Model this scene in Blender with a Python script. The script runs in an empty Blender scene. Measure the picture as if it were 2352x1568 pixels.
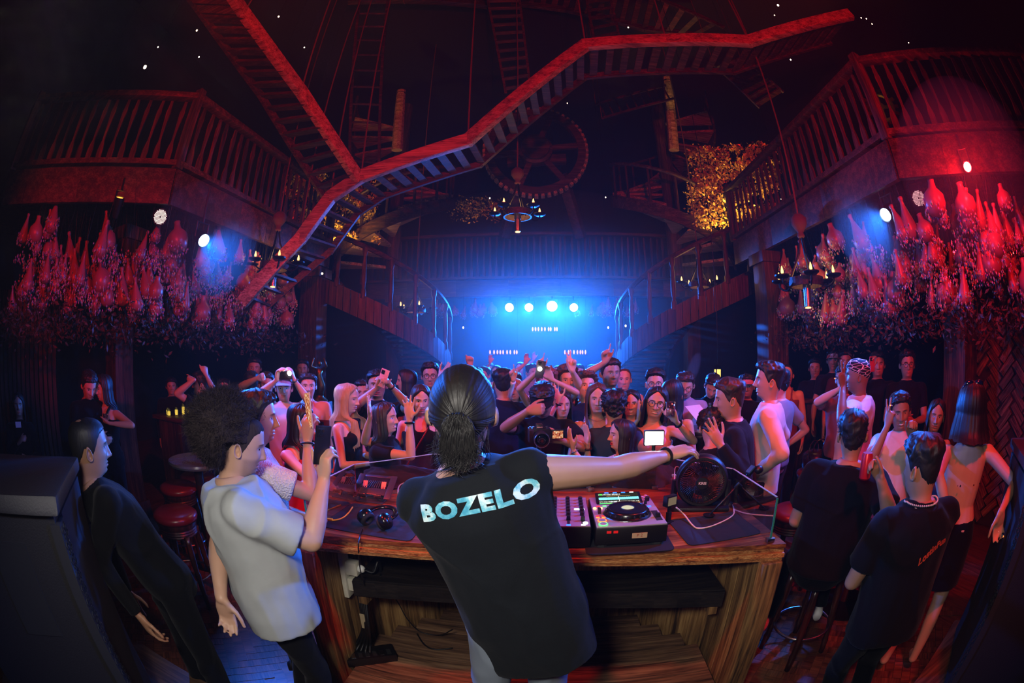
import bpy, bmesh, math, random
import numpy as np
from mathutils import Vector, Matrix
from mathutils.bvhtree import BVHTree
random.seed(7)
RNG = np.random.default_rng(7)
SC = bpy.context.scene
COL = SC.collection
R = math.radians

# ------------------------------------------------------------------ camera (15 mm diagonal fisheye, hand held at 1.95 m)
CAM_H, PITCH, FPX = 1.95, R(2.2), 980.0
cam = bpy.data.cameras.new('camera')
camo = bpy.data.objects.new('camera', cam)
COL.objects.link(camo)
camo.location = (0, 0, CAM_H)
camo.rotation_euler = (math.pi / 2 + PITCH, 0, 0)
cam.type = 'PANO'
cam.sensor_width = 36
cam.sensor_height = 24
cam.panorama_type = 'FISHEYE_EQUISOLID'
cam.fisheye_lens = 15
cam.fisheye_fov = R(200)
cam.clip_start = 0.02
SC.camera = camo

# ------------------------------------------------------------------ world: unlit hall filled with a thin stage haze
world = bpy.data.worlds.new('world')
SC.world = world
world.use_nodes = True
wn = world.node_tree
wn.nodes.clear()
wout = wn.nodes.new('ShaderNodeOutputWorld')
wbg = wn.nodes.new('ShaderNodeBackground')
wbg.inputs['Color'].default_value = (0.02, 0.02, 0.03, 1)
wbg.inputs['Strength'].default_value = 0.0
wn.links.new(wbg.outputs[0], wout.inputs['Surface'])
HAZE, HAZE_BACK = 0.0014, 0.032
wv = wn.nodes.new('ShaderNodeVolumeScatter')
wv.inputs['Density'].default_value = HAZE
wv.inputs['Color'].default_value = (1, 1, 1, 1)
wv.inputs['Anisotropy'].default_value = 0.3
wn.links.new(wv.outputs[0], wout.inputs['Volume'])

# ------------------------------------------------------------------ exposure
SC.view_settings.view_transform = 'Standard'
SC.view_settings.look = 'None'
SC.view_settings.gamma = 1
SC.view_settings.use_curve_mapping = False
SC.view_settings.exposure = 0.0
SC.cycles.max_bounces = 5
SC.cycles.diffuse_bounces = 2
SC.cycles.glossy_bounces = 2
SC.cycles.transmission_bounces = 4
SC.cycles.volume_bounces = 0
SC.cycles.transparent_max_bounces = 8
SC.cycles.caustics_reflective = False
SC.cycles.caustics_refractive = False
SC.cycles.sample_clamp_indirect = 3.0
SC.cycles.use_light_tree = False

# ------------------------------------------------------------------ large lights of the room
def lamp(name, kind, loc, col, power, aim=None, size=0.1, cone=60, blend=0.5):
    d = bpy.data.lights.new(name, kind)
    d.color = col
    d.energy = power
    if kind == 'SPOT':
        d.spot_size = R(cone)
        d.spot_blend = blend
        d.shadow_soft_size = size
    elif kind == 'POINT':
        d.shadow_soft_size = size
    o = bpy.data.objects.new(name, d)
    COL.objects.link(o)
    o.location = loc
    if aim is not None:
        o.rotation_euler = (Vector(aim) - Vector(loc)).to_track_quat('-Z', 'Y').to_euler()
    return o

BLUE = (0.01, 0.16, 1.0)
RED = (1.0, 0.01, 0.02)
# the photographer's flash beside the lens (neutral, falls off quickly)
lamp('flash_lamp', 'SPOT', (-0.30, -0.12, 2.28), (1.0, 0.93, 0.84), 118, aim=(0.05, 2.0, 0.6), size=0.12, cone=150, blend=1.0)
# red stage washes hung over the booth, shining down on the crowd
for x in (-2.2, 2.2):
    lamp('red_wash_lamp', 'SPOT', (x, 0.9, 5.0), (1.0, 0.055, 0.028), 680, aim=(-x * .1, 4.2, 1.2), size=0.12, cone=68, blend=0.6)
# red lamp behind the lens that rakes the timber, the balconies and the flasks
lamp('red_timber_lamp', 'SPOT', (0.3, -1.3, 3.1), (1.0, 0.008, 0.012), 1200, aim=(0.3, 3.0, 6.6), size=0.1, cone=104, blend=0.3)
for x, tx in ((-0.9, -3.9), (0.9, 4.0)):
    lamp('red_flask_lamp', 'SPOT', (x, -1.0, 3.3), (1.0, 0.012, 0.02), 620, aim=(tx, 2.7, 3.0), size=0.1, cone=48, blend=0.6)
# red lamp over the stage for the tables on the right
lamp('red_side_lamp', 'SPOT', (0.9, -0.4, 4.2), (1.0, 0.015, 0.015), 480, aim=(3.3, 1.6, 1.3), size=0.1, cone=66, blend=0.5)

# ------------------------------------------------------------------ pixel of the photograph -> ray and point in the hall
CAMP = Vector((0, 0, CAM_H))
def ray(px, py):
    dx = (px - 1176) / FPX
    dy = (784 - py) / FPX
    r = math.hypot(dx, dy) + 1e-9
    t = 2 * math.asin(r / 2)
    x, y, z = math.sin(t) * dx / r, math.sin(t) * dy / r, math.cos(t)
    return Vector((x, z * math.cos(PITCH) - y * math.sin(PITCH), y * math.cos(PITCH) + z * math.sin(PITCH)))
def at(px, py, d):            # d: distance from the lens
    return CAMP + ray(px, py) * d
def at_h(px, py, d):          # d: distance over the ground
    v = ray(px, py)
    return CAMP + v * (d / math.hypot(v.x, v.y))
def at_z(px, py, z):          # z: height above the floor
    v = ray(px, py)
    return CAMP + v * ((z - CAM_H) / v.z)
def at_y(px, py, y):          # y: depth into the hall
    v = ray(px, py)
    return CAMP + v * (y / v.y)
def proj(p):                  # the reverse, for checking
    d = (Vector(p) - CAMP).normalized()
    x, yy, zz = d
    z = yy * math.cos(PITCH) + zz * math.sin(PITCH)
    y = zz * math.cos(PITCH) - yy * math.sin(PITCH)
    t = math.acos(max(-1, min(1, z)))
    r = 2 * math.sin(t / 2)
    s = math.hypot(x, y) + 1e-9
    return 1176 + FPX * r * x / s, 784 - FPX * r * y / s

# ------------------------------------------------------------------ node expressions for procedural materials
class E:
    def __init__(s, nt, sock): s.nt, s.s = nt, sock
    def _m(s, op, *a):
        n = s.nt.nodes.new('ShaderNodeMath'); n.operation = op
        for i, v in enumerate((s,) + a):
            if isinstance(v, E): s.nt.links.new(v.s, n.inputs[i])
            else: n.inputs[i].default_value = v
        return E(s.nt, n.outputs[0])
    def __add__(s, o): return s._m('ADD', o)
    def __sub__(s, o): return s._m('SUBTRACT', o)
    def __mul__(s, o): return s._m('MULTIPLY', o)
    def __truediv__(s, o): return s._m('DIVIDE', o)
    __radd__ = __add__
    __rmul__ = __mul__
    def abs(s): return s._m('ABSOLUTE')
    def sin(s): return s._m('SINE')
    def lt(s, o): return s._m('LESS_THAN', o)
    def gt(s, o): return s._m('GREATER_THAN', o)
    def pow(s, o): return s._m('POWER', o)
    def max(s, o): return s._m('MAXIMUM', o)
    def min(s, o): return s._m('MINIMUM', o)
    def frac(s): return s._m('FRACT')
    def floor(s): return s._m('FLOOR')
    def step(s, a, b):
        n = s.nt.nodes.new('ShaderNodeMapRange'); n.interpolation_type = 'SMOOTHSTEP'
        s.nt.links.new(s.s, n.inputs[0]); n.inputs[1].default_value = a; n.inputs[2].default_value = b
        return E(s.nt, n.outputs[0])

class Mat:
    def __init__(s, name):
        s.m = bpy.data.materials.new(name); s.m.use_nodes = True
        s.nt = s.m.node_tree; s.nt.nodes.clear()
        s.out = s.nt.nodes.new('ShaderNodeOutputMaterial')
    def node(s, t, **k):
        n = s.nt.nodes.new(t)
        for a, v in k.items(): setattr(n, a, v)
        return n
    def link(s, a, b): s.nt.links.new(a.s if isinstance(a, E) else a, b)
    def bsdf(s, rough=0.6, metal=0.0, spec=0.5, **k):
        b = s.node('ShaderNodeBsdfPrincipled')
        b.inputs['Roughness'].default_value = rough
        b.inputs['Metallic'].default_value = metal
        b.inputs['Specular IOR Level'].default_value = spec
        for a, v in k.items():
            b.inputs[a.replace('_', ' ')].default_value = v
        s.link(b.outputs[0], s.out.inputs['Surface'])
        s.b = b
        return b
    def coord(s, kind='Object'):
        return s.node('ShaderNodeTexCoord').outputs[kind]
    def mapping(s, vec, scale=(1, 1, 1), rot=(0, 0, 0)):
        n = s.node('ShaderNodeMapping'); s.link(vec, n.inputs[0])
        n.inputs['Scale'].default_value = scale; n.inputs['Rotation'].default_value = rot
        return n.outputs[0]
    def noise(s, vec, scale, detail=3, rough=0.55, out=0):
        n = s.node('ShaderNodeTexNoise'); s.link(vec, n.inputs['Vector'])
        n.inputs['Scale'].default_value = scale; n.inputs['Detail'].default_value = detail; n.inputs['Roughness'].default_value = rough
        return E(s.nt, n.outputs[out])
    def vor(s, vec, scale, out='Distance', feature='F1'):
        n = s.node('ShaderNodeTexVoronoi', feature=feature); s.link(vec, n.inputs['Vector']); n.inputs['Scale'].default_value = scale
        return E(s.nt, n.outputs[out])
    def ramp(s, fac, stops):
        n = s.node('ShaderNodeValToRGB'); s.link(fac, n.inputs[0])
        cr = n.color_ramp
        while len(cr.elements) < len(stops): cr.elements.new(0.5)
        for e, (p, c) in zip(cr.elements, stops):
            e.position = p; e.color = (c[0], c[1], c[2], 1)
        return n.outputs[0]
    def mix(s, fac, a, b, mode='MIX'):
        n = s.node('ShaderNodeMix', data_type='RGBA', blend_type=mode)
        if isinstance(fac, (int, float)): n.inputs[0].default_value = fac
        else: s.link(fac, n.inputs[0])
        for v, i in ((a, 6), (b, 7)):
            if isinstance(v, tuple): n.inputs[i].default_value = (v[0], v[1], v[2], 1)
            else: s.link(v, n.inputs[i])
        return n.outputs[2]
    def bump(s, h, strength=0.3, dist=0.01):
        n = s.node('ShaderNodeBump'); s.link(h, n.inputs['Height'])
        n.inputs['Strength'].default_value = strength; n.inputs['Distance'].default_value = dist
        s.link(n.outputs[0], s.b.inputs['Normal'])
    def base(s, c):
        if isinstance(c, tuple): s.b.inputs['Base Color'].default_value = (c[0], c[1], c[2], 1)
        else: s.link(c, s.b.inputs['Base Color'])
    def sep(s, vec):
        n = s.node('ShaderNodeSeparateXYZ'); s.link(vec, n.inputs[0])
        return [E(s.nt, o) for o in n.outputs]

MATS = {}
def hexc(c):
    if isinstance(c, tuple): return c
    c = c.lstrip('#')
    v = [int(c[i:i + 2], 16) / 255 for i in (0, 2, 4)]
    return tuple(x / 12.92 if x <= 0.04045 else ((x + 0.055) / 1.055) ** 2.4 for x in v)
def plain(name, col, rough=0.5, metal=0.0, spec=0.5, grain=60, amt=0.12, bump=0.0, **k):
    if name in MATS: return MATS[name]
    m = Mat(name); m.bsdf(rough, metal, spec, **k)
    c = hexc(col); co = m.coord()
    f = m.noise(co, grain, 3)
    m.base(m.mix(f, tuple(x * (1 - amt) for x in c), tuple(min(1, x * (1 + amt)) for x in c)))
    if bump: m.bump(f, bump, 0.004)
    MATS[name] = m.m
    return m.m
def glow(name, col, strength):
    if name in MATS: return MATS[name]
    m = Mat(name); e = m.node('ShaderNodeEmission')
    e.inputs[0].default_value = (*hexc(col), 1); e.inputs[1].default_value = strength
    m.link(e.outputs[0], m.out.inputs['Surface'])
    nosample(m.m)
    MATS[name] = m.m
    return m.m
def nosample(mat):            # lamps stand beside every glowing bulb: the bulb itself need not be sampled as a light
    mat.cycles.emission_sampling = 'NONE'
def cloth(name, col, weave=900, fold=0.25, rough=0.85, knit=False):
    if name in MATS: return MATS[name]
    m = Mat(name); m.bsdf(rough, 0, 0.12)
    m.b.inputs['Sheen Weight'].default_value = 0.03
    c = hexc(col); co = m.coord()
    big = m.noise(co, 9, 3)
    m.base(m.mix(big, tuple(x * 0.85 for x in c), tuple(min(1, x * 1.1) for x in c)))
    if knit:
        v = m.vor(co, 130)
        m.bump(v * 1.5 + big * 0.3, 0.8, 0.006)
    else:
        m.bump(big * 1.0 + m.noise(co, weave, 1) * 0.08, fold, 0.02)
    MATS[name] = m.m
    return m.m
def wood(name, dark, mid, light, axis=2, scale=1.0, rough=0.55, spec=0.35, bump=0.35):
    if name in MATS: return MATS[name]
    m = Mat(name); m.bsdf(rough, 0, spec)
    co = m.coord()
    oi = m.node('ShaderNodeObjectInfo').outputs['Random']
    sc = [14 * scale] * 3; sc[axis] = 0.9 * scale
    addn = m.node('ShaderNodeVectorMath', operation='ADD'); m.link(co, addn.inputs[0])
    cmb = m.node('ShaderNodeCombineXYZ')
    for i in range(3): m.link(E(m.nt, oi) * (7.0 + 3 * i), cmb.inputs[i])
    m.link(cmb.outputs[0], addn.inputs[1])
    mp = m.mapping(addn.outputs[0], tuple(sc))
    a = m.noise(mp, 1.0, 6, 0.62)
    b = m.noise(mp, 4.0, 4, 0.6)
    f = a * 0.65 + b * 0.35
    d, mi, l = hexc(dark), hexc(mid), hexc(light)
    c = m.ramp(f, [(0.36, d), (0.5, mi), (0.66, l)])
    m.base(m.mix(E(m.nt, oi) * 0.35, c, d))
    m.bump(f, bump, 0.006)
    MATS[name] = m.m
    return m.m

# ------------------------------------------------------------------ mesh builder
def frame(axis, side=None):
    a = Vector(axis).normalized()
    s = Vector(side) if side is not None else (Vector((0, 0, 1)) if abs(a.z) < 0.9 else Vector((1, 0, 0)))
    u = (s - a * s.dot(a))
    if u.length < 1e-6: u = a.orthogonal()
    u.normalize()
    return u, a.cross(u), a
def smooth_path(pts, n=8):
    P = [np.array(p, float) for p in pts]
    if len(P) < 3: return P
    out = []
    Q = [2 * P[0] - P[1]] + P + [2 * P[-1] - P[-2]]
    for i in range(1, len(Q) - 2):
        for j in range(n):
            t = j / n
            p0, p1, p2, p3 = Q[i - 1:i + 3]
            out.append(0.5 * (2 * p1 + (p2 - p0) * t + (2 * p0 - 5 * p1 + 4 * p2 - p3) * t * t + (3 * p1 - p0 - 3 * p2 + p3) * t ** 3))
    out.append(P[-1])
    return out

class MB:
    def __init__(s): s.v, s.f, s.n = [], [], 0
    def add(s, V, F):
        V = np.asarray(V, float).reshape(-1, 3)
        s.v.append(V)
        o = s.n
        s.f.extend([tuple(i + o for i in f) for f in F])
        s.n += len(V)
        return s
    def box(s, c, size, rot=None, taper=1.0):
        x, y, z = [d / 2 for d in size]
        V = np.array([(-x, -y, -z), (x, -y, -z), (x, y, -z), (-x, y, -z), (-x * taper, -y * taper, z), (x * taper, -y * taper, z), (x * taper, y * taper, z), (-x * taper, y * taper, z)])
        if rot is not None: V = V @ np.array(rot).T
        return s.add(V + np.array(c), [(0, 3, 2, 1), (4, 5, 6, 7), (0, 1, 5, 4), (1, 2, 6, 5), (2, 3, 7, 6), (3, 0, 4, 7)])
    def beam(s, p0, p1, w, h, up=(0, 0, 1)):      # a bar of w x h from p0 to p1
        p0, p1 = Vector(p0), Vector(p1)
        a = (p1 - p0); L = a.length; a.normalize()
        u = Vector(up); u = (u - a * u.dot(a))
        if u.length < 1e-5: u = a.orthogonal()
        u.normalize(); sd = a.cross(u)
        rot = np.array([list(a), list(sd), list(u)]).T
        return s.box((p0 + p1) / 2, (L, w, h), rot)
    def tube(s, path, r, n=8, caps=True, flat=1.0, side=None):
        P = [Vector(p) for p in path]; m = len(P)
        rr = [r] * m if isinstance(r, (int, float)) else list(r)
        V = []; prev = side
        for i in range(m):
            a = (P[min(i + 1, m - 1)] - P[max(i - 1, 0)])
            if a.length < 1e-9: a = Vector((0, 0, 1))
            u, w, a = frame(a, prev); prev = u
            for k in range(n):
                t = 2 * math.pi * k / n
                V.append(P[i] + (u * math.cos(t) + w * (math.sin(t) * flat)) * rr[i])
        F = [(i * n + k, i * n + (k + 1) % n, (i + 1) * n + (k + 1) % n, (i + 1) * n + k) for i in range(m - 1) for k in range(n)]
        if caps: F += [tuple(range(n - 1, -1, -1)), tuple(range((m - 1) * n, m * n))]
        return s.add([tuple(v) for v in V], F)
    def lathe(s, prof, n=16, c=(0, 0, 0), rot=None, caps=True):   # prof: (r, z)
        V = [(r * math.cos(2 * math.pi * k / n), r * math.sin(2 * math.pi * k / n), z) for r, z in prof for k in range(n)]
        m = len(prof)
        F = [(i * n + k, i * n + (k + 1) % n, (i + 1) * n + (k + 1) % n, (i + 1) * n + k) for i in range(m - 1) for k in range(n)]
        if caps: F += [tuple(range(n - 1, -1, -1)), tuple(range((m - 1) * n, m * n))]
        V = np.array(V)
        if rot is not None: V = V @ np.array(rot).T
        return s.add(V + np.array(c), F)
    def ring(s, c, rad, r, n=32, k=8, rot=None, arc=None):
        a0, a1 = arc or (0, 2 * math.pi)
        closed = arc is None
        m = n if closed else n + 1
        V = []
        for i in range(m):
            t = a0 + (a1 - a0) * i / n
            for j in range(k):
                q = 2 * math.pi * j / k
                V.append(((rad + r * math.cos(q)) * math.cos(t), (rad + r * math.cos(q)) * math.sin(t), r * math.sin(q)))
        F = []
        for i in range(n):
            i2 = (i + 1) % m if closed else i + 1
            for j in range(k): F.append((i * k + j, i2 * k + j, i2 * k + (j + 1) % k, i * k + (j + 1) % k))
        if not closed: F += [tuple(range(k)), tuple(range((m - 1) * k, m * k))[::-1]]
        V = np.array(V)
        if rot is not None: V = V @ np.array(rot).T
        return s.add(V + np.array(c), F)
    def prism(s, poly, z0, z1, rot=None, c=(0, 0, 0)):             # poly: (x, y) outline, counter-clockwise
        n = len(poly)
        V = np.array([(x, y, z0) for x, y in poly] + [(x, y, z1) for x, y in poly], float)
        if rot is not None: V = V @ np.array(rot).T
        return s.add(V + np.array(c), [tuple(range(n - 1, -1, -1)), tuple(range(n, 2 * n))] + [(i, (i + 1) % n, n + (i + 1) % n, n + i) for i in range(n)])
    def ball(s, c, r, nu=12, nv=8, rot=None):
        r = (r, r, r) if isinstance(r, (int, float)) else r
        V = [(0, 0, 1)] + [(math.sin(math.pi * i / nv) * math.cos(2 * math.pi * k / nu), math.sin(math.pi * i / nv) * math.sin(2 * math.pi * k / nu), math.cos(math.pi * i / nv)) for i in range(1, nv) for k in range(nu)] + [(0, 0, -1)]
        F = [(0, 1 + k, 1 + (k + 1) % nu) for k in range(nu)]
        for i in range(nv - 2):
            for k in range(nu): F.append((1 + i * nu + k, 1 + (i + 1) * nu + k, 1 + (i + 1) * nu + (k + 1) % nu, 1 + i * nu + (k + 1) % nu))
        L = 1 + (nv - 1) * nu
        F += [(L, L - nu + (k + 1) % nu, L - nu + k) for k in range(nu)]
        V = np.array(V) * np.array(r)
        if rot is not None: V = V @ np.array(rot).T
        return s.add(V + np.array(c), F)
    def loft(s, rings, caps=True):
        n = len(rings[0]); m = len(rings)
        F = [(i * n + k, i * n + (k + 1) % n, (i + 1) * n + (k + 1) % n, (i + 1) * n + k) for i in range(m - 1) for k in range(n)]
        if caps: F += [tuple(range(n - 1, -1, -1)), tuple(range((m - 1) * n, m * n))]
        return s.add(np.concatenate([np.asarray(r, float) for r in rings]), F)
    def mesh(s, name):
        me = bpy.data.meshes.new(name)
        V = np.concatenate(s.v) if s.v else np.zeros((0, 3))
        me.from_pydata(V.tolist(), [], s.f)
        return me
    def build(s, name, mat, parent=None, smooth=False, bevel=0.0, **tags):
        me = s.mesh(name)
        return link(name, me, mat, parent, smooth, bevel, **tags)

def shade(me, angle=None):
    me.polygons.foreach_set('use_smooth', [True] * len(me.polygons))
    if angle is not None:
        try: me.set_sharp_from_angle(angle=R(angle))
        except Exception: pass
def link(name, me, mat, parent=None, smooth=False, bevel=0.0, label=None, cat=None, group=None, kind=None):
    if bevel:
        b = bmesh.new(); b.from_mesh(me)
        bmesh.ops.bevel(b, geom=[e for e in b.edges if len(e.link_faces) == 2 and e.calc_face_angle(0) > 0.6], offset=bevel, segments=2, affect='EDGES', profile=0.6)
        b.to_mesh(me); b.free()
    if smooth or bevel: shade(me, 40 if smooth is not True else None)
    if mat is not None:
        me.materials.clear(); me.materials.append(mat)
    o = bpy.data.objects.new(name, me)
    COL.objects.link(o)
    if parent is not None: o.parent = parent
    return tag(o, label, cat, group, kind)
def tag(o, label=None, cat=None, group=None, kind=None):
    for k, v in (('label', label), ('category', cat), ('group', group), ('kind', kind)):
        if v is not None: o[k] = v
    return o
def thing(name, label, cat, loc=(0, 0, 0), rz=0.0, group=None, rot=None):
    o = bpy.data.objects.new(name, None)
    COL.objects.link(o)
    o.location = loc
    o.rotation_euler = rot if rot is not None else (0, 0, rz)
    o.empty_display_size = 0.1
    return tag(o, label, cat, group)
def dup(o, parent=None):
    c = o.copy(); COL.objects.link(c)
    if parent is not None:
        c.parent = parent
    for ch in list(o.children): dup(ch, c)
    return c
def rotz(a):
    c, s_ = math.cos(a), math.sin(a)
    return np.array([[c, -s_, 0], [s_, c, 0], [0, 0, 1]])
def rotx(a):
    c, s_ = math.cos(a), math.sin(a)
    return np.array([[1, 0, 0], [0, c, -s_], [0, s_, c]])
def roty(a):
    c, s_ = math.cos(a), math.sin(a)
    return np.array([[c, 0, s_], [0, 1, 0], [-s_, 0, c]])
def axes(x, y, z):
    return np.array([list(x), list(y), list(z)]).T
def vnoise(P, seed=0):                       # vectorised value noise in [-1, 1]
    P = np.asarray(P, float) + seed * 17.31
    i = np.floor(P).astype(np.int64); f = P - i; f = f * f * (3 - 2 * f)
    def h(a, b, c):
        n = (a * 374761393 + b * 668265263 + c * 2147483647 + seed * 974711) & 0xffffffff
        n = ((n ^ (n >> 13)) * 1274126177) & 0xffffffff
        return ((n ^ (n >> 16)) & 0xffff) / 32767.5 - 1
    r = 0
    for dx in (0, 1):
        for dy in (0, 1):
            for dz in (0, 1):
                w = (f[:, 0] if dx else 1 - f[:, 0]) * (f[:, 1] if dy else 1 - f[:, 1]) * (f[:, 2] if dz else 1 - f[:, 2])
                r = r + w * h(i[:, 0] + dx, i[:, 1] + dy, i[:, 2] + dz)
    return r
def text_mesh(txt, size=1.0, bold=0.0, xs=1.0, space=1.0, shear=0.0):
    cu = bpy.data.curves.new('txt', 'FONT')
    cu.body = txt; cu.size = size; cu.offset = bold; cu.space_character = space; cu.shear = shear
    cu.align_x = 'CENTER'; cu.align_y = 'CENTER'; cu.resolution_u = 3
    o = bpy.data.objects.new('txt', cu); COL.objects.link(o)
    bpy.context.view_layer.update()
    me = bpy.data.meshes.new_from_object(o.evaluated_get(bpy.context.evaluated_depsgraph_get()))
    bpy.data.objects.remove(o); bpy.data.curves.remove(cu)
    for v in me.vertices: v.co.x *= xs
    return me

# ------------------------------------------------------------------ people: head surface
_hz = np.array([.1200, .1185, .115, .108, .098, .085, .07, .045, .02, -.005, -.03, -.055, -.078, -.096, -.108, -.12, -.135, -.16, -.19, -.24])
_ha = np.array([.0, .018, .033, .047, .058, .067, .073, .0775, .0785, .0765, .0725, .067, .0605, .0545, .0515, .0515, .0525, .054, .058, .068])
_hf = np.array([.0, .020, .040, .059, .073, .083, .0895, .094, .0935, .0895, .0895, .0885, .0865, .0795, .066, .053, .047, .045, .046, .052])
_hb = np.array([.0, .024, .045, .064, .079, .091, .099, .1035, .102, .096, .087, .077, .069, .064, .062, .061, .061, .062, .066, .074])
_hy = np.array([.0, .0, .0, .0, .0, .0, .0, .0, .0, .0, -.002, -.004, -.006, -.009, -.012, -.014, -.016, -.018, -.02, -.022])
_zd = np.linspace(-.24, .12, 721)
def _sm(y):
    d = np.interp(_zd, _hz[::-1], y[::-1])
    k = np.exp(-0.5 * (np.arange(-12, 13) / 5.0) ** 2); k /= k.sum()
    e = np.convolve(np.pad(d, 12, mode='edge'), k, 'valid')
    w = np.clip((.119 - _zd) / .02, 0, 1)
    return d * (1 - w) + e * w
_A, _F, _B, _Y = _sm(_ha), _sm(_hf), _sm(_hb), np.interp(_zd, _hz[::-1], _hy[::-1])
def head_pt(z, th):
    a, f, b, y0 = (np.interp(z, _zd, q) for q in (_A, _F, _B, _Y))
    c, s = np.cos(th), np.sin(th)
    x = a * s
    y = y0 + np.where(c > 0, f, b) * c
    return x, y, c
def g2(x, z, cx, cz, sx, sz):
    return np.exp(-((x - cx) / sx) ** 2 - ((z - cz) / sz) ** 2)
def face_push(x, z, smile=0.0):
    ax = np.abs(x)
    zz = z - smile * 5.0 * x * x
    nz = np.interp(z, [-.046, -.041, -.036, -.029, -.012, .010, .026, .04], [0, .4, .95, 1.0, .70, .30, .12, 0])
    d = .029 * np.exp(-(x / .0105) ** 2) * nz
    d += .010 * g2(ax, z, .0145, -.033, .008, .009)
    d -= .0125 * g2(ax, z, .031, .008, .015, .011)
    d += .0075 * g2(ax, z, .031, .006, .011, .0075)
    d += .0055 * g2(ax, z, .028, .029, .02, .009)
    d += .0068 * np.exp(-(x / .024) ** 2) * (np.exp(-((zz + .0565) / .0048) ** 2) + 1.15 * np.exp(-((zz + .069) / .0058) ** 2))
    d -= .0055 * np.exp(-(x / .025) ** 2) * np.exp(-((zz + .0625) / .0022) ** 2)
    d -= .003 * g2(ax, z, 0, -.08, .03, .006)
    d += .0075 * g2(ax, z, 0, -.093, .02, .012)
    d += (.006 + .004 * smile) * g2(ax, z, .042, -.024, .018, .017)
    d -= .002 * g2(ax, z, .0, -.048, .006, .006)
    return d
_HC = {}
def head_grid(lod, smile=0.0):
    key = (lod, smile)
    if key in _HC: return _HC[key]
    if lod == 0:
        zr = [.1199, .1188, .116, .1115, .105, .097, .088, .079, .07, .061, .053] + list(np.arange(.047, -.107, -.0036)) + [-.112, -.118, -.126, -.137, -.15, -.165, -.18, -.2, -.22]
        nc = 76
    elif lod == 1:
        zr = [.1199, .118, .112, .102, .09, .077, .064, .052] + list(np.arange(.042, -.107, -.006)) + [-.114, -.126, -.145, -.17, -.2, -.22]
        nc = 48
    else:
        zr = [.1199, .114, .1, .08, .06] + list(np.arange(.042, -.107, -.011)) + [-.12, -.15, -.19, -.22]
        nc = 28
    zr = np.array(zr)
    ph = np.linspace(-math.pi, math.pi, nc, endpoint=False)
    th = ph - 0.5 * np.sin(ph)
    Z, T = np.meshgrid(zr, th, indexing='ij')
    X, Y, Cc = head_pt(Z, T)
    w = np.clip(Cc * 1.6, 0, 1)
    Y = Y + face_push(X, Z, smile) * w * (Z > -.112)
    V = np.stack([X, Y, Z], -1).reshape(-1, 3)
    n, m = nc, len(zr)
    F = [(i * n + k, (i + 1) * n + k, (i + 1) * n + (k + 1) % n, i * n + (k + 1) % n) for i in range(m - 1) for k in range(n)]
    F += [tuple(range(n))]
    mb = MB().add(V, F)
    for sg in (-1, 1):                         # ears
        nr, na = (7, 20) if lod == 0 else (4, 12)
        EV = []
        for i in range(nr + 1):
            q = i / nr
            for k in range(na):
                t = 2 * math.pi * k / na
                ry, rz = .0175 * (1 - .18 * math.sin(t)), .0305
                rim = math.exp(-((q - .82) / .16) ** 2) * .010 - .004 * math.exp(-((q - .4) / .25) ** 2)
                x = .076 + .006 + (rim if q < 1 else -.004) + .010 * max(0, -math.cos(t)) * q
                EV.append((sg * x, -.012 + ry * q * math.cos(t) - .004 * math.sin(t) * q, -.008 + rz * q * math.sin(t)))
        EF = [(i * na + k, (i + 1) * na + k, (i + 1) * na + (k + 1) % na, i * na + (k + 1) % na) for i in range(nr) for k in range(na)]
        mb.add(EV, EF)
    out = (np.concatenate(mb.v), mb.f)
    _HC[key] = out
    return out

# ------------------------------------------------------------------ hair (head-local coordinates, face towards +y)
HL_SHORT = ([0, 25, 45, 62, 75, 84, 95, 108, 122, 140, 160, 180], [.077, .075, .068, .05, .005, -.022, -.005, .012, -.03, -.055, -.068, -.072])
def hair_shell(hl=HL_SHORT, top=.018, side=.007, rough=.004, nc=56, nr=16, seed=0, back=None, freq=70):
    ph = np.linspace(-math.pi, math.pi, nc, endpoint=False)
    zh = np.interp(np.abs(np.degrees(ph)), *hl) + .004 * vnoise(np.stack([ph * 14, ph * 0, ph * 0 + 3], -1), seed + 6)
    s = (np.linspace(0, 1, nr)) ** .85
    Z = .1198 + (zh[None, :] - .1198) * s[:, None]
    T = np.repeat(ph[None, :], nr, 0)
    X, Y, Cc = head_pt(Z, T)
    N = np.stack([X / .077 ** 2, Y / .1 ** 2, (Z - .005) / .12 ** 2], -1)
    N /= np.linalg.norm(N, axis=-1, keepdims=True)
    hgt = np.clip((Z - .02) / .07, 0, 1)
    t = side + (top - side) * hgt * hgt * (3 - 2 * hgt)
    if back is not None: t = t + back * np.clip(-Cc, 0, 1)
    zn = vnoise(np.stack([ph * 16, ph * 0, ph * 0], -1), seed + 7)
    edge = np.clip((1 - s[:, None]) * (6 + 2.5 * zn[None, :]), 0, 1) ** .8
    P = np.stack([X, Y, Z], -1)
    nz = vnoise((P * freq).reshape(-1, 3), seed).reshape(Z.shape) + .6 * vnoise((P * freq * 2.3).reshape(-1, 3), seed + 1).reshape(Z.shape)
    t = (t + rough * nz * np.clip(t / .01, .3, 1.5)) * edge - .003 * (1 - edge)
    V = (P + N * t[..., None]).reshape(-1, 3)
    F = [(i * nc + k, (i + 1) * nc + k, (i + 1) * nc + (k + 1) % nc, i * nc + (k + 1) % nc) for i in range(nr - 1) for k in range(nc)]
    F.append(tuple(range(nc)))
    return MB().add(V, F)
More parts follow.
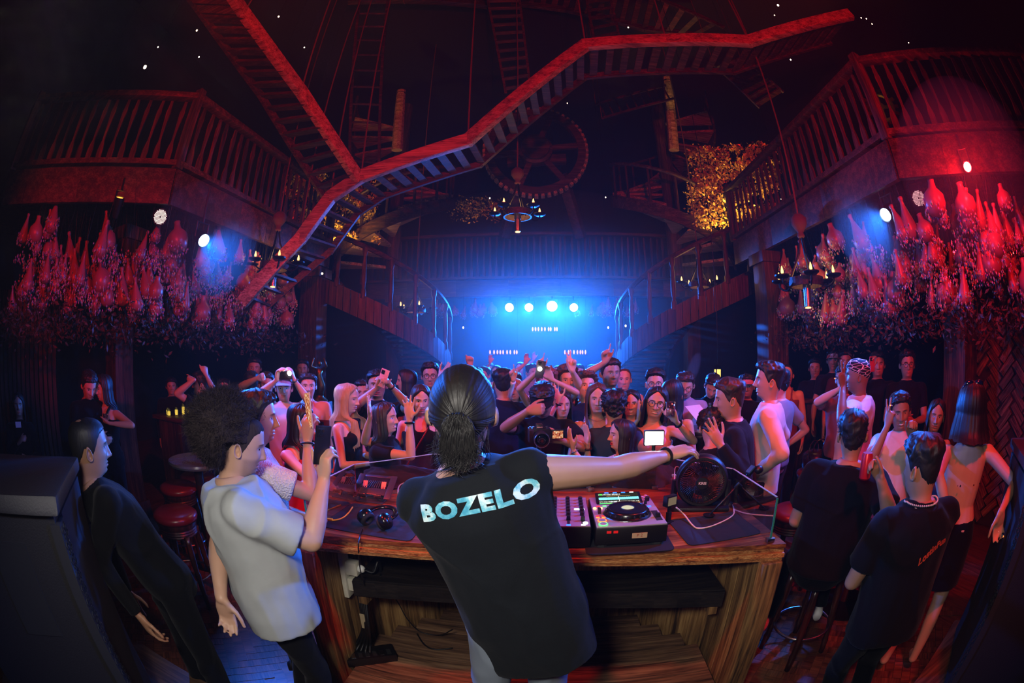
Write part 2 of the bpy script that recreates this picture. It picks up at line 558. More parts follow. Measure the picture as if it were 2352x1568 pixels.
def hair_long(length=.34, th0=52, top=.014, vol=.016, wave=.006, nc=120, nk=16, seed=0, fringe=.072, front=True, flare=.05):
    hl = ([0, 12, 30, th0 - 6, th0 + 2, th0 + 8, 180], [fringe + .024, fringe + .018, fringe - .002, .05, .035, -.01, -.02])
    nr = 14
    ph = np.linspace(-math.pi, math.pi, nc, endpoint=False)
    dg = np.abs(np.degrees(ph))
    zh = np.interp(dg, *hl)
    s = np.linspace(0, 1, nr) ** .85
    Z = .1198 + (zh[None, :] - .1198) * s[:, None]
    T = np.repeat(ph[None, :], nr, 0)
    X, Y, Cc = head_pt(Z, T)
    N = np.stack([X / .077 ** 2, Y / .1 ** 2, (Z - .005) / .12 ** 2], -1)
    N /= np.linalg.norm(N, axis=-1, keepdims=True)
    ridge = vnoise(np.stack([ph * 9, ph * 0, ph * 0], -1), seed) + .7 * vnoise(np.stack([ph * 23, ph * 0, ph * 0], -1), seed + 3)
    sd = np.clip((dg - th0) / 15, 0, 1)
    tt = top + (vol - top) * np.clip((.09 - Z) / .08, 0, 1)
    part = .007 * np.exp(-(ph / .09) ** 2)
    edge = np.where(sd[None, :] > .2, 1, np.clip((1 - s[:, None]) * 3.2, 0, 1) ** .7)
    tt = tt + .010 * np.exp(-((np.degrees(np.abs(T)) - 92) / 20) ** 2 - ((Z + .005) / .04) ** 2)
    t = (tt + .0028 * ridge[None, :] - part[None, :] * (Z > .05)) * edge
    P = np.stack([X, Y, Z], -1) + N * t[..., None]
    rows = [P]
    last = P[-1]
    for k in range(1, nk + 1):
        q = k / nk
        L = length * (1 + .07 * vnoise(np.stack([ph * 14, ph * 0, ph * 0 + 5], -1), seed + 5))
        z = last[:, 2] - q * L
        below = np.clip((-.10 - z) / .12, 0, 1)
        below = below * below * (3 - 2 * below)
        fr = np.where((dg < 98) & front, 1.0, -1.0)
        x = last[:, 0] * (1 + flare * q) + wave * np.sin(z * 38 + ph * 3) * q
        y = last[:, 1] * (1 + (flare - .05) * q) + fr * below * np.where(fr > 0, .085, .05) + wave * np.cos(z * 33 + ph * 4) * q
        x = x + np.sign(x) * .002 * ridge
        rows.append(np.stack([x, y, z], -1)[None])
    V = np.concatenate(rows, 0).reshape(-1, 3)
    F = [(i * nc + k, (i + 1) * nc + k, (i + 1) * nc + (k + 1) % nc, i * nc + (k + 1) % nc) for i in range(nr - 1) for k in range(nc)]
    F.append(tuple(range(nc)))
    ok = dg > th0 + 6
    for i in range(nr - 1, nr - 1 + nk):
        for k in range(nc):
            k2 = (k + 1) % nc
            if ok[k] and ok[k2] and not (abs(dg[k] - 98) < 4 and front and i > nr + 5):
                F.append((i * nc + k, (i + 1) * nc + k, (i + 1) * nc + k2, i * nc + k2))
    return MB().add(V, F)
def hair_strands(mb, n, seed, r0=.092, spread=.02, L=.02, c=(0, -.005, .03), lo=-.03):   # short flyaway strands / curls
    rg = np.random.default_rng(seed)
    d = rg.normal(size=(n, 3)); d /= np.linalg.norm(d, axis=1, keepdims=True)
    for q in d:
        if q[2] * r0 < lo or (q[1] > .55 and q[2] < .45): continue
        p = np.array(c) + q * np.array([.083, .104, .1]) * (1 + rg.uniform(0, .06))
        e = p + (q * .6 + rg.normal(size=3) * .5) * L
        w = np.cross(q, rg.normal(size=3)); w = w / (np.linalg.norm(w) + 1e-9) * .0022
        mb.add([p - w, p + w, e], [(0, 1, 2)])
    return mb
def hair_afro(seed=3):
    mb = MB(); n1, n2 = 60, 40
    cen = np.array([0, -.092, .048])
    th = np.linspace(0, 2 * math.pi, n1, endpoint=False); ph = np.linspace(.02, math.pi - .02, n2)
    P_, T_ = np.meshgrid(ph, th, indexing='ij')
    D = np.stack([np.sin(P_) * np.sin(T_), np.sin(P_) * np.cos(T_), np.cos(P_)], -1).reshape(-1, 3)
    rad = np.array([.135, .140, .136])
    nz = .12 * vnoise(D * 4, seed) + .06 * vnoise(D * 11, seed + 1) + .03 * vnoise(D * 24, seed + 2)
    V = D * rad * (1 + nz[:, None]) + cen
    keep = (V[:, 1] > .02) & (V[:, 2] < .10)       # leave the face free
    V[keep, 1] = .02 + (V[keep, 1] - .02) * .15
    ear = (V[:, 1] > -.075) & (V[:, 2] < .03)      # clear of the ears
    V[ear, 1] = -.075 + (V[ear, 1] + .075) * .1
    F = [(i * n1 + k, (i + 1) * n1 + k, (i + 1) * n1 + (k + 1) % n1, i * n1 + (k + 1) % n1) for i in range(n2 - 1) for k in range(n1)]
    F += [tuple(range(n1)), tuple(range((n2 - 1) * n1, n2 * n1))[::-1]]
    mb.add(V, F)
    rg = np.random.default_rng(seed)
    n = 34000
    p = V[rg.integers(len(V), size=n)] + rg.normal(size=(n, 3)) * .008
    d = p - cen; d /= np.linalg.norm(d, axis=1, keepdims=True)
    ok = ~(((p[:, 1] > .0) & (p[:, 2] < .112)) | ((p[:, 1] > -.07) & (p[:, 2] < .03)))
    p, d = p[ok], d[ok]; n = len(p)
    b = p + d * rg.uniform(-.004, .012, (n, 1)) + rg.normal(size=(n, 3)) * .0075
    e = b + d * rg.uniform(-.006, .007, (n, 1)) + rg.normal(size=(n, 3)) * .0085
    w = np.cross(d, rg.normal(size=(n, 3))); w /= np.linalg.norm(w, axis=1, keepdims=True); w *= .0007
    a = p - d * .004 + rg.normal(size=(n, 3)) * .006
    TV = np.stack([a - w, a + w, b + w, b - w, e], 1).reshape(-1, 3)
    TF = []
    for q in range(n): TF += [(5 * q, 5 * q + 1, 5 * q + 2, 5 * q + 3), (5 * q + 3, 5 * q + 2, 5 * q + 4)]
    mb.add(TV, TF)
    n = 2600                                       # sparse longer flyaways soften the outline
    p = V[rg.integers(len(V), size=n)]; d = p - cen; d /= np.linalg.norm(d, axis=1, keepdims=True)
    ok = ~(((p[:, 1] > -.02) & (p[:, 2] < .12)) | ((p[:, 1] > -.09) & (p[:, 2] < .05))); p, d = p[ok], d[ok]; n = len(p)
    b = p + d * rg.uniform(.008, .03, (n, 1)) + rg.normal(size=(n, 3)) * .008; e = b + d * rg.uniform(-.006, .016, (n, 1)) + rg.normal(size=(n, 3)) * .012
    w = np.cross(d, rg.normal(size=(n, 3))); w /= np.linalg.norm(w, axis=1, keepdims=True); w *= .0005
    TF = []
    for q in range(n): TF += [(5 * q, 5 * q + 1, 5 * q + 2, 5 * q + 3), (5 * q + 3, 5 * q + 2, 5 * q + 4)]
    mb.add(np.stack([p - w, p + w, b + w, b - w, e], 1).reshape(-1, 3), TF)
    sh = hair_shell(top=.004, side=.0025, rough=.0005)
    return mb.add(np.concatenate(sh.v), sh.f)
def hair_slick(tie=(0, -.105, -.012), seed=2):
    """hair combed straight back into a low knot: the shell is ruled by meridians that converge on the tie"""
    ph = np.linspace(-math.pi, math.pi, 260, endpoint=False)
    mb = MB(); nr = 46; tie = np.array(tie)
    dg = np.abs(np.degrees(ph))
    # start line: hairline loop around face, ears and nape
    az = np.interp(dg, [0, 25, 45, 62, 75, 88, 100, 118, 140, 160, 180], [.08, .078, .07, .05, .012, -.01, .0, -.02, -.05, -.068, -.074])
    x0, y0, _ = head_pt(az, ph)
    start = np.stack([x0, y0, az], -1)
    Vs = []
    cen = np.array([0, -.005, .012]); rad = np.array([.0790, .1005, .111])
    for i in range(nr):
        q = i / (nr - 1)
        p = start * (1 - q) + tie * q
        d = (p - cen) / rad
        L = np.linalg.norm(d, axis=1, keepdims=True)
        on = cen + d / L * rad                      # back on to the skull
        on = on * (1 - q ** 6) + (tie + (p - tie) * .4) * q ** 6
        nrm = (on - cen) / rad ** 2; nrm /= np.linalg.norm(nrm, axis=1, keepdims=True)
        lift = .002 + .013 * min(1, q * 5) * (1 - .4 * q)
        ridge = vnoise(np.stack([ph * 26, ph * 0 + q * .6, ph * 0], -1), seed) * .0016 + vnoise(np.stack([ph * 55, ph * 0 + q * .5, ph * 0], -1), seed + 1) * .0011
        Vs.append(on + nrm * (lift + ridge * min(1, q * 4) * (1 - q * .3))[:, None] if hasattr(ridge, 'shape') else on)
    n = 260
    F = [(i * n + k, i * n + (k + 1) % n, (i + 1) * n + (k + 1) % n, (i + 1) * n + k) for i in range(nr - 1) for k in range(n)]
    mb.add(np.concatenate(Vs), F)
    return mb

# ------------------------------------------------------------------ people: soft bodies from joined volumes (voxel remesh)
def capsule(mb, p0, p1, r0, r1, n=14, flat0=False, flat1=False, squash=1.0, side=None):
    p0, p1 = Vector(p0), Vector(p1)
    a = p1 - p0
    if a.length < 1e-6: a = Vector((0, 0, 1e-4))
    u, w, ax = frame(a, side)
    rings = []
    def ringat(c, r):
        return [tuple(c + (u * math.cos(2 * math.pi * k / n) + w * (squash * math.sin(2 * math.pi * k / n))) * r) for k in range(n)]
    if not flat0:
        for t in (80, 55, 28): rings.append(ringat(p0 - ax * (r0 * math.sin(R(t))), r0 * math.cos(R(t))))
    rings.append(ringat(p0, r0)); rings.append(ringat(p1, r1))
    if not flat1:
        for t in (28, 55, 80): rings.append(ringat(p1 + ax * (r1 * math.sin(R(t))), r1 * math.cos(R(t))))
    mb.loft(rings)
    return mb
def ik(S, T, l1, l2, pole):
    S, T, pole = Vector(S), Vector(T), Vector(pole)
    d = T - S; L = d.length
    mx = (l1 + l2) * .998
    if L > mx:
        T = S + d * (mx / L); d = T - S; L = mx
    a = d / L
    x = (L * L + l1 * l1 - l2 * l2) / (2 * L)
    h = math.sqrt(max(0, l1 * l1 - x * x))
    p = pole - a * pole.dot(a)
    if p.length < 1e-5: p = a.orthogonal()
    p.normalize()
    return S + a * x + p * h, T
POSES = {  # curl (three joints) per finger, index..little, spread, thumb openness
    'relax': ([(18, 25, 15), (24, 30, 18), (28, 34, 20), (30, 36, 22)], 3, .6),
    'open': ([(-2, 4, 3), (-4, 3, 2), (-2, 4, 3), (2, 5, 3)], 11, 1.0),
    'flat': ([(4, 6, 4), (3, 5, 4), (4, 6, 4), (6, 8, 5)], 3, .7),
    'grip': ([(52, 62, 30), (56, 66, 32), (60, 68, 34), (62, 70, 36)], 0, .3),
    'fist': ([(80, 95, 55), (82, 96, 56), (84, 98, 58), (84, 98, 58)], 0, .0),
    'phone': ([(34, 42, 22), (38, 46, 24), (42, 48, 26), (44, 50, 28)], 4, .8),
    'peace': ([(0, 2, 2), (0, 2, 2), (82, 96, 56), (84, 98, 58)], 13, .05),
    'point': ([(2, 4, 3), (60, 88, 50), (78, 95, 55), (82, 96, 56)], 2, .2),
    'rest': ([(10, 22, 14), (12, 24, 14), (14, 24, 14), (16, 26, 16)], 6, .8),
}
def hand(mb, wrist, fd, pn, side, pose='relax', k=1.0, fat=1.0):
    """fd: finger direction, pn: palm normal, side: +1 right hand, -1 left hand"""
    y = Vector(fd).normalized(); z = -Vector(pn); z = (z - y * z.dot(y))
    if z.length < 1e-4: z = y.orthogonal()
    z.normalize(); x = y.cross(z) * -1 * side      # thumb side
    x = x if True else x
    def W(a, b, c): return Vector(wrist) + (x * a + y * b + z * c) * k
    curls, spread, thumb = POSES[pose]
    # palm
    rings = []
    for b, hw, hd, cz in ((-.012, .023, .017, 0), (.012, .029, .018, 0), (.04, .038, .017, -.001), (.068, .041, .0155, 0), (.09, .039, .012, .001)):
        rings.append([tuple(W(hw * math.cos(t) * abs(math.cos(t)) ** -.25 if abs(math.cos(t)) > .02 else 0, b, cz + hd * math.sin(t))) for t in np.linspace(0, 2 * math.pi, 14, endpoint=False)])
    mb.loft(rings)
    capsule(mb, W(.022, .015, -.008), W(.026, .05, -.007), .016 * k, .014 * k, 10)   # thumb mound
    fx = (.0295, .0095, -.0105, -.029); ln = (.074, .082, .076, .06); by = (.088, .092, .088, .08)
    for i in range(4):
        ang = R(spread * (1.4, .4, -.5, -1.5)[i])
        base = (fx[i], by[i], 0)
        d = Vector((math.sin(ang), math.cos(ang), 0)); up = Vector((0, 0, 1))
        p = Vector(base); rr = (.0094 if i < 3 else .0082) * fat
        c = 0
        for j, fr in enumerate((.45, .31, .26)):
            c += R(curls[i][j])
            dd = d * math.cos(c) - up * math.sin(c)
            q = p + dd * (ln[i] * fr)
            capsule(mb, W(*p), W(*q), rr * k * (1 - .07 * j), rr * k * (1 - .07 * (j + 1)), 9)
            p = q
    p = Vector((.027, .026, -.006))
    d1 = Vector((.35 + .5 * thumb, .8 - .25 * thumb, -.45 + .35 * thumb)).normalized()
    d2 = Vector((.12 + .55 * thumb, .95, -.35 + .25 * thumb)).normalized()
    d3 = Vector((-.12 + .55 * thumb, 1.0, -.3 + .22 * thumb)).normalized()
    for dd, L, r0, r1 in ((d1, .042, .0125, .0108), (d2, .034, .0105, .0098), (d3, .026, .0096, .0082)):
        q = p + dd * L
        capsule(mb, W(*p), W(*q), r0 * k * fat, r1 * k * fat, 9)
        p = q
    return dict(c=W(0, .085, -.02), wrist=Vector(wrist), x=x, y=y, z=z, W=W)

TASKS = []
def soft(mb, voxel, iters=5):
    me = mb.mesh('soft_tmp')
    o = bpy.data.objects.new('soft_tmp', me); COL.objects.link(o)
    r = o.modifiers.new('r', 'REMESH'); r.mode = 'VOXEL'; r.voxel_size = voxel; r.use_smooth_shade = True
    s = o.modifiers.new('s', 'SMOOTH'); s.factor = .5; s.iterations = iters
    t = dict(o=o, me=me); TASKS.append(t)
    return t
def run_soft():
    bpy.context.view_layer.update()
    dg = bpy.context.evaluated_depsgraph_get()
    for t in TASKS:
        ev = t['o'].evaluated_get(dg); me = ev.to_mesh()
        n = len(me.vertices); V = np.empty(n * 3); me.vertices.foreach_get('co', V); t['V'] = V.reshape(-1, 3)
        N = np.empty(n * 3); me.vertices.foreach_get('normal', N); t['N'] = N.reshape(-1, 3)
        t['F'] = [tuple(p.vertices) for p in me.polygons] if any(p.loop_total != 4 for p in me.polygons[:50]) else None
        if t['F'] is None:
            L = np.empty(len(me.loops), np.int32); me.loops.foreach_get('vertex_index', L)
            t['F'] = L.reshape(-1, 4) if len(L) % 4 == 0 and len(L) // 4 == len(me.polygons) else [tuple(p.vertices) for p in me.polygons]
        ev.to_mesh_clear()
    for t in TASKS:
        bpy.data.objects.remove(t['o']); bpy.data.meshes.remove(t['me'])
    TASKS.clear()
def mesh_of(name, V, F, smooth=True):
    me = bpy.data.meshes.new(name)
    me.from_pydata(V.tolist(), [], F.tolist() if isinstance(F, np.ndarray) else F)
    if smooth: shade(me)
    return me

# ------------------------------------------------------------------ skin and face material
def skin_material():
    m = Mat('skin'); m.bsdf(.48, 0, .42)
    m.b.inputs['Subsurface Weight'].default_value = 0.0
    col = m.node('ShaderNodeAttribute', attribute_name='skin'); hp = m.node('ShaderNodeAttribute', attribute_name='hp'); fp = m.node('ShaderNodeAttribute', attribute_name='fp')
    hc = m.node('ShaderNodeAttribute', attribute_name='hairc')
    x, y, z = m.sep(hp.outputs['Vector']); smile, lip, stub = m.sep(fp.outputs['Vector'])
    openness = E(m.nt, col.outputs['Alpha'])
    ax = x.abs(); front = y.step(.028, .05)
    co = m.coord()
    mott = m.noise(co, 22, 3)
    c = m.mix(mott * .5, col.outputs['Color'], m.mix(1.0, col.outputs['Color'], (.86, .72, .70), 'MULTIPLY'))
    # cheeks and stubble
    st = (z.step(-.028, -.046)) * (y.step(.0, .03)) * z.gt(-.118) * stub * (m.noise(co, 900, 2).step(.25, .7) * .5 + .5)
    c = m.mix(st * .8, c, hc.outputs['Color'])
    # brows
    br = ((ax - .031) / .021).pow(2) + ((z - .0275 + ((ax - .03).abs() * .15)) / .0048).pow(2)
    c = m.mix((1.0 - 0) * br.step(1.3, .5) * front * .7, c, hc.outputs['Color'])
    # lips
    zz = z - smile * x * x * 5.0
    lp = (x / .0265).pow(2) + ((zz + .0628) / .0112).pow(2)
    lipc = m.mix(lip, m.mix(1.0, col.outputs['Color'], (.95, .52, .50), 'MULTIPLY'), (.45, .02, .025))
    c = m.mix(lp.step(1.1, .75) * front, c, lipc)
    ml = ((zz + .0625).abs()).step(.0022, .0006) * (ax).step(.029, .024) * front
    c = m.mix(ml * .85, c, (.05, .012, .01))
    tooth = (x / .021).pow(2) + ((zz + .0622) / .0042).pow(2)
    c = m.mix(tooth.step(1.05, .85) * front * smile.gt(.5), c, (.72, .68, .62))
    # nostrils
    nb = ((ax - .0075) / .0042).pow(2) + ((z + .0415) / .0026).pow(2)
    c = m.mix(nb.step(1.2, .5) * front * .8, c, (.03, .008, .006))
    # eyes
    ey = ((ax - .031) / .0132).pow(2) + ((z - .0065) / (openness * .0047 + .0006)).pow(2)
    c = m.mix(ey.step(1.5, 1.0) * front * .75, c, (.03, .015, .012))
    em = ey.step(1.0, .85) * front
    c = m.mix(em, c, (.48, .46, .44))
    ir = ((ax - .031) / .0058).pow(2) + ((z - .0068) / .0058).pow(2)
    c = m.mix(em * ir.step(1.1, .85), c, (.018, .009, .006))
    m.base(c)
    m.link((m.noise(co, 60, 2) * .2 + .36) - (em * .25), m.b.inputs['Roughness'])
    m.bump(m.noise(co, 420, 2), .12, .002)
    return m.m
SKIN = skin_material()
def hair_mat(name, col, rough=.5, spec=.4):
    if name in MATS: return MATS[name]
    m = Mat(name); m.bsdf(rough, 0, spec)
    c = hexc(col); co = m.coord()
    n = m.noise(m.mapping(co, (130, 130, 14)), 1.0, 4)
    m.base(m.mix(n, tuple(x * .55 for x in c), tuple(min(1, x * 1.5) for x in c)))
    m.bump(n, .5, .003)
    MATS[name] = m.m
    return m.m
HAIRC = {'black': (.008, .007, .007), 'dark': (.022, .014, .010), 'brown': (.07, .035, .02), 'blond': (.36, .24, .13), 'red': (.16, .05, .03), 'grey': (.12, .11, .11)}
TONE = {'fair': (.60, .38, .29), 'light': (.50, .30, .21), 'mid': (.40, .22, .14), 'tan': (.33, .175, .105), 'brown': (.20, .10, .06)}

PEOPLE = []
def person(label, head, yaw, H=None, lod=1, sex='m', hy=None, hp=0.0, hr=0.0, pel=(0, 0), pz=None, tone='mid', hair='short', hc='black', top='tee', tc='#17181c',
           bottom='trousers', bc='#0c0d12', R_=None, L_=None, smile=0.0, lip=0.0, stub=0.0, eyes=1.0, glasses=None, cap=None, loose=0.0, fat=1.0, feet=None, twist=0.0,
           hs=1.0, z0=0.0, hlen=.34, shoes=True, knit=False, group=None, shoec='#0b0b0d', skinlegs=False, seed=None, hem=-.26, sleeve=.62):
    """head: point of the head's middle. yaw: 0 looks away from the lens, 180 at the lens, 90 to the right. pel: pelvis offset (forward, right) from under the head."""
    Hc = Vector(head)
    seed = len(PEOPLE) if seed is None else seed
    if H is None: H = (Hc.z - z0) / .932 if pz is None else 1.68
    k = H / 1.72
    ya = R(yaw); f = Vector((math.sin(ya), math.cos(ya), 0)); r = Vector((math.cos(ya), -math.sin(ya), 0)); up = Vector((0, 0, 1))
    hyw = R(yaw if hy is None else hy); hpt = R(hp); hrl = R(hr)
    hf0 = Vector((math.sin(hyw), math.cos(hyw), 0)); hx = Vector((math.cos(hyw), -math.sin(hyw), 0))
    hf = hf0 * math.cos(hpt) - up * math.sin(hpt); hu = up * math.cos(hpt) + hf0 * math.sin(hpt)
    hx2 = hx * math.cos(hrl) + hu * math.sin(hrl); hu = hu * math.cos(hrl) - hx * math.sin(hrl); hx = hx2
    P = Vector((Hc.x, Hc.y, 0)) + f * pel[0] + r * pel[1]
    P.z = (z0 + .95 * k) if pz is None else pz
    ks = k * hs
    N0 = Hc - hu * (.138 * ks) - hf * (.02 * ks)
    tl = .505 * k                                     # pelvis to neck
    d = N0 - P
    if pz is None and abs(d.length - tl) > 1e-4:      # keep the torso's length: let the pelvis give
        horiz = Vector((d.x, d.y, 0)).length
        if horiz < tl * .97: P.z = N0.z - math.sqrt(tl * tl - horiz * horiz)
    N = N0
    a = (N - P).normalized()
    fw = f * math.cos(R(twist)) + r * math.sin(R(twist))
    f2 = (fw - a * fw.dot(a)).normalized(); r2 = f2.cross(a)
    TL = (N - P).length
    male = sex == 'm'
    sw = (.176 if male else .150) * k * (1 + (fat - 1) * .5)
    shc = N - a * (.082 * k)
    SH = {1: shc + r2 * sw, -1: shc - r2 * sw}
    l1, l2 = .285 * k, .255 * k
    p = dict(label=label, k=k, lod=lod, name='person', children=[], hands={}, Hc=Hc, N=N, P=P, f=f2, r=r2, a=a, SH=SH, hx=hx, hf=hf, hu=hu, ks=ks)
    vox = (.0062, .0105, .018)[lod]
    body = MB()
    # torso rings: s from pelvis (0) to neck (1), half width, half depth, forward shift
    if male: prof = [(-.22, .10, .085, 0), (-.08, .155, .11, 0), (.1, .15, .108, .0), (.3, .142, .102, .008), (.52, .152, .108, .01), (.7, .165, .112, .008), (.8, .165, .10, 0), (.88, .135, .084, -.008), (.95, .085, .066, -.01), (1.03, .055, .055, -.008)]
    else: prof = [(-.22, .10, .09, 0), (-.08, .165, .115, -.005), (.08, .16, .112, -.004), (.3, .118, .086, .006), (.5, .13, .094, .01), (.7, .14, .096, .008), (.8, .138, .086, 0), (.88, .11, .072, -.008), (.95, .068, .056, -.01), (1.03, .046, .048, -.008)]
    th = np.linspace(0, 2 * math.pi, 22, endpoint=False)
    ct, st_ = np.cos(th), np.sin(th)
    ex = np.sign(ct) * np.abs(ct) ** .82; ey = np.sign(st_) * np.abs(st_) ** .86
    def ring_at(s, w, dpt, sh, off=0.0, fx=fat):
        c = P + a * (TL * s) + f2 * (sh * k)
        ww, dd = w * k * fx + off, dpt * k * fx + off
        return [tuple(c + r2 * (ww * ex[i]) + f2 * (dd * ey[i])) for i in range(len(th))]
    body.loft([ring_at(*q) for q in prof])
    if not male:
        for sg in (-1, 1):
            body.ball(tuple(P + a * (TL * .64) + r2 * (sg * .066 * k) + f2 * (.075 * k)), .058 * k, 12, 8)
    af = (.92 if male else .74) * (1 + (fat - 1) * .8)
    arms = {}
    for sg, sp in ((1, R_), (-1, L_)):
        S = SH[sg]; sp = dict(sp or {})
        out = r2 * sg
        kind = sp.get('kind', None)
        if 'w' in sp: T = Vector(sp['w'])
        elif kind == 'hip': T = P + r2 * (sg * .20 * k) + up * (.06 * k) + f2 * (.02 * k)
        elif kind == 'front': T = P + r2 * (sg * .06 * k) + up * (.14 * k) + f2 * (.24 * k)
        elif kind == 'chest': T = P + r2 * (sg * .05 * k) + up * (.30 * k) + f2 * (.22 * k)
        elif kind == 'back': T = P + r2 * (sg * .05 * k) + up * (.05 * k) - f2 * (.16 * k)
        else: T = S + Vector((0, 0, -.53 * k)) + out * (.07 * k) + f2 * (.03 * k)
        pole = Vector(sp['pole']) if 'pole' in sp else (out * .7 - f2 * .6 - up * .5)
        El, T = ik(S, T, l1, l2, pole)
        fd = Vector(sp['fd']) if 'fd' in sp else (T - El).normalized()
        pn = Vector(sp['pn']) if 'pn' in sp else -out
        ax_ = (El - S).normalized(); bx_ = (T - El).normalized()
        capsule(body, S - out * .02 * k, S + ax_ * .05 * k, .056 * k * af, .054 * k * af)
        capsule(body, S, S.lerp(El, .5), .056 * k * af, .049 * k * af); capsule(body, S.lerp(El, .5), El, .049 * k * af, .040 * k * af)
        capsule(body, El, El.lerp(T, .3), .0405 * k * af, .0435 * k * af); capsule(body, El.lerp(T, .3), El.lerp(T, .75), .0435 * k * af, .031 * k * af)
        capsule(body, El.lerp(T, .75), T, .031 * k * af, .0265 * k * af, squash=.86, side=pn.cross(fd))
        arms[sg] = (S, El, T)
        p['hands'][sg] = hand(body, T, fd, pn, sg, sp.get('pose', 'relax'), k * (1.0 if male else .92), 1.06 if lod == 0 else 1.14)
    # legs
    hipj = {sg: P + r * (sg * .088 * k) - up * (.03 * k) for sg in (1, -1)}
    legs = {}
    u1, u2 = .42 * k, .43 * k
    for sg in (1, -1):
        if feet is not None: T = Vector(feet[0 if sg == 1 else 1])
        else: T = Vector((P.x, P.y, z0)) + r * (sg * .115 * k) + f * (.02 * k * sg)
        T = T + up * (.075 * k)
        Kn, T = ik(hipj[sg], T, u1, u2, f + up * .2)
        legs[sg] = (hipj[sg], Kn, T)
        if skinlegs:
            capsule(body, hipj[sg], Kn, .078 * k, .054 * k); capsule(body, Kn, Kn.lerp(T, .35), .05 * k, .052 * k); capsule(body, Kn.lerp(T, .35), T, .052 * k, .033 * k)
            capsule(body, T, T + f * (.13 * k) - up * (.045 * k), .035 * k, .026 * k)
    p['legs'] = legs; p['arms'] = arms
    p['task'] = soft(body, vox, 4 if lod == 0 else 3)
    # head and neck skinning
    w_neck = lambda z: (lambda t: t * t * (3 - 2 * t))(np.clip((-.115 - z) / .09, 0, 1))
    nb = np.array(N); Hn = np.array(Hc)
    RH = np.array([list(hx), list(hf), list(hu)]).T; RCm = np.array([list(r2), list(f2), list(a)]).T
    rgh = np.random.default_rng(1000 + seed); hsc = np.array([rgh.uniform(.94, 1.05), rgh.uniform(.97, 1.03), rgh.uniform(.97, 1.04)]) * (1.0 if male else .965)
    def skin_head(V):
        V = V * hsc
        w = w_neck(V[:, 2])[:, None]
        h = Hn + (V * ks) @ RH.T
        c = nb + ((V - np.array([0, -.018, -.165])) * ks) @ RCm.T
        return h * (1 - w) + c * w
    p['skin_head'] = skin_head
    HV, HF = head_grid(lod, smile)
    p['head'] = (skin_head(HV), HV, HF)
    p['attr'] = (TONE[tone] if isinstance(tone, str) else tone, eyes, (smile, lip, stub), HAIRC[hc])
    # hair
    hm = hair_mat('hair_' + hc, HAIRC[hc])
    hb = None
    dens = {0: 1.0, 1: .8, 2: .5}[lod]
    if hair == 'short': hb = hair_shell(top=.024, side=.009, rough=.006, seed=seed, nc=int(80 * dens), nr=int(22 * dens)); hair_strands(hb, int(900 * dens), seed)
    elif hair == 'buzz': hb = hair_shell(top=.005, side=.003, rough=.0008, seed=seed)
    elif hair == 'fade': hb = hair_shell(top=.026, side=.003, rough=.006, seed=seed, nc=int(80 * dens), nr=int(22 * dens)); hair_strands(hb, int(500 * dens), seed, lo=.05)
    elif hair == 'curly': hb = hair_shell(top=.034, side=.018, rough=.013, seed=seed, nc=72, nr=22, freq=85); hair_strands(hb, 1500, seed, L=.03)
    elif hair == 'long': hb = hair_long(hlen, seed=seed, nc=int(130 * dens))
    elif hair == 'longback': hb = hair_long(hlen, seed=seed, nc=int(130 * dens), front=False)
    elif hair == 'bob': hb = hair_long(.15, top=.022, vol=.026, th0=40, seed=seed, front=False, wave=.002, flare=.35)
    elif hair == 'pony':
        hb = hair_shell(top=.010, side=.007, rough=.001, seed=seed)
        hb.tube(smooth_path([(0, -.10, .06), (0, -.135, .05), (.01, -.14, -.03), (.015, -.12, -.12), (.01, -.11, -.2)], 5), list(np.interp(np.linspace(0, 1, 21), [0, .1, .4, 1], [.014, .022, .026, .006])), 10)
    elif hair == 'bun':
        hb = hair_shell(top=.010, side=.007, rough=.0012, seed=seed); hb.ball((0, -.10, .07), (.036, .034, .034), 14, 10)
    elif hair == 'thin': hb = hair_shell(([0, 25, 45, 62, 75, 84, 95, 108, 122, 140, 160, 180], [.1, .095, .085, .055, .005, -.015, -.005, .012, -.03, -.05, -.06, -.065]), top=.006, side=.006, rough=.002, seed=seed)
    elif isinstance(hair, MB): hb = hair
    if isinstance(hair, MB) and hb.n > 90000: hm = hair_mat('hair_frizz', (.034, .024, .024), .95, .08)
    if hb is not None and hb.n:
        V = np.concatenate(hb.v)
        p['children'].append(('hair', skin_head(V), hb.f, hm, True))
    # headwear
    if cap is not None:
        cb = MB(); nc_, rows = 36, 9
        zb, rr = [], []
        V = []
        for i in range(rows):
            q = i / (rows - 1); z = .128 - (.128 - .045) * (q ** 1.4)
            for t in np.linspace(-math.pi, math.pi, nc_, endpoint=False):
                sc = math.sqrt(max(0, 1 - ((z - .02) / .1085) ** 2)) if i else 0.02
                V.append((.092 * sc * math.sin(t) * 1.02, -.004 + .114 * sc * math.cos(t), z + (.004 if math.cos(t) > 0 else -.018 * q)))
        cb.add(V, [(i * nc_ + q, (i + 1) * nc_ + q, (i + 1) * nc_ + (q + 1) % nc_, i * nc_ + (q + 1) % nc_) for i in range(rows - 1) for q in range(nc_)] + [tuple(range(nc_))])
        p['children'].append(('cap_crown', skin_head(np.concatenate(cb.v)), cb.f, cloth('cap_' + cap[1:], cap), True))
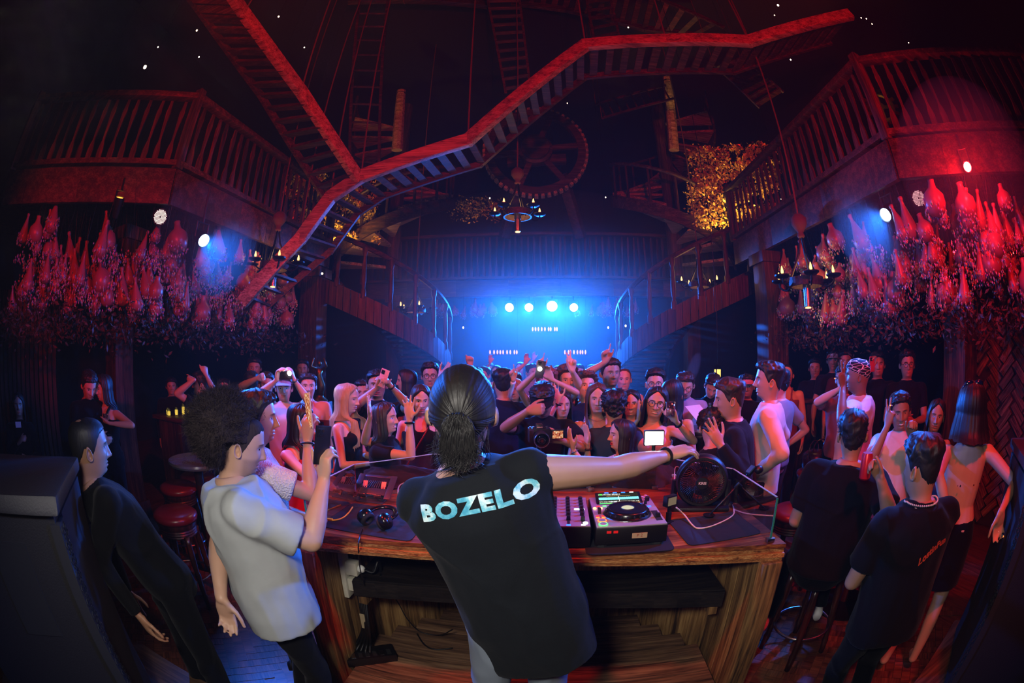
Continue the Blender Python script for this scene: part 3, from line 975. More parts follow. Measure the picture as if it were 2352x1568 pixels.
        if True:
            vb = MB(); V = []
            for i in range(6):
                for j in range(13):
                    t = R(-62 + 124 * j / 12); q = i / 5
                    V.append((.088 * math.sin(t) * (1 + .05 * q), .098 * math.cos(t) + q * .072 * math.cos(t * .9), .05 - .018 * q + .010 * (1 - (j - 6) ** 2 / 36)))
            nV = len(V); V = V + [(x_, y_, z_ - .005) for x_, y_, z_ in V]
            Fq = [(i * 13 + j, i * 13 + j + 1, (i + 1) * 13 + j + 1, (i + 1) * 13 + j) for i in range(5) for j in range(12)]
            Fq += [tuple(reversed([b_ + nV for b_ in q])) for q in Fq] + [(5 * 13 + j, 5 * 13 + j + 1, nV + 5 * 13 + j + 1, nV + 5 * 13 + j) for j in range(12)]
            p['children'].append(('cap_visor', skin_head(np.array(V)), Fq, cloth('cap_' + cap[1:], cap), True))
    if glasses:
        gb = MB()
        for sg in (-1, 1):
            rot = axes((1, 0, 0), (0, 0, 1), (0, -1, 0))
            gb.ring((sg * .033, .1, .004), .0235, .0021, 22, 6, rot)
            gb.tube([(sg * .056, .098, .008), (sg * .074, .07, .008), (sg * .082, -.005, .006), (sg * .083, -.03, -.006)], .0018, 6)
        gb.tube([(-.011, .101, .007), (0, .104, .010), (.011, .101, .007)], .0018, 6)
        p['children'].append(('glasses', skin_head(np.concatenate(gb.v)), gb.f, plain('spectacle_frame_' + glasses, {'dark': '#0a0a0c', 'gold': '#8a7040'}[glasses], .3, .6 if glasses == 'gold' else 0), True))
    # ---- clothing
    tm = cloth('cloth_' + (tc if isinstance(tc, str) else 'x') + ('k' if knit else ''), tc, knit=knit)
    cv = (.008, .0125, .02)[lod]
    mb = MB(); off = (.016 + loose) ; nm = 'shirt'
    def upto(s1, s0=-.30, narrow=None):
        rs = []
        base = [q for q in prof if s0 < q[0] < s1]
        lo = np.interp(s0, [q[0] for q in prof], range(len(prof)))
        def at_s(s):
            return [float(np.interp(s, [q[0] for q in prof], [q[j] for q in prof])) for j in (1, 2, 3)]
        ss = sorted(set([s0] + [q[0] for q in base] + [s1]))
        for s in ss:
            w, dp, sh = at_s(s)
            if loose and s < .55:                      # loose cloth hangs from the chest
                w = max(w, .150 if male else .13); dp = max(dp, .108 if male else .10)
            rs.append(ring_at(s, w, dp, sh, off))
        return rs
    def bust():
        if not male:
            for sg in (-1, 1): mb.ball(tuple(P + a * (TL * .64) + r2 * (sg * .066 * k) + f2 * (.075 * k)), .058 * k + off * .7, 12, 8)
    if top in ('tee', 'long', 'polo', 'sleeveless', 'crop'):
        rs = upto(.985, {'crop': .18}.get(top, hem))
        mb.loft(rs); bust()
        for sg in (1, -1):
            S, El, T = arms[sg]; out = r2 * sg
            ro = .056 * k * af + min(off * .8, .02)
            capsule(mb, shc + out * (.06 * k), S - out * .02 * k, ro * 1.0, ro * .98, 18)
            if loose: capsule(mb, S - out * .03 * k, P + a * (TL * .55) + out * (.10 * k), ro * .95, ro * .8, 18)
            capsule(mb, S - out * .03 * k, S + (El - S).normalized() * (.03 if top != 'sleeveless' else .012), ro, ro * .98, 18, flat1=(top == 'sleeveless'))
            if top in ('tee', 'polo', 'crop'):
                capsule(mb, S, S.lerp(El, sleeve + loose * 5), ro, ro * (.97 + loose * 3.5), 18, flat1=True)
            elif top == 'long':
                capsule(mb, S, El, ro, .046 * k * af + off * .7, 18); capsule(mb, El, El.lerp(T, .96), .046 * k * af + off * .7, .033 * k * af + off * .45, 18, flat1=True)
        if top in ('tee', 'long', 'sleeveless'):
            mb.ring(tuple(N - a * (.004 * k) - f2 * (.006 * k)), .064 * k * (1 + (fat - 1) * .6), .008 * k, 20, 8, RCm)
        if top == 'polo':
            mb.ring(tuple(N + a * (.005 * k) - f2 * (.006 * k)), .066 * k, .014 * k, 20, 8, RCm)
    elif top in ('tank', 'tube', 'halter'):
        nm = 'top'
        mb.loft(upto(.74 if top != 'tube' else .70, -.2)); bust()
        if top != 'tube':
            for sg in (-1, 1):
                x0 = (.075 if top == 'tank' else .06) * k; x1 = (.07 if top == 'tank' else .02) * k
                pts = [P + a * (TL * .70) + r2 * (sg * x0) + f2 * (.105 * k), P + a * (TL * .88) + r2 * (sg * x0) + f2 * (.082 * k), P + a * (TL * .985) + r2 * (sg * (x0 + x1) * .55) + f2 * (.0), P + a * (TL * .88) + r2 * (sg * x1 * 1.05) - f2 * (.088 * k), P + a * (TL * .68) + r2 * (sg * x1) - f2 * (.105 * k)]
                mb.tube(smooth_path([tuple(q) for q in pts], 5), .011 * k + .004, 8)
    elif top == 'dress':
        nm = 'dress'
        rs = upto(.70, -.12); bust()
        low = [ring_at(s, w, dp, 0, off) for s, w, dp in ((-.75, .20, .15), (-.5, .195, .145), (-.3, .185, .135))]
        mb.loft(low + rs)
    elif top == 'bareback':
        nm = 'top'
        mb.ring(tuple(P + a * (TL * .56) + f2 * (.012 * k)), 1.0, .007, 40, 6, RCm @ np.diag([.162 * k, .128 * k, 1.0]))
        bust()
    if mb.n:
        p['children'].append((nm, soft(mb, cv, 4 if not loose else 13), None, tm, (.0055 + loose * .12) if top != 'long' else .007))
    if bottom in ('trousers', 'shorts'):
        mb = MB()
        mb.loft([ring_at(s, w, dp, sh, .011) for s, w, dp, sh in ((-.26, .09, .08, 0), (-.1, .155, .112, 0), (.06, .152, .11, 0), (.12, .15, .105, 0))])
        for sg in (1, -1):
            A, Kn, T = legs[sg]
            capsule(mb, A, Kn, .092 * k * (fat * .5 + .5), .066 * k, 16)
            if bottom == 'trousers': capsule(mb, Kn, Kn.lerp(T, .97), .068 * k, .056 * k, 16, flat1=True)
        p['children'].append(('trousers' if bottom == 'trousers' else 'shorts', soft(mb, max(cv, .012), 4), None, cloth('cloth_' + bc, bc), .007))
    elif bottom == 'skirt':
        mb = MB(); mb.loft([ring_at(s, w, dp, 0, .012) for s, w, dp in ((-.62, .17, .135), (-.4, .175, .135), (-.1, .168, .118), (.06, .155, .108), (.16, .14, .098))])
        p['children'].append(('skirt', soft(mb, max(cv, .012), 4), None, cloth('cloth_' + bc, bc), .004))
    if shoes and not skinlegs:
        for sg in (1, -1):
            A, Kn, T = legs[sg]; b = T - up * (.075 * k)
            mb = MB(); rs = []
            for y, w, h in ((-.075, .026, .06), (-.05, .036, .085), (.0, .037, .085), (.06, .041, .06), (.12, .045, .045), (.165, .036, .034), (.19, .012, .02)):
                c = b + f * (y * k)
                rs.append([tuple(c + r * (w * k * math.cos(t)) + up * (max(0.0, h * k * (.5 + .5 * math.sin(t)))) + up * .003) for t in np.linspace(0, 2 * math.pi, 12, endpoint=False)])
            mb.loft(rs)
            p['children'].append(('shoe', np.concatenate(mb.v), mb.f, plain('shoe_' + shoec[1:], shoec, .5), True))
    p['group'] = group
    PEOPLE.append(p)
    return p

def finish_people():
    run_soft()
    for p in PEOPLE:
        t = p['task']; hv, hl, hf = p['head']
        nb = len(t['V'])
        V = np.concatenate([t['V'], hv])
        F = (t['F'].tolist() if isinstance(t['F'], np.ndarray) else list(t['F'])) + [tuple(i + nb for i in q) for q in hf]
        org = Vector((p['P'].x, p['P'].y, 0.0)); on = np.array(org)
        me = mesh_of('person', V - on, F)
        tone, eo, fpv, hcol = p['attr']
        n = len(V)
        hpv = np.tile(np.array([0, -1, -9.0]), (n, 1)); hpv[nb:] = hl
        at_ = me.attributes.new('hp', 'FLOAT_VECTOR', 'POINT'); at_.data.foreach_set('vector', hpv.ravel())
        at_ = me.attributes.new('fp', 'FLOAT_VECTOR', 'POINT'); at_.data.foreach_set('vector', np.tile(np.array(fpv, float), n))
        at_ = me.attributes.new('skin', 'FLOAT_COLOR', 'POINT'); at_.data.foreach_set('color', np.tile(np.array([*tone, eo]), n))
        at_ = me.attributes.new('hairc', 'FLOAT_COLOR', 'POINT'); at_.data.foreach_set('color', np.tile(np.array([*hcol, 1]), n))
        o = link('person', me, SKIN, label=p['label'], cat='person', group=p['group'])
        o.location = org
        p['obj'] = o
        for nm, g, f, mat, opt in p['children']:
            if isinstance(g, dict):
                Vc = g['V'].copy()
                if opt:
                    q = Vc * np.array([11, 11, 6.5])
                    nz = vnoise(q, 5) + .5 * vnoise(q * 2.1, 9)
                    qq = Vc @ np.array([[5.0, 1.5, 0], [-1.5, 5.0, 1.2], [1.2, -2.2, 3.4]])
                    wq = qq + .55 * np.stack([vnoise(qq * .8, 31), vnoise(qq * .8, 32), vnoise(qq * .8, 33)], -1)
                    nz = nz * .7 + 1.25 * ((1 - np.abs(vnoise(wq, 14)) * 1.7) ** 3 - .3)
                    Vc = Vc + g['N'] * (opt * nz * (1.0 if p['lod'] < 2 else 1.5))[:, None]
                m2 = mesh_of(nm, Vc - on, g['F'])
                p[nm + '_V'] = Vc; p[nm + '_F'] = g['F']
            else:
                m2 = mesh_of(nm, np.asarray(g) - on, f)
            c = link(nm, m2, mat, o)
            p.setdefault('ch', {}).setdefault(nm, []).append(c)

# ------------------------------------------------------------------ the hall: its axis runs 4 degrees to the right of the lens
HY = R(4.0)
def HP(X, Y, z=0.0):
    X = X - .16
    return Vector((X * math.cos(HY) + Y * math.sin(HY), -X * math.sin(HY) + Y * math.cos(HY), z))
HR = rotz(-HY)
OLD = wood('old_timber', '#150c08', '#3a2216', '#62402a', axis=0, scale=1.2)
OLDZ = wood('old_timber_upright', '#150c08', '#3a2216', '#62402a', axis=2, scale=1.2)
PALE = wood('worn_timber', '#4a3024', '#9a7458', '#c8a684', axis=0, scale=1.4)
BOARD = wood('stained_board', '#1a0e0a', '#3f2318', '#633c28', axis=2, scale=1.0)
BLACKP = plain('black_wall', '#0b0a0c', .9, grain=3, amt=.4)
FLOORM = wood('parquet_oak', '#2a150f', '#5a3222', '#7c4a33', axis=1, scale=1.6, rough=.32, spec=.5, bump=.12)
def struct(name, mb, mat, **k): return mb.build(name, mat, kind='structure', **k)
fl = struct('floor', MB().box((0, 6, -.056), (20, 22, .1)), FLOORM)
# herringbone blocks of the parquet where they can be told apart (beside the booth)
PW, PN = .072, 5
pm = MB().box((0, 0, -.004), (PN * PW - .004, PW - .004, .008)).mesh('parquet_block'); pm.materials.append(FLOORM)
cnt = 0
for cx, cy in ((-2.15, 2.15), (2.35, 1.75)):
    cells = []
    for i in range(-70, 70):
        for j in range(-6, 7):
            for q in (0, 1):
                u, v = (i + j * 2 * PN + PN / 2, i + .5) if q == 0 else (i + j * 2 * PN + PN + .5, i + 1 - PN / 2)
                p = np.array([u, v]) * PW
                a = R(41)
                x, y = p[0] * math.cos(a) - p[1] * math.sin(a), p[0] * math.sin(a) + p[1] * math.cos(a)
                cells.append((math.hypot(x, y * .9), x, y, a + q * math.pi / 2))
    cells.sort()
    for d, x, y, a in cells[:140]:
        o = link('parquet_block', pm, None, fl)
        o.location = (cx + x, cy + y, .0005); o.rotation_euler = (0, 0, a)
struct('ceiling', MB().box((0, 6, 9.55), (20, 22, .1)), BLACKP)
struct('wall_back', MB().box((1, 16.2, 4.7), (20, .2, 9.6)), BLACKP)
struct('wall_left', MB().box((-8.3, 6, 4.7), (.2, 22, 9.6)), BLACKP)
struct('wall_front', MB().box((0, -3.2, 4.7), (20, .2, 9.6)), BLACKP)
wr = struct('wall_right', MB().box((8.6, 7, 4.7), (.2, 20, 9.6)), BLACKP)
# right-hand wall clad with short timber offcuts laid herringbone fashion
wc = struct('wall_right_clad', MB().box((5.34, .85, 1.72), (.3, 3.5, 3.44)), plain('clay_wall', '#2a1711', .95, bump=.4, grain=18))
bm_ = MB().box((0, 0, 0), (.045, .27, .088), taper=.92).mesh('timber_offcut'); bm_.materials.append(wood('offcut_timber', '#2c170f', '#6b3d27', '#9c6844', axis=1, scale=2.0, rough=.8))
W_, n_ = .1, 3
for i in range(-30, 40):
    for j in range(-8, 9):
        for q in (0, 1):
            u, v = (i + j * 2 * n_ + n_ / 2, i + .5) if q == 0 else (i + j * 2 * n_ + n_ + .5, i + 1 - n_ / 2)
            a = R(45); x, y = (u * math.cos(a) - v * math.sin(a)) * W_, (u * math.sin(a) + v * math.cos(a)) * W_
            if .9 < x + 1.5 < 2.5 and .1 < y + 1.7 < 3.3 and random.random() < .93:
                o = link('timber_offcut', bm_, None, wc)
                o.location = (5.185 + random.uniform(-.02, .012), x + 1.5, y + 1.7)
                o.rotation_euler = (a + q * math.pi / 2 + random.uniform(-.06, .06), 0, 0)

# ------------------------------------------------------------------ turned baluster boards shared by all railings
def baluster_mesh(h, w=.075, t=.03):
    prof = [(0, .9), (.05, 1.0), (.16, 1.0), (.24, .72), (.3, .42), (.36, .38), (.55, .52), (.7, .7), (.8, .86), (.86, .6), (.9, .62), (.95, .5), (1.0, .5)]
    mb = MB()
    rings = [[(-w / 2 * q, -t / 2, z * h), (w / 2 * q, -t / 2, z * h), (w / 2 * q, t / 2, z * h), (-w / 2 * q, t / 2, z * h)] for z, q in prof]
    mb.loft(rings)
    me = mb.mesh('baluster'); me.materials.append(OLDZ)
    return me
BAL = {}
def railing(parent, pts, z0, h, spacing=.15, post=.1, flat=True):
    key = round(h, 2)
    if key not in BAL: BAL[key] = baluster_mesh(h - .16)
    for a, b in zip(pts[:-1], pts[1:]):
        a, b = Vector(a), Vector(b); d = b - a; L = d.length
        yaw = math.atan2(d.y, d.x)
        MB().beam(a + Vector((0, 0, z0 + h - a.z + 0)) * 0 + Vector((a.x, a.y, z0 + h)) - a * 0 if False else Vector((a.x, a.y, z0 + h)), Vector((b.x, b.y, z0 + h)), .12, .075).build('handrail', OLD, parent, bevel=.012)
        MB().beam(Vector((a.x, a.y, z0 + .06)), Vector((b.x, b.y, z0 + .06)), .1, .06).build('bottom_rail', OLD, parent)
        n = max(2, int(L / spacing))
        for i in range(1, n):
            o = link('baluster', BAL[key], None, parent)
            p = a.lerp(b, i / n)
            o.location = (p.x, p.y, z0 + .085); o.rotation_euler = (0, random.uniform(-.03, .03), yaw)
    for p in pts:
        MB().box((p[0], p[1], z0 + (h + .1) / 2), (post, post, h + .1)).build('post', OLDZ, parent, bevel=.01)
DECK = 3.8
def balcony(label, edge, outer, far=None, h=.9):
    root = thing('balcony', label, 'balcony', (edge[1].x, edge[1].y, 3.4))
    inv = Vector(root.location)
    sub = lambda p, z=0: Vector((p.x, p.y, z)) - inv
    poly = [(p.x - inv.x, p.y - inv.y) for p in edge + outer]
    ar = sum(poly[i][0] * poly[(i + 1) % len(poly)][1] - poly[(i + 1) % len(poly)][0] * poly[i][1] for i in range(len(poly)))
    if ar < 0: poly = poly[::-1]
    MB().prism(poly, .26, .40).build('deck', BOARD, root)
    for a, b in zip(edge[:-1], edge[1:]):
        nseg = max(1, round((b - a).length / 1.2))
        for i in range(nseg):
            p, q = a.lerp(b, i / nseg), a.lerp(b, (i + 1) / nseg)
            MB().beam(sub(p, 3.6), sub(q, 3.6), .07, .39).build('fascia_board', OLD, root, bevel=.008)
    railing(root, [sub(p) + Vector((0, 0, 0)) for p in edge], DECK - 3.4, h)
    for c in list(root.children):
        pass
    return root
lb = balcony('left timber balcony with flat turned balusters above the hanging flasks', [HP(-5.2, .9), HP(-3.42, 2.62), HP(-3.34, 6.2)], [HP(-7.6, 6.2), HP(-7.6, .9)])
rb = balcony('right timber balcony with flat turned balusters beside the red lamp', [HP(5.0, .55), HP(3.3, 2.32), HP(3.34, 6.2)], [HP(7.6, 6.2), HP(7.6, .55)])
bb = balcony('rear timber gallery with railing above the four blue spotlights', [HP(-4.4, 10), HP(4.4, 10)], [HP(4.4, 12), HP(-4.4, 12)], h=1.15)
# ------------------------------------------------------------------ columns
def column(px, w, X, Y, label, top=3.4):
    p = HP(X, Y)
    r = thing('wooden_column', label, 'column', (p.x, p.y, 0), -HY)
    MB().box((0, 0, top / 2), (w, w, top)).build('shaft', OLDZ, r, bevel=.02)
    MB().box((0, 0, .1), (w + .06, w + .06, .2)).build('base_block', OLDZ, r, bevel=.01)
    MB().box((0, 0, top - .08), (w + .08, w + .08, .16)).build('capital', OLDZ, r, bevel=.01)
column(0, .30, -4.55, 2.85, 'square timber column at far left beside the couple in black')
column(0, .34, 4.46, 2.54, 'square timber column at far right behind the woman with a bare back')
column(0, .36, -3.55, 6.15, 'timber column left of the curved stair behind the long-haired blonde woman')
column(0, .36, 3.45, 5.35, 'tall timber column behind the man in the cream sweater')
column(0, .32, -3.3, 9.6, 'slim timber column under the left curved stair')
column(0, .32, 3.5, 9.0, 'slim timber column under the right curved stair near the smoke')

# ------------------------------------------------------------------ curved stairs (mirror pair) and the spirals above them
def curved_stair(sg, label):
    c = HP(sg * 3.35, 8.0)
    root = thing('curved_staircase', label, 'staircase', (c.x, c.y, 0))
    Rr = 1.72
    def pt(phi, rad, z):           # phi: 0 towards the hall's middle, negative towards the lens
        X, Y = -sg * rad * math.cos(phi), rad * math.sin(phi)
        v = Vector((X * math.cos(HY) + Y * math.sin(HY), -X * math.sin(HY) + Y * math.cos(HY), z))
        return v
    zt = lambda ph: 2.08 - ph / R(90) * 1.15
    n = 40
    ang = [R(60) - i / n * R(175) for i in range(n + 1)]
    # outer string: narrow upright boards
    for i in range(n):
        a0, a1 = ang[i] - .003, ang[i + 1] + .003
        z0, z1 = zt(a0), zt(a1)
        if z1 < .35: continue
        hgt = .40
        V = []
        for a_, z_ in ((a0, z0), (a1, z1)):
            for rr in (Rr - .025, Rr + .025):
                V += [pt(a_, rr, z_ - hgt), pt(a_, rr, z_)]
        MB().add([tuple(v) for v in V], [(0, 4, 5, 1), (2, 3, 7, 6), (0, 2, 6, 4), (1, 5, 7, 3), (0, 1, 3, 2), (4, 6, 7, 5)]).build('string_board', BOARD, root)
    for i in range(26):            # treads
        a = R(58) - i / 26 * R(172); z = zt(a) - .12
        da = R(172) / 26
        V = [tuple(pt(a - q, rr, zz)) for q in (0, da * 1.15) for rr in (.75, Rr - .03) for zz in (z - .045, z)]
        MB().add(V, [(0, 1, 3, 2), (4, 6, 7, 5), (0, 4, 5, 1), (2, 3, 7, 6), (0, 2, 6, 4), (1, 5, 7, 3)]).build('tread', OLD, root)
    MB().tube(smooth_path([tuple(pt(a, .75, zt(a) - .2)) for a in ang[::4]], 4), .06, 6).build('inner_string', OLD, root)
    for i in range(0, 9):
        a = R(25) - i / 8 * R(125)
        z = zt(a)
        b = pt(a, Rr, z - .05)
        mb = MB().lathe([(.05, 0), (.05, .12), (.03, .16), (.045, .3), (.04, .55), (.028, .7), (.045, .76), (.05, .8), (.05, .86)], 10, tuple(b))
        mb.build('post', OLDZ, root, smooth=40)
    hr = smooth_path([tuple(pt(a, Rr, zt(a) + .82)) for a in ang[7::3]], 4)
    MB().tube(hr, .045, 8).build('handrail', OLD, root, smooth=40)
    return root
curved_stair(-1, 'curved timber staircase with boarded string on the left of the blue lights')
curved_stair(1, 'curved timber staircase with boarded string on the right of the blue lights')
def spiral(sg, label):
    c = HP(sg * 3.15, 8.9)
    root = thing('spiral_staircase', label, 'staircase', (c.x, c.y, DECK - .1))
    MB().tube([(0, 0, 0), (0, 0, 4.6)], .17, 12).build('newel', OLDZ, root, smooth=40)
    for i in range(16):
        a = R(-150) + i * R(24); z = .28 + i * .24
        X = lambda r_, b: (-sg * r_ * math.cos(b) * math.cos(HY) + r_ * math.sin(b) * math.sin(HY), r_ * math.sin(b) * math.cos(HY) + sg * r_ * math.cos(b) * math.sin(HY))
        V = [(*X(rr, a + q), zz) for q in (-R(14), R(14)) for rr in (.14, 1.34) for zz in (z - .06, z)]
        MB().add(V, [(0, 1, 3, 2), (4, 6, 7, 5), (0, 4, 5, 1), (2, 3, 7, 6), (0, 2, 6, 4), (1, 5, 7, 3)]).build('tread', PALE, root)
        p = X(1.32, a)
        MB().tube([(*p, z), (*p, z + .85)], .03, 8).build('post', OLDZ, root)
    path = [(*X(1.34, R(-150) + t * R(24)), .28 + t * .24) for t in np.arange(0, 15.01, .5)]
    V = []
    for x, y, z in path: V += [(x, y, z - .22), (x, y, z + .06), (x * 1.04, y * 1.04, z + .06), (x * 1.04, y * 1.04, z - .22)]
    MB().loft([V[i * 4:i * 4 + 4] for i in range(len(path))]).build('outer_string', OLD, root)
    MB().tube([(x, y, z + .86) for x, y, z in path], .04, 8).build('handrail', OLD, root)
spiral(-1, 'spiral timber staircase with round newel rising on the left behind the bridge')
spiral(1, 'spiral timber staircase with round newel rising on the right by the golden foliage')

# ------------------------------------------------------------------ hanging bridges of planks and beams
def bridge(label, beam, edge, nslat, bw=.10, bh=.15, slat=(.11, .03), rope=True, mat=PALE, sm=PALE):
    """beam: points of the near beam, edge: matching points of the far edge"""
    o0 = sum((Vector(b) for b in beam), Vector()) / len(beam)
    root = thing('hanging_bridge', label, 'bridge', o0)
    B = [Vector(b) - o0 for b in beam]; Ed = [Vector(e) - o0 for e in edge]
    for a, b in zip(B[:-1], B[1:]):
        d = (b - a).normalized() * .04
        MB().beam(a - d, b + d, bw, bh).build('beam', mat, root, bevel=.012)
    for a, b in zip(Ed[:-1], Ed[1:]):
        d = (b - a).normalized() * .03
        MB().beam(a - d, b + d, .05, .09).build('edge_beam', OLD, root)
    Ls = [(B[i + 1] - B[i]).length for i in range(len(B) - 1)]; T = sum(Ls)
    for s in range(nslat):
        t = (s + .5) / nslat * T; i = 0
        while i < len(Ls) - 1 and t > Ls[i]: t -= Ls[i]; i += 1
        q = t / Ls[i]
        p0, p1 = B[i].lerp(B[i + 1], q), Ed[i].lerp(Ed[i + 1], q)
        dirv = (B[i + 1] - B[i]).normalized()
        upv = dirv.cross(p1 - p0)
        up2 = Vector((0, 0, 1)) if abs(dirv.z) > .35 else upv
        p0 = p0 + Vector((0, 0, -.04)); p1 = p1 + Vector((0, 0, -.0))
        MB().beam(p0, p1, slat[0] * random.uniform(.9, 1.1), slat[1], up=up2 if up2.length > .01 else (0, 0, 1)).build('slat', sm, root)
    if rope:
        for b in B[1:-1]:
            MB().tube([tuple(b), tuple(b + Vector((random.uniform(-.15, .15), .05, 8.8 - o0.z - b.z)))], .012, 6).build('rope', plain('rope_fibre', '#5a4030', .9), root)
    return root
def far_edge(pts, w, nrm=(0, 1, 0)):
    v = Vector(nrm).normalized() * w
    return [Vector(p) + v for p in pts]
mb_pts = [at_h(560, 690, 5.5), at_h(690, 548, 5.35), at_h(760, 452, 5.2), at_h(830, 405, 5.0), at_h(1075, 322, 4.7), at_h(1345, 103, 4.2), at_h(1530, 92, 4.3), at_h(1720, 95, 4.5), at_h(1950, 34, 5.0)]
bridge('long zigzag plank bridge with a bright red-lit beam crossing the hall overhead', mb_pts, [at_h(600, 716, 5.9)] + [p + Vector((.12, .72, 0)) for p in mb_pts[1:3]] + [p + Vector((.1, .72, 0)) for p in mb_pts[3:]], 46, bh=.17, slat=(.10, .03), sm=OLD)
ub = [at_h(470, -110, 3.6), at_h(560, 30, 4.0), at_h(692, 210, 4.5), at_h(822, 408, 5.0)]
ue = [at_h(360, -110, 3.8), at_h(462, 30, 4.3), at_h(600, 220, 4.9), at_h(742, 446, 5.5)]
bridge('steep plank bridge rising to the upper left from the zigzag bridge', ub, ue, 21, slat=(.11, .04), sm=OLD)
fb = [at_h(1180, 8, 6.6), at_h(1300, 22, 6.6), at_h(1480, 66, 6.8), at_h(1600, 82, 7.0)]
bridge('dim far plank bridge with crosswise slats at the top of the hall', fb, [at_h(1200, -60, 6.2), at_h(1320, -46, 6.2), at_h(1500, -8, 6.3), at_h(1660, 62, 6.6)], 16, rope=False, mat=OLD, sm=OLD)
tb = [at_h(800, 2, 6.4), at_h(1120, 12, 6.4)]
tbo = thing('roof_beam', 'dark red roof beam above the tall rope ladder', 'beam', tb[0])
MB().beam((0, 0, 0), tb[1] - tb[0], .14, .16).build('timber', OLD, tbo, bevel=.01)
MB().ring(((tb[1] - tb[0]) * .4), .1, .012, 16, 6, axes((0, 1, 0), (0, 0, 1), (1, 0, 0))).build('rope_lashing', plain('rope_fibre', '#5a4030', .9), tbo)
def ladder(label, tl, tr, bl, br, n, rail=.022, rung=(.03, .02), mat=OLD):
    c = Vector(bl)
    root = thing('ladder', label, 'ladder', c)
    tl, tr, bl, br = [Vector(p) - c for p in (tl, tr, bl, br)]
    for a, b in ((tl, bl), (tr, br)):
        MB().beam(a, b, rail * 2, rail * 1.6, up=(0, 1, 0)).build('side_rail', mat, root)
    for i in range(n):
        q = (i + .5) / n
        MB().beam(tl.lerp(bl, q), tr.lerp(br, q), rung[0], rung[1], up=(0, .5, 1)).build('rung', mat, root)
    for a in (tl, tr):
        if a.z + c.z < 9.4: MB().tube([a, Vector((a.x, a.y, 9.48 - c.z))], .008, 6).build('rope', plain('rope_fibre', '#5a4030', .9), root)
    return root
ladder('tall thin ladder hanging left of the spiral newel, twelve rungs', at_h(835, -60, 5.6), at_h(898, -60, 5.6), at_h(804, 392, 6.0), at_h(871, 398, 6.0), 13)
ladder('wide-runged ladder hanging above the wooden gear wheel', at_h(1112, -40, 5.6), at_h(1188, -40, 5.6), at_h(1162, 215, 6.4), at_h(1218, 205, 6.4), 13, rung=(.07, .035))
ladder('short ladder leaning on the red beam near the top right', at_h(1338, -40, 5.3), at_h(1392, -40, 5.5), at_h(1366, 100, 5.2), at_h(1422, 84, 5.6), 7, rung=(.05, .03))
ladder('ladder lying almost level right of the gear wheel', at_h(1368, 240, 7.4), at_h(1382, 272, 7.2), at_h(1530, 196, 7.2), at_h(1548, 226, 7.0), 9, mat=OLD)
ladder('dim stair ladder behind the cable at the upper right', at_h(1640, 150, 6.4), at_h(1700, 130, 6.4), at_h(1745, 248, 6.8), at_h(1800, 212, 6.8), 7, rung=(.1, .04))

# ------------------------------------------------------------------ the wooden gear wheel
gc = at_h(1230, 345, 8.6)
gw = thing('wooden_cog', 'large wooden gear wheel with six spokes and worn pale teeth', 'wheel', gc, rot=(R(90), 0, -R(3)))
GR = 1.12
mb = MB()
prof = [(GR - .17, -.07), (GR, -.07), (GR, .07), (GR - .17, .07)]
mb.loft([[(r_ * math.cos(t), r_ * math.sin(t), z) for r_, z in prof] for t in np.linspace(0, 2 * math.pi, 49)], caps=False)
mb.build('rim', OLD, gw)
for i in range(6):
    a = R(8 + 60 * i)
    MB().beam((.3 * math.cos(a), .3 * math.sin(a), 0), ((GR - .1) * math.cos(a), (GR - .1) * math.sin(a), 0), .13, .09, up=(0, 0, 1)).build('spoke', OLD, gw)
hub = MB().lathe([(.0, -.14), (.36, -.14), (.38, -.05), (.38, .1), (.32, .14), (.31, .22), (.02, .22), (.02, .24), (0, .24)], 32).build('hub', OLD, gw, smooth=40)
tm_ = MB().box((0, 0, 0), (.075, .085, .13), taper=.8).mesh('tooth'); tm_.materials.append(wood('pale_tooth', '#5b4530', '#a5865e', '#cdb38a', scale=2))
for i in range(52):
    a = 2 * math.pi * i / 52
    o = link('tooth', tm_, None, gw)
    o.location = ((GR + .03) * math.cos(a), (GR + .03) * math.sin(a), 0); o.rotation_euler = (0, 0, a)
gs = thing('timber_trestle', 'raking timber props carrying the big gear wheel', 'trestle', HP(0, 9.9, 3.8))
g0 = Vector(gs.location)
for a, b in ((at_h(1290, 400, 8.9), at_h(1335, 545, 9.6)), (at_h(1195, 400, 8.9), at_h(1158, 545, 9.6)), (at_h(1165, 372, 8.85), at_h(1300, 366, 8.85))):
    MB().beam(a - g0, b - g0, .22, .2).build('prop', OLD, gs, bevel=.015)

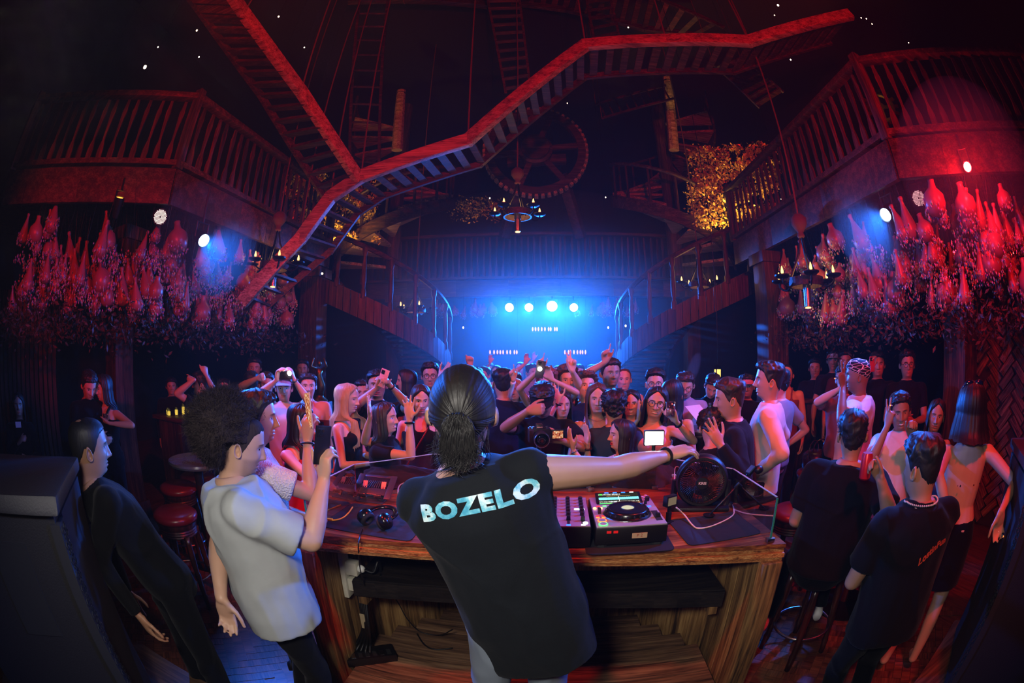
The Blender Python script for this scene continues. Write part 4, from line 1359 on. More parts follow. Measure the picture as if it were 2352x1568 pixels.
# ------------------------------------------------------------------ hall lamps that belong to fixtures
IRON = plain('dark_iron', '#15130f', .45, .7)
BLK = plain('black_plastic', '#0c0c0e', .42)
BLKM = plain('black_matte', '#0d0d10', .8)
STEEL = plain('brushed_steel', '#9a9ca0', .28, 1.0)
BRASS = plain('aged_brass', '#6a4c20', .35, .9)
FLAME = glow('candle_bulb_glow', (1.0, .47, .12), 4.5)
def chandelier(label, px, py, dist, s=1.0, spin=0.0, n=6, power=14):
    c = at_h(px, py, dist)
    root = thing('chandelier', label, 'chandelier', c, spin, 'candle chandeliers')
    root.scale = (s, s, s)
    MB().loft([[(r_ * math.cos(t), r_ * math.sin(t), z) for r_, z in ((.19, -.05), (.215, -.05), (.215, .045), (.19, .045))] for t in np.linspace(0, 2 * math.pi, 29)], caps=False).build('hoop', OLD, root)
    for i in range(n):
        a = 2 * math.pi * i / n
        d = np.array([math.cos(a), math.sin(a), 0])
        arm = MB().tube(smooth_path([d * .2 + (0, 0, -.02), d * .27 + (0, 0, -.07), d * .35 + (0, 0, -.03), d * .36 + (0, 0, .02)], 4), .011, 6).build('arm', IRON, root)
        MB().lathe([(.0, .02), (.06, .02), (.092, .04), (.096, .055), (.088, .055), (.06, .034), (0, .034)], 16, tuple(d * .36)).build('drip_dish', IRON, arm, smooth=40)
        MB().lathe([(.012, .035), (.012, .06), (.0, .06)], 8, tuple(d * .36)).build('candle_socket', BRASS, arm)
        MB().lathe([(.004, .06), (.014, .075), (.017, .095), (.011, .125), (.003, .15), (.0, .152)], 10, tuple(d * .36)).build('candle_bulb', FLAME, arm, smooth=True)
    for i in range(3):
        a = 2 * math.pi * i / 3 + .5
        MB().tube([(.2 * math.cos(a), .2 * math.sin(a), .03), (.05 * math.cos(a), .05 * math.sin(a), .33), (.02 * math.cos(a), .02 * math.sin(a), .5)], [.016, .013, .012], 6).build('strut', IRON, root)
    MB().lathe([(.03, -.28), (.045, -.27), (.045, -.08), (.05, -.08), (.05, .02), (0, .02)], 14).build('drop_tube', STEEL, root, smooth=40)
    MB().lathe([(.0, -.285), (.036, -.285), (.036, -.279), (0, -.279)], 14).build('tube_lamp', glow('tube_lamp_glow', (1, .55, .12), 6), root)
    MB().lathe([(.03, .5), (.05, .52), (.035, .56), (.06, .6), (.1, .66), (.1, .73), (.05, .78), (.02, .79)], 14).build('pulley_block', plain('rope_ball', '#4a2a20', .9, bump=.6), root, smooth=True)
    MB().tube([(0, 0, .78), (.02, 0, 3), (0, 0, (9.5 - c.z) / s)], .012, 6).build('cable', plain('rope_fibre', '#5a4030', .9), root)
    lamp('chandelier_lamp', 'POINT', c + Vector((0, 0, .12)), (1, .5, .16), power, size=.25)
    return root
chandelier('candle chandelier before the left balcony, above the afro man', 630, 612, 5.6, .95, .2)
chandelier('large candle chandelier on the right under the blue spotlight', 1852, 648, 4.9, 1.0, .0)
chandelier('candle chandelier in the middle of the hall below the gear wheel', 1189, 492, 5.6, .92, .35, 5)
chandelier('small candle chandelier in front of the left curved stair', 955, 712, 8.2, .92, .1, 5)
chandelier('small candle chandelier in front of the right curved stair', 1607, 654, 7.4, .92, .5, 5)

def can_light(label, px, py, d, aim, lens, r=.085, name='stage_light', honey=False, power=None, col=BLUE, cone=50, blend=.6):
    c = at_h(px, py, d)
    q = (Vector(aim) - c).to_track_quat('Z', 'Y').to_euler()
    root = thing(name, label, 'stage light', c, rot=q)
    MB().lathe([(.0, -.2), (r * .7, -.2), (r * .95, -.12), (r * 1.06, -.02), (r * 1.06, .012), (r * .98, .012), (r * .98, -.004), (0, -.004)], 28).build('housing', BLK, root, smooth=40)
    if honey:
        back = MB().lathe([(0, .0), (r * .95, .0), (r * .95, .003), (0, .003)], 28).build('reflector_plate', BLKM, root)
        dot = MB().lathe([(0, .004), (r * .075, .004), (r * .06, .01), (0, .011)], 8).mesh('led_lens'); dot.materials.append(lens)
        for i in range(-6, 7):
            for j in range(-6, 7):
                x, y = (i + .5 * (j % 2)) * r * .19, j * r * .165
                if r * .1 < math.hypot(x, y) < r * .9:
                    o = link('led_lens', dot, None, back); o.location = (x, y, 0)
    else:
        MB().lathe([(0, .004), (r * .55, .006), (r * .9, .002), (r * .9, -.002), (0, -.002)], 28).build('lens', lens, root, smooth=True)
    up_ = Vector((0, 0, 1)); m = q.to_matrix().inverted()
    pts = [m @ (q.to_matrix() @ Vector((r * 1.12, 0, -.08))), m @ (q.to_matrix() @ Vector((r * 1.1, 0, -.08)) + up_ * .16), m @ (q.to_matrix() @ Vector((-r * 1.1, 0, -.08)) + up_ * .16), m @ (q.to_matrix() @ Vector((-r * 1.12, 0, -.08)))]
    MB().tube([tuple(p) for p in pts], .011, 6).build('yoke', BLK, root)
    a = m @ (up_ * .16 + (q.to_matrix() @ Vector((0, 0, -.08)))); b = m @ (up_ * max(.3, 3.66 - c.z) + (q.to_matrix() @ Vector((0, 0, -.08))))
    MB().tube([tuple(a), tuple(b)], .014, 6).build('hanger', BLK, root)
    if power:
        dv = (Vector(aim) - c).normalized()
        lamp(name + '_beam', 'SPOT', c + dv * .06, col, power, aim=aim, size=r * .7, cone=cone, blend=blend)
    return root
WB = glow('blue_white_lens', (.45, .72, 1.0), 14)
LEDSHEEN = glow('warm_lens_sheen', (1.0, .78, .72), 1.5)  # emission imitates light caught by the lenses of an unlit lamp
can_light('round blue-white spotlight hanging among the flasks on the left', 468, 552, 4.55, (.2, 2.6, 1.0), WB, .075, power=820, cone=84)
can_light('round blue-white spotlight hanging among the flasks on the right', 2034, 493, 4.3, (.2, 2.6, 1.0), WB, .075, power=820, cone=84)
can_light('unlit honeycomb LED lamp left of the left blue spotlight', 368, 498, 4.5, (0, 0, 1.9), LEDSHEEN, .082, honey=True)
can_light('unlit honeycomb LED lamp right of the right blue spotlight', 2110, 455, 4.3, (0, 0, 1.9), glow('pink_lens_sheen', (1.0, .45, .5), 1.1), .08, honey=True)  # these lenses glow too, in place of caught light
can_light('small amber moving head under the left balcony front', 275, 455, 4.5, (-2.2, 1.5, 6.5), glow('amber_lens', (1, .3, .03), 5), .05, 'moving_head', power=110, col=(1, .12, .02), cone=14, blend=.3)
can_light('glaring red moving head under the right balcony front', 2222, 383, 3.9, (0, 0, 1.9), glow('red_lens', (1, .16, .10), 40), .045, 'moving_head')
lamp('moving_head_glare', 'POINT', at_h(2222, 383, 3.78), RED, 42, size=.04)
lamp('moving_head_beam', 'SPOT', at_h(2222, 383, 3.8), RED, 150, aim=at_h(2120, 215, 3.2), size=.03, cone=14, blend=.3)
for i, (px, py, r_) in enumerate(((1170, 706, .115), (1215, 706, .11), (1268, 703, .14), (1318, 706, .11))):
    can_light(['leftmost of the four blue spotlights under the rear gallery', 'second from left of the four blue spotlights under the rear gallery', 'brightest and largest of the four blue spotlights under the rear gallery', 'rightmost of the four blue spotlights under the rear gallery'][i],
              px, py, 10.2, ((i - 1.5) * 1.2, 2.5, .6), WB, r_, power=(2600, 2600, 5600, 2600)[i], cone=70, blend=.8)

# ------------------------------------------------------------------ glass flasks with crystal drops hanging under the balconies
FL_NECK = plain('frosted_pink_glass', '#8a4a50', .35, 0, .6, grain=12, amt=.25)
m = Mat('crystal_drop'); m.bsdf(.06, 0, 1.0); oi = m.vor(m.coord(), 55, 'Color')
m.base(m.mix(.55, (.22, .12, .13), oi, 'MIX')); MATS['crystal_drop'] = m.m
CRYS = m.m
fk = []
for v in range(4):
    rg = np.random.default_rng(50 + v)
    sx = (1, .85, 1.12, .95)[v]
    prof = [(.012, .34), (.024, .335), (.026, .31), (.018, .3), (.024, .26), (.045, .19), (.075, .1), (.088, .05), (.08, 0), (.05, -.03), (.0, -.04)] if v != 2 else [(.02, .28), (.034, .275), (.03, .25), (.04, .2), (.095, .14), (.105, .07), (.09, .0), (.05, -.03), (0, -.04)]
    a = MB().lathe([(r_ * sx, z) for r_, z in prof], 12).mesh('flask_body'); shade(a); a.materials.append(FL_NECK)
    cb = MB()
    for q in range(62):
        t = rg.uniform(0, 2 * math.pi); z = rg.uniform(-.075, .1)
        rr = (.086 + .02 * rg.random()) * (1 - max(0, (-.0 - z) / .1) ** 2 * .5) * sx
        p = np.array([rr * math.cos(t), rr * math.sin(t), z]); s_ = rg.uniform(.008, .015)
        V = [p + np.array(d) * s_ * np.array([.8, .8, 1.5]) for d in ((1, 0, 0), (0, 1, 0), (-1, 0, 0), (0, -1, 0), (0, 0, 1), (0, 0, -1))]
        cb.add(V, [(0, 1, 4), (1, 2, 4), (2, 3, 4), (3, 0, 4), (1, 0, 5), (2, 1, 5), (3, 2, 5), (0, 3, 5)])
    b = cb.mesh('crystal_drops'); b.materials.append(CRYS)
    fk.append((a, b))
WIRE = MB().tube([(0, 0, 0), (0, 0, 1)], .0025, 5).mesh('hanging_wire'); WIRE.materials.append(IRON)
SHAPE = ('slender-necked', 'small narrow', 'squat round', 'long-necked')
def flasks(side, path, n, zlo, zhi, lab, grp, seed):
    rg = np.random.default_rng(seed)
    L = [(path[i + 1] - path[i]).length for i in range(len(path) - 1)]; T = sum(L)
    for q in range(n):
        t = rg.uniform(0, 1) * T; i = 0
        while i < len(L) - 1 and t > L[i]: t -= L[i]; i += 1
        p = path[i].lerp(path[i + 1], t / L[i])
        inw = rg.uniform(.03, .75) ** 1.3
        d = (path[i + 1] - path[i]).normalized(); nr = Vector((d.y, -d.x, 0)) * side
        z = zlo + (zhi - zlo) * (1 - inw / .75 * .35) * rg.uniform(.02, 1)
        p = p + nr * inw
        v_ = rg.integers(4); sector = int(3 * ((path[0] - p).length / T) ** 1.0)
        lb2 = lab
        if n > 100: lb2 = SHAPE[v_] + ' pink crystal flask, ' + ('upper' if z > (zlo + zhi) / 2 else 'lower') + ' ' + ('front' if inw < .35 else 'rear') + ' rows, ' + ('outer', 'middle', 'inner')[min(2, sector)] + ' part under ' + lab
        r = thing('hanging_flask', lb2, 'flask', (p.x, p.y, z), rg.uniform(0, 6), grp)
        s_ = rg.uniform(.7, 1.1); r.scale = (s_, s_, s_); r.rotation_euler = (rg.uniform(-.25, .25), rg.uniform(-.25, .25), rg.uniform(0, 6))
        a, b = fk[v_]
        link('flask_body', a, None, r); link('crystal_drops', b, None, r, kind='stuff')
        wz = link('hanging_wire', WIRE, None, r); wz.location = (0, 0, .28); wz.scale = (1, 1, max(.05, (3.67 - z) / s_ - .28))
lp = [HP(-4.95, 1.15), HP(-4.45, 1.62), HP(-3.5, 2.55), HP(-3.42, 4.2), HP(-3.4, 5.5)]
flasks(-1, lp, 150, 2.28, 3.2, 'left balcony', 'flasks under the left balcony', 1)
rp = [HP(4.8, .75), HP(4.3, 1.28), HP(3.42, 2.25), HP(3.42, 4.0), HP(3.42, 5.2)]
flasks(1, rp, 150, 2.28, 3.2, 'right balcony', 'flasks under the right balcony', 2)
bp_ = [HP(-2.6, 10.2), HP(-1.0, 10.2)]
flasks(-1, bp_, 14, 3.0, 3.15, 'small pinkish flask hanging under the left end of the rear gallery', 'flasks under the rear gallery, left end', 3)
bp_ = [HP(1.0, 10.2), HP(2.6, 10.2)]
flasks(-1, bp_, 16, 3.0, 3.15, 'small pinkish flask hanging under the right end of the rear gallery', 'flasks under the rear gallery, right end', 4)
def bead_mass(label, path, side, n, seed):
    rg = np.random.default_rng(seed); mb = MB()
    L = [(path[i + 1] - path[i]).length for i in range(len(path) - 1)]
    for q in range(n // 24):
        i = rg.choice(len(L), p=np.array(L) / sum(L)); d = (path[i + 1] - path[i]).normalized(); nr = Vector((d.y, -d.x, 0)) * side
        c = np.array(path[i].lerp(path[i + 1], rg.random()) + nr * rg.uniform(.05, .7)); c[2] = rg.uniform(2.45, 2.95)
        for k in range(24):
            v = rg.normal(size=3); v /= np.linalg.norm(v); p = c + v * rg.uniform(.05, .1); s_ = rg.uniform(.008, .017)
            mb.add([p + np.array(e) * s_ * np.array([.8, .8, 1.4]) for e in ((1, 0, 0), (0, 1, 0), (-1, 0, 0), (0, -1, 0), (0, 0, 1), (0, 0, -1))], [(0, 1, 4), (1, 2, 4), (2, 3, 4), (3, 0, 4), (1, 0, 5), (2, 1, 5), (3, 2, 5), (0, 3, 5)])
    return mb.build('crystal_strings', CRYS, label=label, cat='crystals', kind='stuff')
bead_mass('glittering crystal drops filling the gaps between the flasks on the left', lp, -1, 4500, 21)
bead_mass('glittering crystal drops filling the gaps between the flasks on the right', rp, 1, 4500, 22)
def leaf_mass(name, label, pts, n, size, mat, seed, spread):
    rg = np.random.default_rng(seed); V, F = [], []
    for q in range(n):
        i = rg.integers(len(pts) - 1); p = np.array(pts[i].lerp(pts[i + 1], rg.random()))
        p = p + rg.normal(size=3) * np.array(spread)
        a = rg.normal(size=3); a /= np.linalg.norm(a); b = np.cross(a, rg.normal(size=3)); b /= np.linalg.norm(b) + 1e-9
        s_ = size * rg.uniform(.5, 1.3); c = np.cross(a, b)
        o = len(V)
        V += [p - a * s_, p + b * s_ * .42 + c * s_ * .1, p + a * s_, p - b * s_ * .42 + c * s_ * .1]
        F.append((o, o + 1, o + 2, o + 3))
    return MB().add(V, F).build(name, mat, label=label, cat='foliage', kind='stuff')
DRY = plain('dried_leaf', '#33261a', .6, grain=8, amt=.5)
leaf_mass('dried_foliage', 'dark dried foliage below the hanging flasks on the left', [p + (HP(-.35, 0) - HP(0, 0)) + Vector((0, 0, 2.2)) for p in lp], 3500, .035, DRY, 4, (.3, .3, .1))
leaf_mass('dried_foliage', 'dark dried foliage below the hanging flasks on the right', [p + (HP(.35, 0) - HP(0, 0)) + Vector((0, 0, 2.2)) for p in rp], 3500, .035, DRY, 5, (.3, .3, .1))
# golden foliage lit from below
GOLDL = plain('golden_leaf', '#c8a040', .38, .3, grain=5, amt=.4)
def gold_wall(label, c0, c1, c2, c3, n, seed, lampos, aim, power):
    rg = np.random.default_rng(seed)
    V, F = [], []
    cs = [np.array(c) for c in (c0, c1, c2, c3)]
    nrm = np.cross(cs[1] - cs[0], cs[3] - cs[0]); nrm /= np.linalg.norm(nrm)
    gx, gy = 26, 18
    for j in range(gy + 1):
        for i in range(gx + 1):
            u, v = i / gx, j / gy
            p = (cs[0] * (1 - u) + cs[1] * u) * (1 - v) + (cs[3] * (1 - u) + cs[2] * u) * v
            V.append(p + nrm * .18 * vnoise(np.array([[u * 7, v * 6, 0]]), seed)[0])
    base = np.array(V); V, F = [], []
    base = base[vnoise(base * np.array([2.2, 2.2, 3.4]), seed + 3) + .45 * vnoise(base * 7, seed + 4) > -.28]
    for q in range(n):
        p = base[rg.integers(len(base))] + rg.normal(size=3) * .045
        a = rg.normal(size=3); a /= np.linalg.norm(a); b = np.cross(a, nrm + rg.normal(size=3) * .5); b /= np.linalg.norm(b) + 1e-9
        s_ = rg.uniform(.015, .05); o = len(V)
        V += [p - a * s_, p + b * s_ * .5, p + a * s_, p - b * s_ * .5]; F.append((o, o + 1, o + 2, o + 3))
    MB().add(V, F).build('golden_foliage', GOLDL, label=label, cat='foliage', kind='stuff')
    lamp('foliage_lamp', 'SPOT', lampos, (1, .55, .12), power, aim=aim, size=.05, cone=110, blend=.7)
a = [at_h(1585, 520, 8.2), at_h(1770, 505, 7.2), at_h(1790, 330, 7.4), at_h(1590, 350, 8.4)]
gold_wall('golden leaf wall glowing between the right spiral stair and the balcony', *a, 6000, 8, at_h(1650, 560, 7.2), at_h(1690, 430, 7.8), 170)
a = [at_h(675, 545, 7.6), at_h(870, 548, 8.6), at_h(860, 400, 8.8), at_h(665, 395, 7.8)]
gold_wall('golden leaf wall glowing behind the left stair of the zigzag bridge', *a, 5000, 9, at_h(790, 580, 7.6), at_h(790, 480, 8.2), 110)
# lit timber posts
for lab, p0, p1, pw in (('timber post lit yellow at its top, right of the gear wheel', at_h(1532, 178, 8.2), at_h(1548, 345, 8.4), 26), ('timber post dimly lit at its top, left of the gear wheel', at_h(922, 208, 8.0), at_h(912, 345, 8.2), 5)):
    o = thing('timber_post', lab, 'post', p1)
    MB().tube([Vector(), (p0 - p1) * .5, p0 - p1], [.12, .115, .1], 9).build('log', PALE, o)
    MB().lathe([(.1, 0), (.108, .02), (.1, .05)], 9, tuple((p0 - p1) * .93)).build('iron_band', IRON, o)
    lamp('post_lamp', 'SPOT', p1 + Vector((-.05, -.7, .25)), (1, .62, .15), pw, aim=p0, size=.03, cone=40, blend=.6)
# small pendant bulbs under the roof
BULB = glow('pendant_bulb_glow', (1, .74, .48), 6)
for i, (px, py, d, r_) in enumerate([(640, 38, 6.5, .018), (452, 70, 6.5, .017), (363, 108, 6.5, .013), (333, 154, 5.5, .026), (457, 131, 6.5, .013), (699, 109, 7, .013), (648, 142, 7, .014), (184, 273, 6.5, .011), (159, 296, 6.5, .011), (687, 190, 7, .009), (1443, 63, 6, .014), (1787, 12, 6, .02), (1779, 35, 6, .01), (1978, 41, 6.5, .011), (1990, 43, 6.5, .011), (2003, 55, 6.5, .01), (2087, 98, 7, .01), (1816, 137, 6.5, .014), (1391, 453, 8, .013), (681, 490, 6.8, .02), (1796, 457, 6, .017), (1774, 468, 6.2, .012), (740, 628, 6.5, .015), (1125, 455, 8, .013), (1064, 752, 9.5, .018), (1397, 752, 10, .02), (1437, 748, 9, .02), (1303, 237, 7, .01)]):
    c = at_h(px, py, d)
    where = ('far left above the balcony' if px < 420 and py < 320 else 'left beside the steep bridge' if px < 560 else 'right of the steep bridge' if px < 720 and py < 300 else 'above the curved stairs' if py > 440 else 'over the middle of the bridge' if px < 1500 else 'near the roof at the right' if py < 90 else 'below the right end of the bridge')
    o = thing('pendant_bulb', ('large' if r_ > .017 else 'small' if r_ > .0125 else 'tiny') + ' warm pendant bulb ' + where, 'light bulb', c, group='pendant bulbs in the dark hall')
    MB().ball((0, 0, 0), (r_, r_, r_ * 1.25), 10, 8).build('bulb', BULB, o, smooth=True)
    MB().lathe([(r_ * .5, r_), (r_ * .55, r_ * 2.2), (.002, r_ * 2.4), (.002, 9.48 - c.z)], 6).build('cap_and_wire', IRON, o)
# candle rails over the rear bar
for lab, x0, x1, y, n in (('upper row of candle bulbs over the rear bar', 1224, 1280, 755, 9), ('left row of candle bulbs over the rear bar', 1126, 1188, 808, 9), ('right row of candle bulbs over the rear bar', 1298, 1346, 808, 8)):
    a, b = at_h(x0, y, 13), at_h(x1, y, 13)
    o = thing('candle_rail', lab, 'chandelier', a.lerp(b, .5)); c = Vector(o.location)
    MB().tube([a - c - Vector((.05, 0, .09)), b - c + Vector((.05, 0, -.09))], .02, 6).build('rail', IRON, o)
    for i in range(n):
        p = a.lerp(b, (i + random.uniform(-.2, .2)) / (n - 1)) - c
        MB().lathe([(.01, -.07), (.022, -.035), (.026, 0), (.016, .04), (0, .065)], 8, tuple(p)).build('candle_bulb', glow('deep_candle_glow', (1, .33, .05), 2.2), o, smooth=True)
    for sx in (a, b): MB().tube([sx - c + Vector((0, 0, -.08)), sx - c + Vector((0, 0, 9.52 - sx.z))], .008, 5).build('cable', IRON, o)
lamp('rear_bar_lamp', 'POINT', HP(0, 13, 2.6), (.25, .35, 1), 60, size=.4)
# rear bar
rbp = HP(0, 13.4)
o = thing('bar_counter', 'long timber bar counter at the very back under the candle rows', 'bar', (rbp.x, rbp.y, 0), -HY)
MB().box((0, 0, .55), (5, .6, 1.1)).build('body', BOARD, o); MB().box((0, -.05, 1.13), (5.2, .8, .06)).build('top', OLD, o, bevel=.01)

# golden ornaments, lantern and figurine in the background
a = [at_h(1035, 505, 11.4), at_h(1150, 505, 11.4), at_h(1150, 462, 11.4), at_h(1035, 455, 11.4)]
gold_wall('dim golden leaf trim behind the rear gallery, left of the middle chandelier', *a, 700, 12, at_h(1090, 520, 10.9), at_h(1090, 480, 11.4), 6)
o = thing('brass_cog', 'small brass cog glinting behind the right balcony balusters', 'cog', at_h(2024, 246, 5.4), rot=(R(90), 0, -R(40)))
MB().ring((0, 0, 0), .2, .03, 28, 6).build('rim', BRASS, o)
for i in range(14): MB().box((.25 * math.cos(i * .449), .25 * math.sin(i * .449), 0), (.06, .05, .05), rotz(i * .449)).build('tooth', BRASS, o)
for i in range(4): MB().beam((0, 0, 0), (.2 * math.cos(i * 1.571), .2 * math.sin(i * 1.571), 0), .035, .03).build('spoke', BRASS, o)
MB().lathe([(0, -.03), (.05, -.03), (.05, .03), (0, .03)], 14).build('hub', BRASS, o)
MB().tube([(0, 0, 0), (0, .9, 0)], .012, 6).build('bracket_rod', IRON, o)
lamp('cog_lamp', 'SPOT', at_h(2035, 290, 5.0), (1, .7, .2), 14, aim=at_h(2024, 246, 5.4), size=.03, cone=40)
lt = at_h(1648, 858, 6.2)
o = thing('table_lantern', 'small yellow lantern glowing behind the man in the black T-shirt', 'lantern', lt)
MB().box((0, 0, 0), (.07, .07, .12)).build('lit_pane', glow('lantern_glow', (1, .6, .12), 2.2), o)
for x in (-.04, .04):
    for y in (-.04, .04): MB().box((x, y, 0), (.012, .012, .15)).build('frame_bar', IRON, o)
MB().lathe([(.075, .075), (.02, .13), (0, .13)], 4).build('lantern_roof', IRON, o); MB().box((0, 0, -.08), (.1, .1, .02)).build('base', IRON, o)
MB().tube([(0, 0, .13), (0, 0, 9.52 - lt.z)], .006, 5).build('chain', IRON, o)
fg = at_h(735, 918, 5.3)
o = thing('gilt_figurine', 'small gilt figurine on a plinth beside the left timber column', 'figurine', (fg.x, fg.y, 0))
MB().box((0, 0, (fg.z - .02) / 2), (.24, .24, fg.z - .02)).build('plinth', BOARD, o, bevel=.01)
Zf = fg.z - .02
MB().lathe([(.1, 0), (.1, .02), (.05, .06), (.04, .1), (0, .1)], 14, (0, 0, Zf)).build('foot', BRASS, o, smooth=40)
MB().tube([(0, 0, Zf + .08), (.02, 0, Zf + .2), (-.01, 0, Zf + .32), (0, 0, Zf + .4)], [.05, .055, .035, .05], 10).build('robe', BRASS, o, smooth=True)
for sg in (-1, 1): MB().tube([(sg * .04, 0, Zf + .39), (sg * .11, -.02, Zf + .43), (sg * .07, -.02, Zf + .53)], [.018, .014, .01], 8).build('arm', BRASS, o, smooth=True)
MB().ball((0, 0, Zf + .46), (.028, .03, .036), 12, 8).build('head', BRASS, o, smooth=True)

# ------------------------------------------------------------------ the bank of stage haze under the rear gallery
m = Mat('stage_haze'); v_ = m.node('ShaderNodeVolumeScatter'); v_.inputs['Density'].default_value = HAZE_BACK; v_.inputs['Anisotropy'].default_value = .3
m.link(v_.outputs[0], m.out.inputs['Volume'])
o = MB().ball((0, 0, 0), (5.2, 4.2, 3.4), 32, 20).build('haze', m.m, smooth=True, label='bank of stage haze under the rear gallery around the blue spotlights', cat='haze', kind='stuff')
o.location = HP(.1, 9.6, 2.2)

for px, py, d, r_, den, lab in ((468, 552, 4.4, .62, .06, 'added ball of haze that gives the left spotlight a blue halo'), (2034, 493, 4.15, .62, .06, 'added ball of haze that gives the right spotlight a blue halo'), (2222, 383, 3.8, .75, .05, 'added ball of haze that gives the glaring moving head a red halo')):  # extra balls of haze, added to draw halos around these lamps
    m = Mat('halo_haze'); v_ = m.node('ShaderNodeVolumeScatter'); v_.inputs['Density'].default_value = den; m.link(v_.outputs[0], m.out.inputs['Volume'])
    o = MB().ball((0, 0, 0), r_, 20, 14).build('haze', m.m, smooth=True, label=lab, cat='haze', kind='stuff'); o.location = at_h(px, py, d)

# ------------------------------------------------------------------ the DJ booth
TOPZ = 1.10
NL, NR = at_z(672, 1222, TOPZ), at_z(1806, 1248, TOPZ)
BO = (NL + NR) / 2; BU = (NR - NL); HW = BU.length / 2; BU.normalize(); BYAW = math.atan2(BU.y, BU.x)
booth = thing('dj_booth', 'rustic wooden DJ booth with a thick curved worktop', 'counter', (BO.x, BO.y, 0), BYAW)
def BL(p):                     # world -> booth-local
    d = Vector(p) - Vector((BO.x, BO.y, 0))
    return Vector((d.dot(BU), d.dot(Vector((-BU.y, BU.x, 0))), d.z))
def BW(u, v, z):               # booth-local -> world
    return Vector((BO.x, BO.y, 0)) + BU * u + Vector((-BU.y, BU.x, 0)) * v + Vector((0, 0, z))
SAG = .17
arc = lambda u, e=0.0: SAG * (1 - (u / HW) ** 2) + e
TOPW = wood('booth_top_wood', '#2d140b', '#7a4020', '#b5733c', axis=0, scale=1.5, rough=.36, spec=.5, bump=.3)
LAYW = wood('booth_edge_wood', '#4a2410', '#b26a34', '#e0ac6c', axis=0, scale=6.0, rough=.5, bump=.5)
SIDEW = wood('booth_side_wood', '#3a2a1a', '#8a663c', '#bd9760', axis=2, scale=1.0, rough=.6, bump=.45)
FLW = wood('booth_floor_wood', '#33261c', '#755640', '#a07c5c', axis=0, scale=1.1, rough=.55, bump=.4)
us = np.linspace(-HW, HW, 25)
def outline(e, i=0.0): return [(u * (1 - i / HW), arc(u, e)) for u in us] + [(HW - i, .62), (HW - .38 - i * .5, 1.10 - i), (-HW + .38 + i * .5, 1.10 - i), (-HW + i, .62)]
for j in range(4):
    z1 = TOPZ - j * .0235
    MB().prism(outline((.0, .010, -.004, .008)[j], .0), z1 - .0222, z1).build('worktop_layer', TOPW if j == 0 else LAYW, booth)
def board_wall(p0, p1, z0, z1, w, name, mat, t=.035):
    p0, p1 = Vector(p0), Vector(p1); L = (p1 - p0).length; n = max(1, round(L / w))
    for i in range(n):
        a, b = p0.lerp(p1, i / n), p0.lerp(p1, (i + 1) / n)
        d = (b - a).normalized() * .0015
        tt = t * random.uniform(.9, 1.1)
        MB().beam((a.x + d.x, a.y + d.y, (z0 + z1) / 2), (b.x - d.x, b.y - d.y, (z0 + z1) / 2), tt, z1 - z0).build(name, mat, booth, bevel=.004)
zt_ = TOPZ - .095
for sg in (-1, 1):
    board_wall((sg * (HW - .06), .03, 0), (sg * (HW - .06), .6, 0), .0, zt_, .15, 'side_board', SIDEW)
    board_wall((sg * (HW - .06), .6, 0), (sg * (HW - .42), 1.04, 0), .0, zt_, .15, 'side_board', SIDEW)
    MB().box((sg * (HW - .05), .03, zt_ / 2), (.11, .07, zt_)).build('corner_post', SIDEW, booth, bevel=.008)
board_wall((-HW + .42, 1.04, 0), (HW - .42, 1.04, 0), .0, zt_, .16, 'front_board', SIDEW)
SHD = wood('dark_shelf_wood', '#0c0a09', '#1d1815', '#2d2621', axis=0, scale=1.4, rough=.5)
u2 = np.linspace(-HW + .16, HW - .16, 17)
MB().prism([(u, arc(u, .22)) for u in u2] + [(HW - .16, .62), (-HW + .16, .62)], .70, .735).build('shelf', SHD, booth)
for i in range(16):
    MB().beam((u2[i], arc(u2[i], .215), .68), (u2[i + 1], arc(u2[i + 1], .215), .68), .02, .1).build('shelf_lip', SHD, booth)
for sg in (-1, 1): MB().box((sg * (HW - .2), .42, .63), (.05, .3, .12)).build('shelf_bracket', SIDEW, booth)
# floor inside the booth
plat = thing('booth_platform', 'low plank platform inside the DJ booth under the DJ', 'platform', (BO.x, BO.y, 0), BYAW)
for i in range(15):
    v = .95 - i * .15
    hw = min(HW - .11, HW - .11 - max(0, v - .55) * .85)
    MB().box((0, v, .05), (hw * 2, .146, .1 + random.uniform(-.003, .003))).build('plank', FLW, plat, bevel=.003)
# glass shield
m = Mat('shield_glass'); tr = m.node('ShaderNodeBsdfTransparent'); tr.inputs[0].default_value = (.93, .97, .95, 1); gl = m.node('ShaderNodeBsdfGlossy'); gl.inputs['Roughness'].default_value = .02
fr = m.node('ShaderNodeFresnel'); fr.inputs[0].default_value = 1.5; mx = m.node('ShaderNodeMixShader')
m.link(E(m.nt, fr.outputs[0]) * .7, mx.inputs[0]); m.link(tr.outputs[0], mx.inputs[1]); m.link(gl.outputs[0], mx.inputs[2]); m.link(mx.outputs[0], m.out.inputs['Surface'])
GLASS = m.m
GEDGE = plain('green_glass_edge', '#2f7d6a', .15, 0, .8)
shield = thing('glass_shield', 'low clear glass shield standing around the booth worktop', 'glass shield', (BO.x, BO.y, TOPZ), BYAW)
gp = [(-HW + .07, .05), (-HW + .07, .60), (-HW + .43, 1.03), (-.30, 1.03), (.30, 1.03), (HW - .43, 1.03), (HW - .07, .60), (HW - .07, .05)]
for a, b in zip(gp[:-1], gp[1:]):
    a_, b_ = Vector((*a, .112)), Vector((*b, .112)); d = (b_ - a_).normalized() * .004
    pane = MB().beam(a_ + d, b_ - d, .008, .222).build('glass_pane', GLASS, shield)
    MB().beam(a_ + d + Vector((0, 0, .112)), b_ - d + Vector((0, 0, .112)), .008, .004).build('pane_edge', plain('pale_glass_edge', '#9fb8b4', .15), pane)
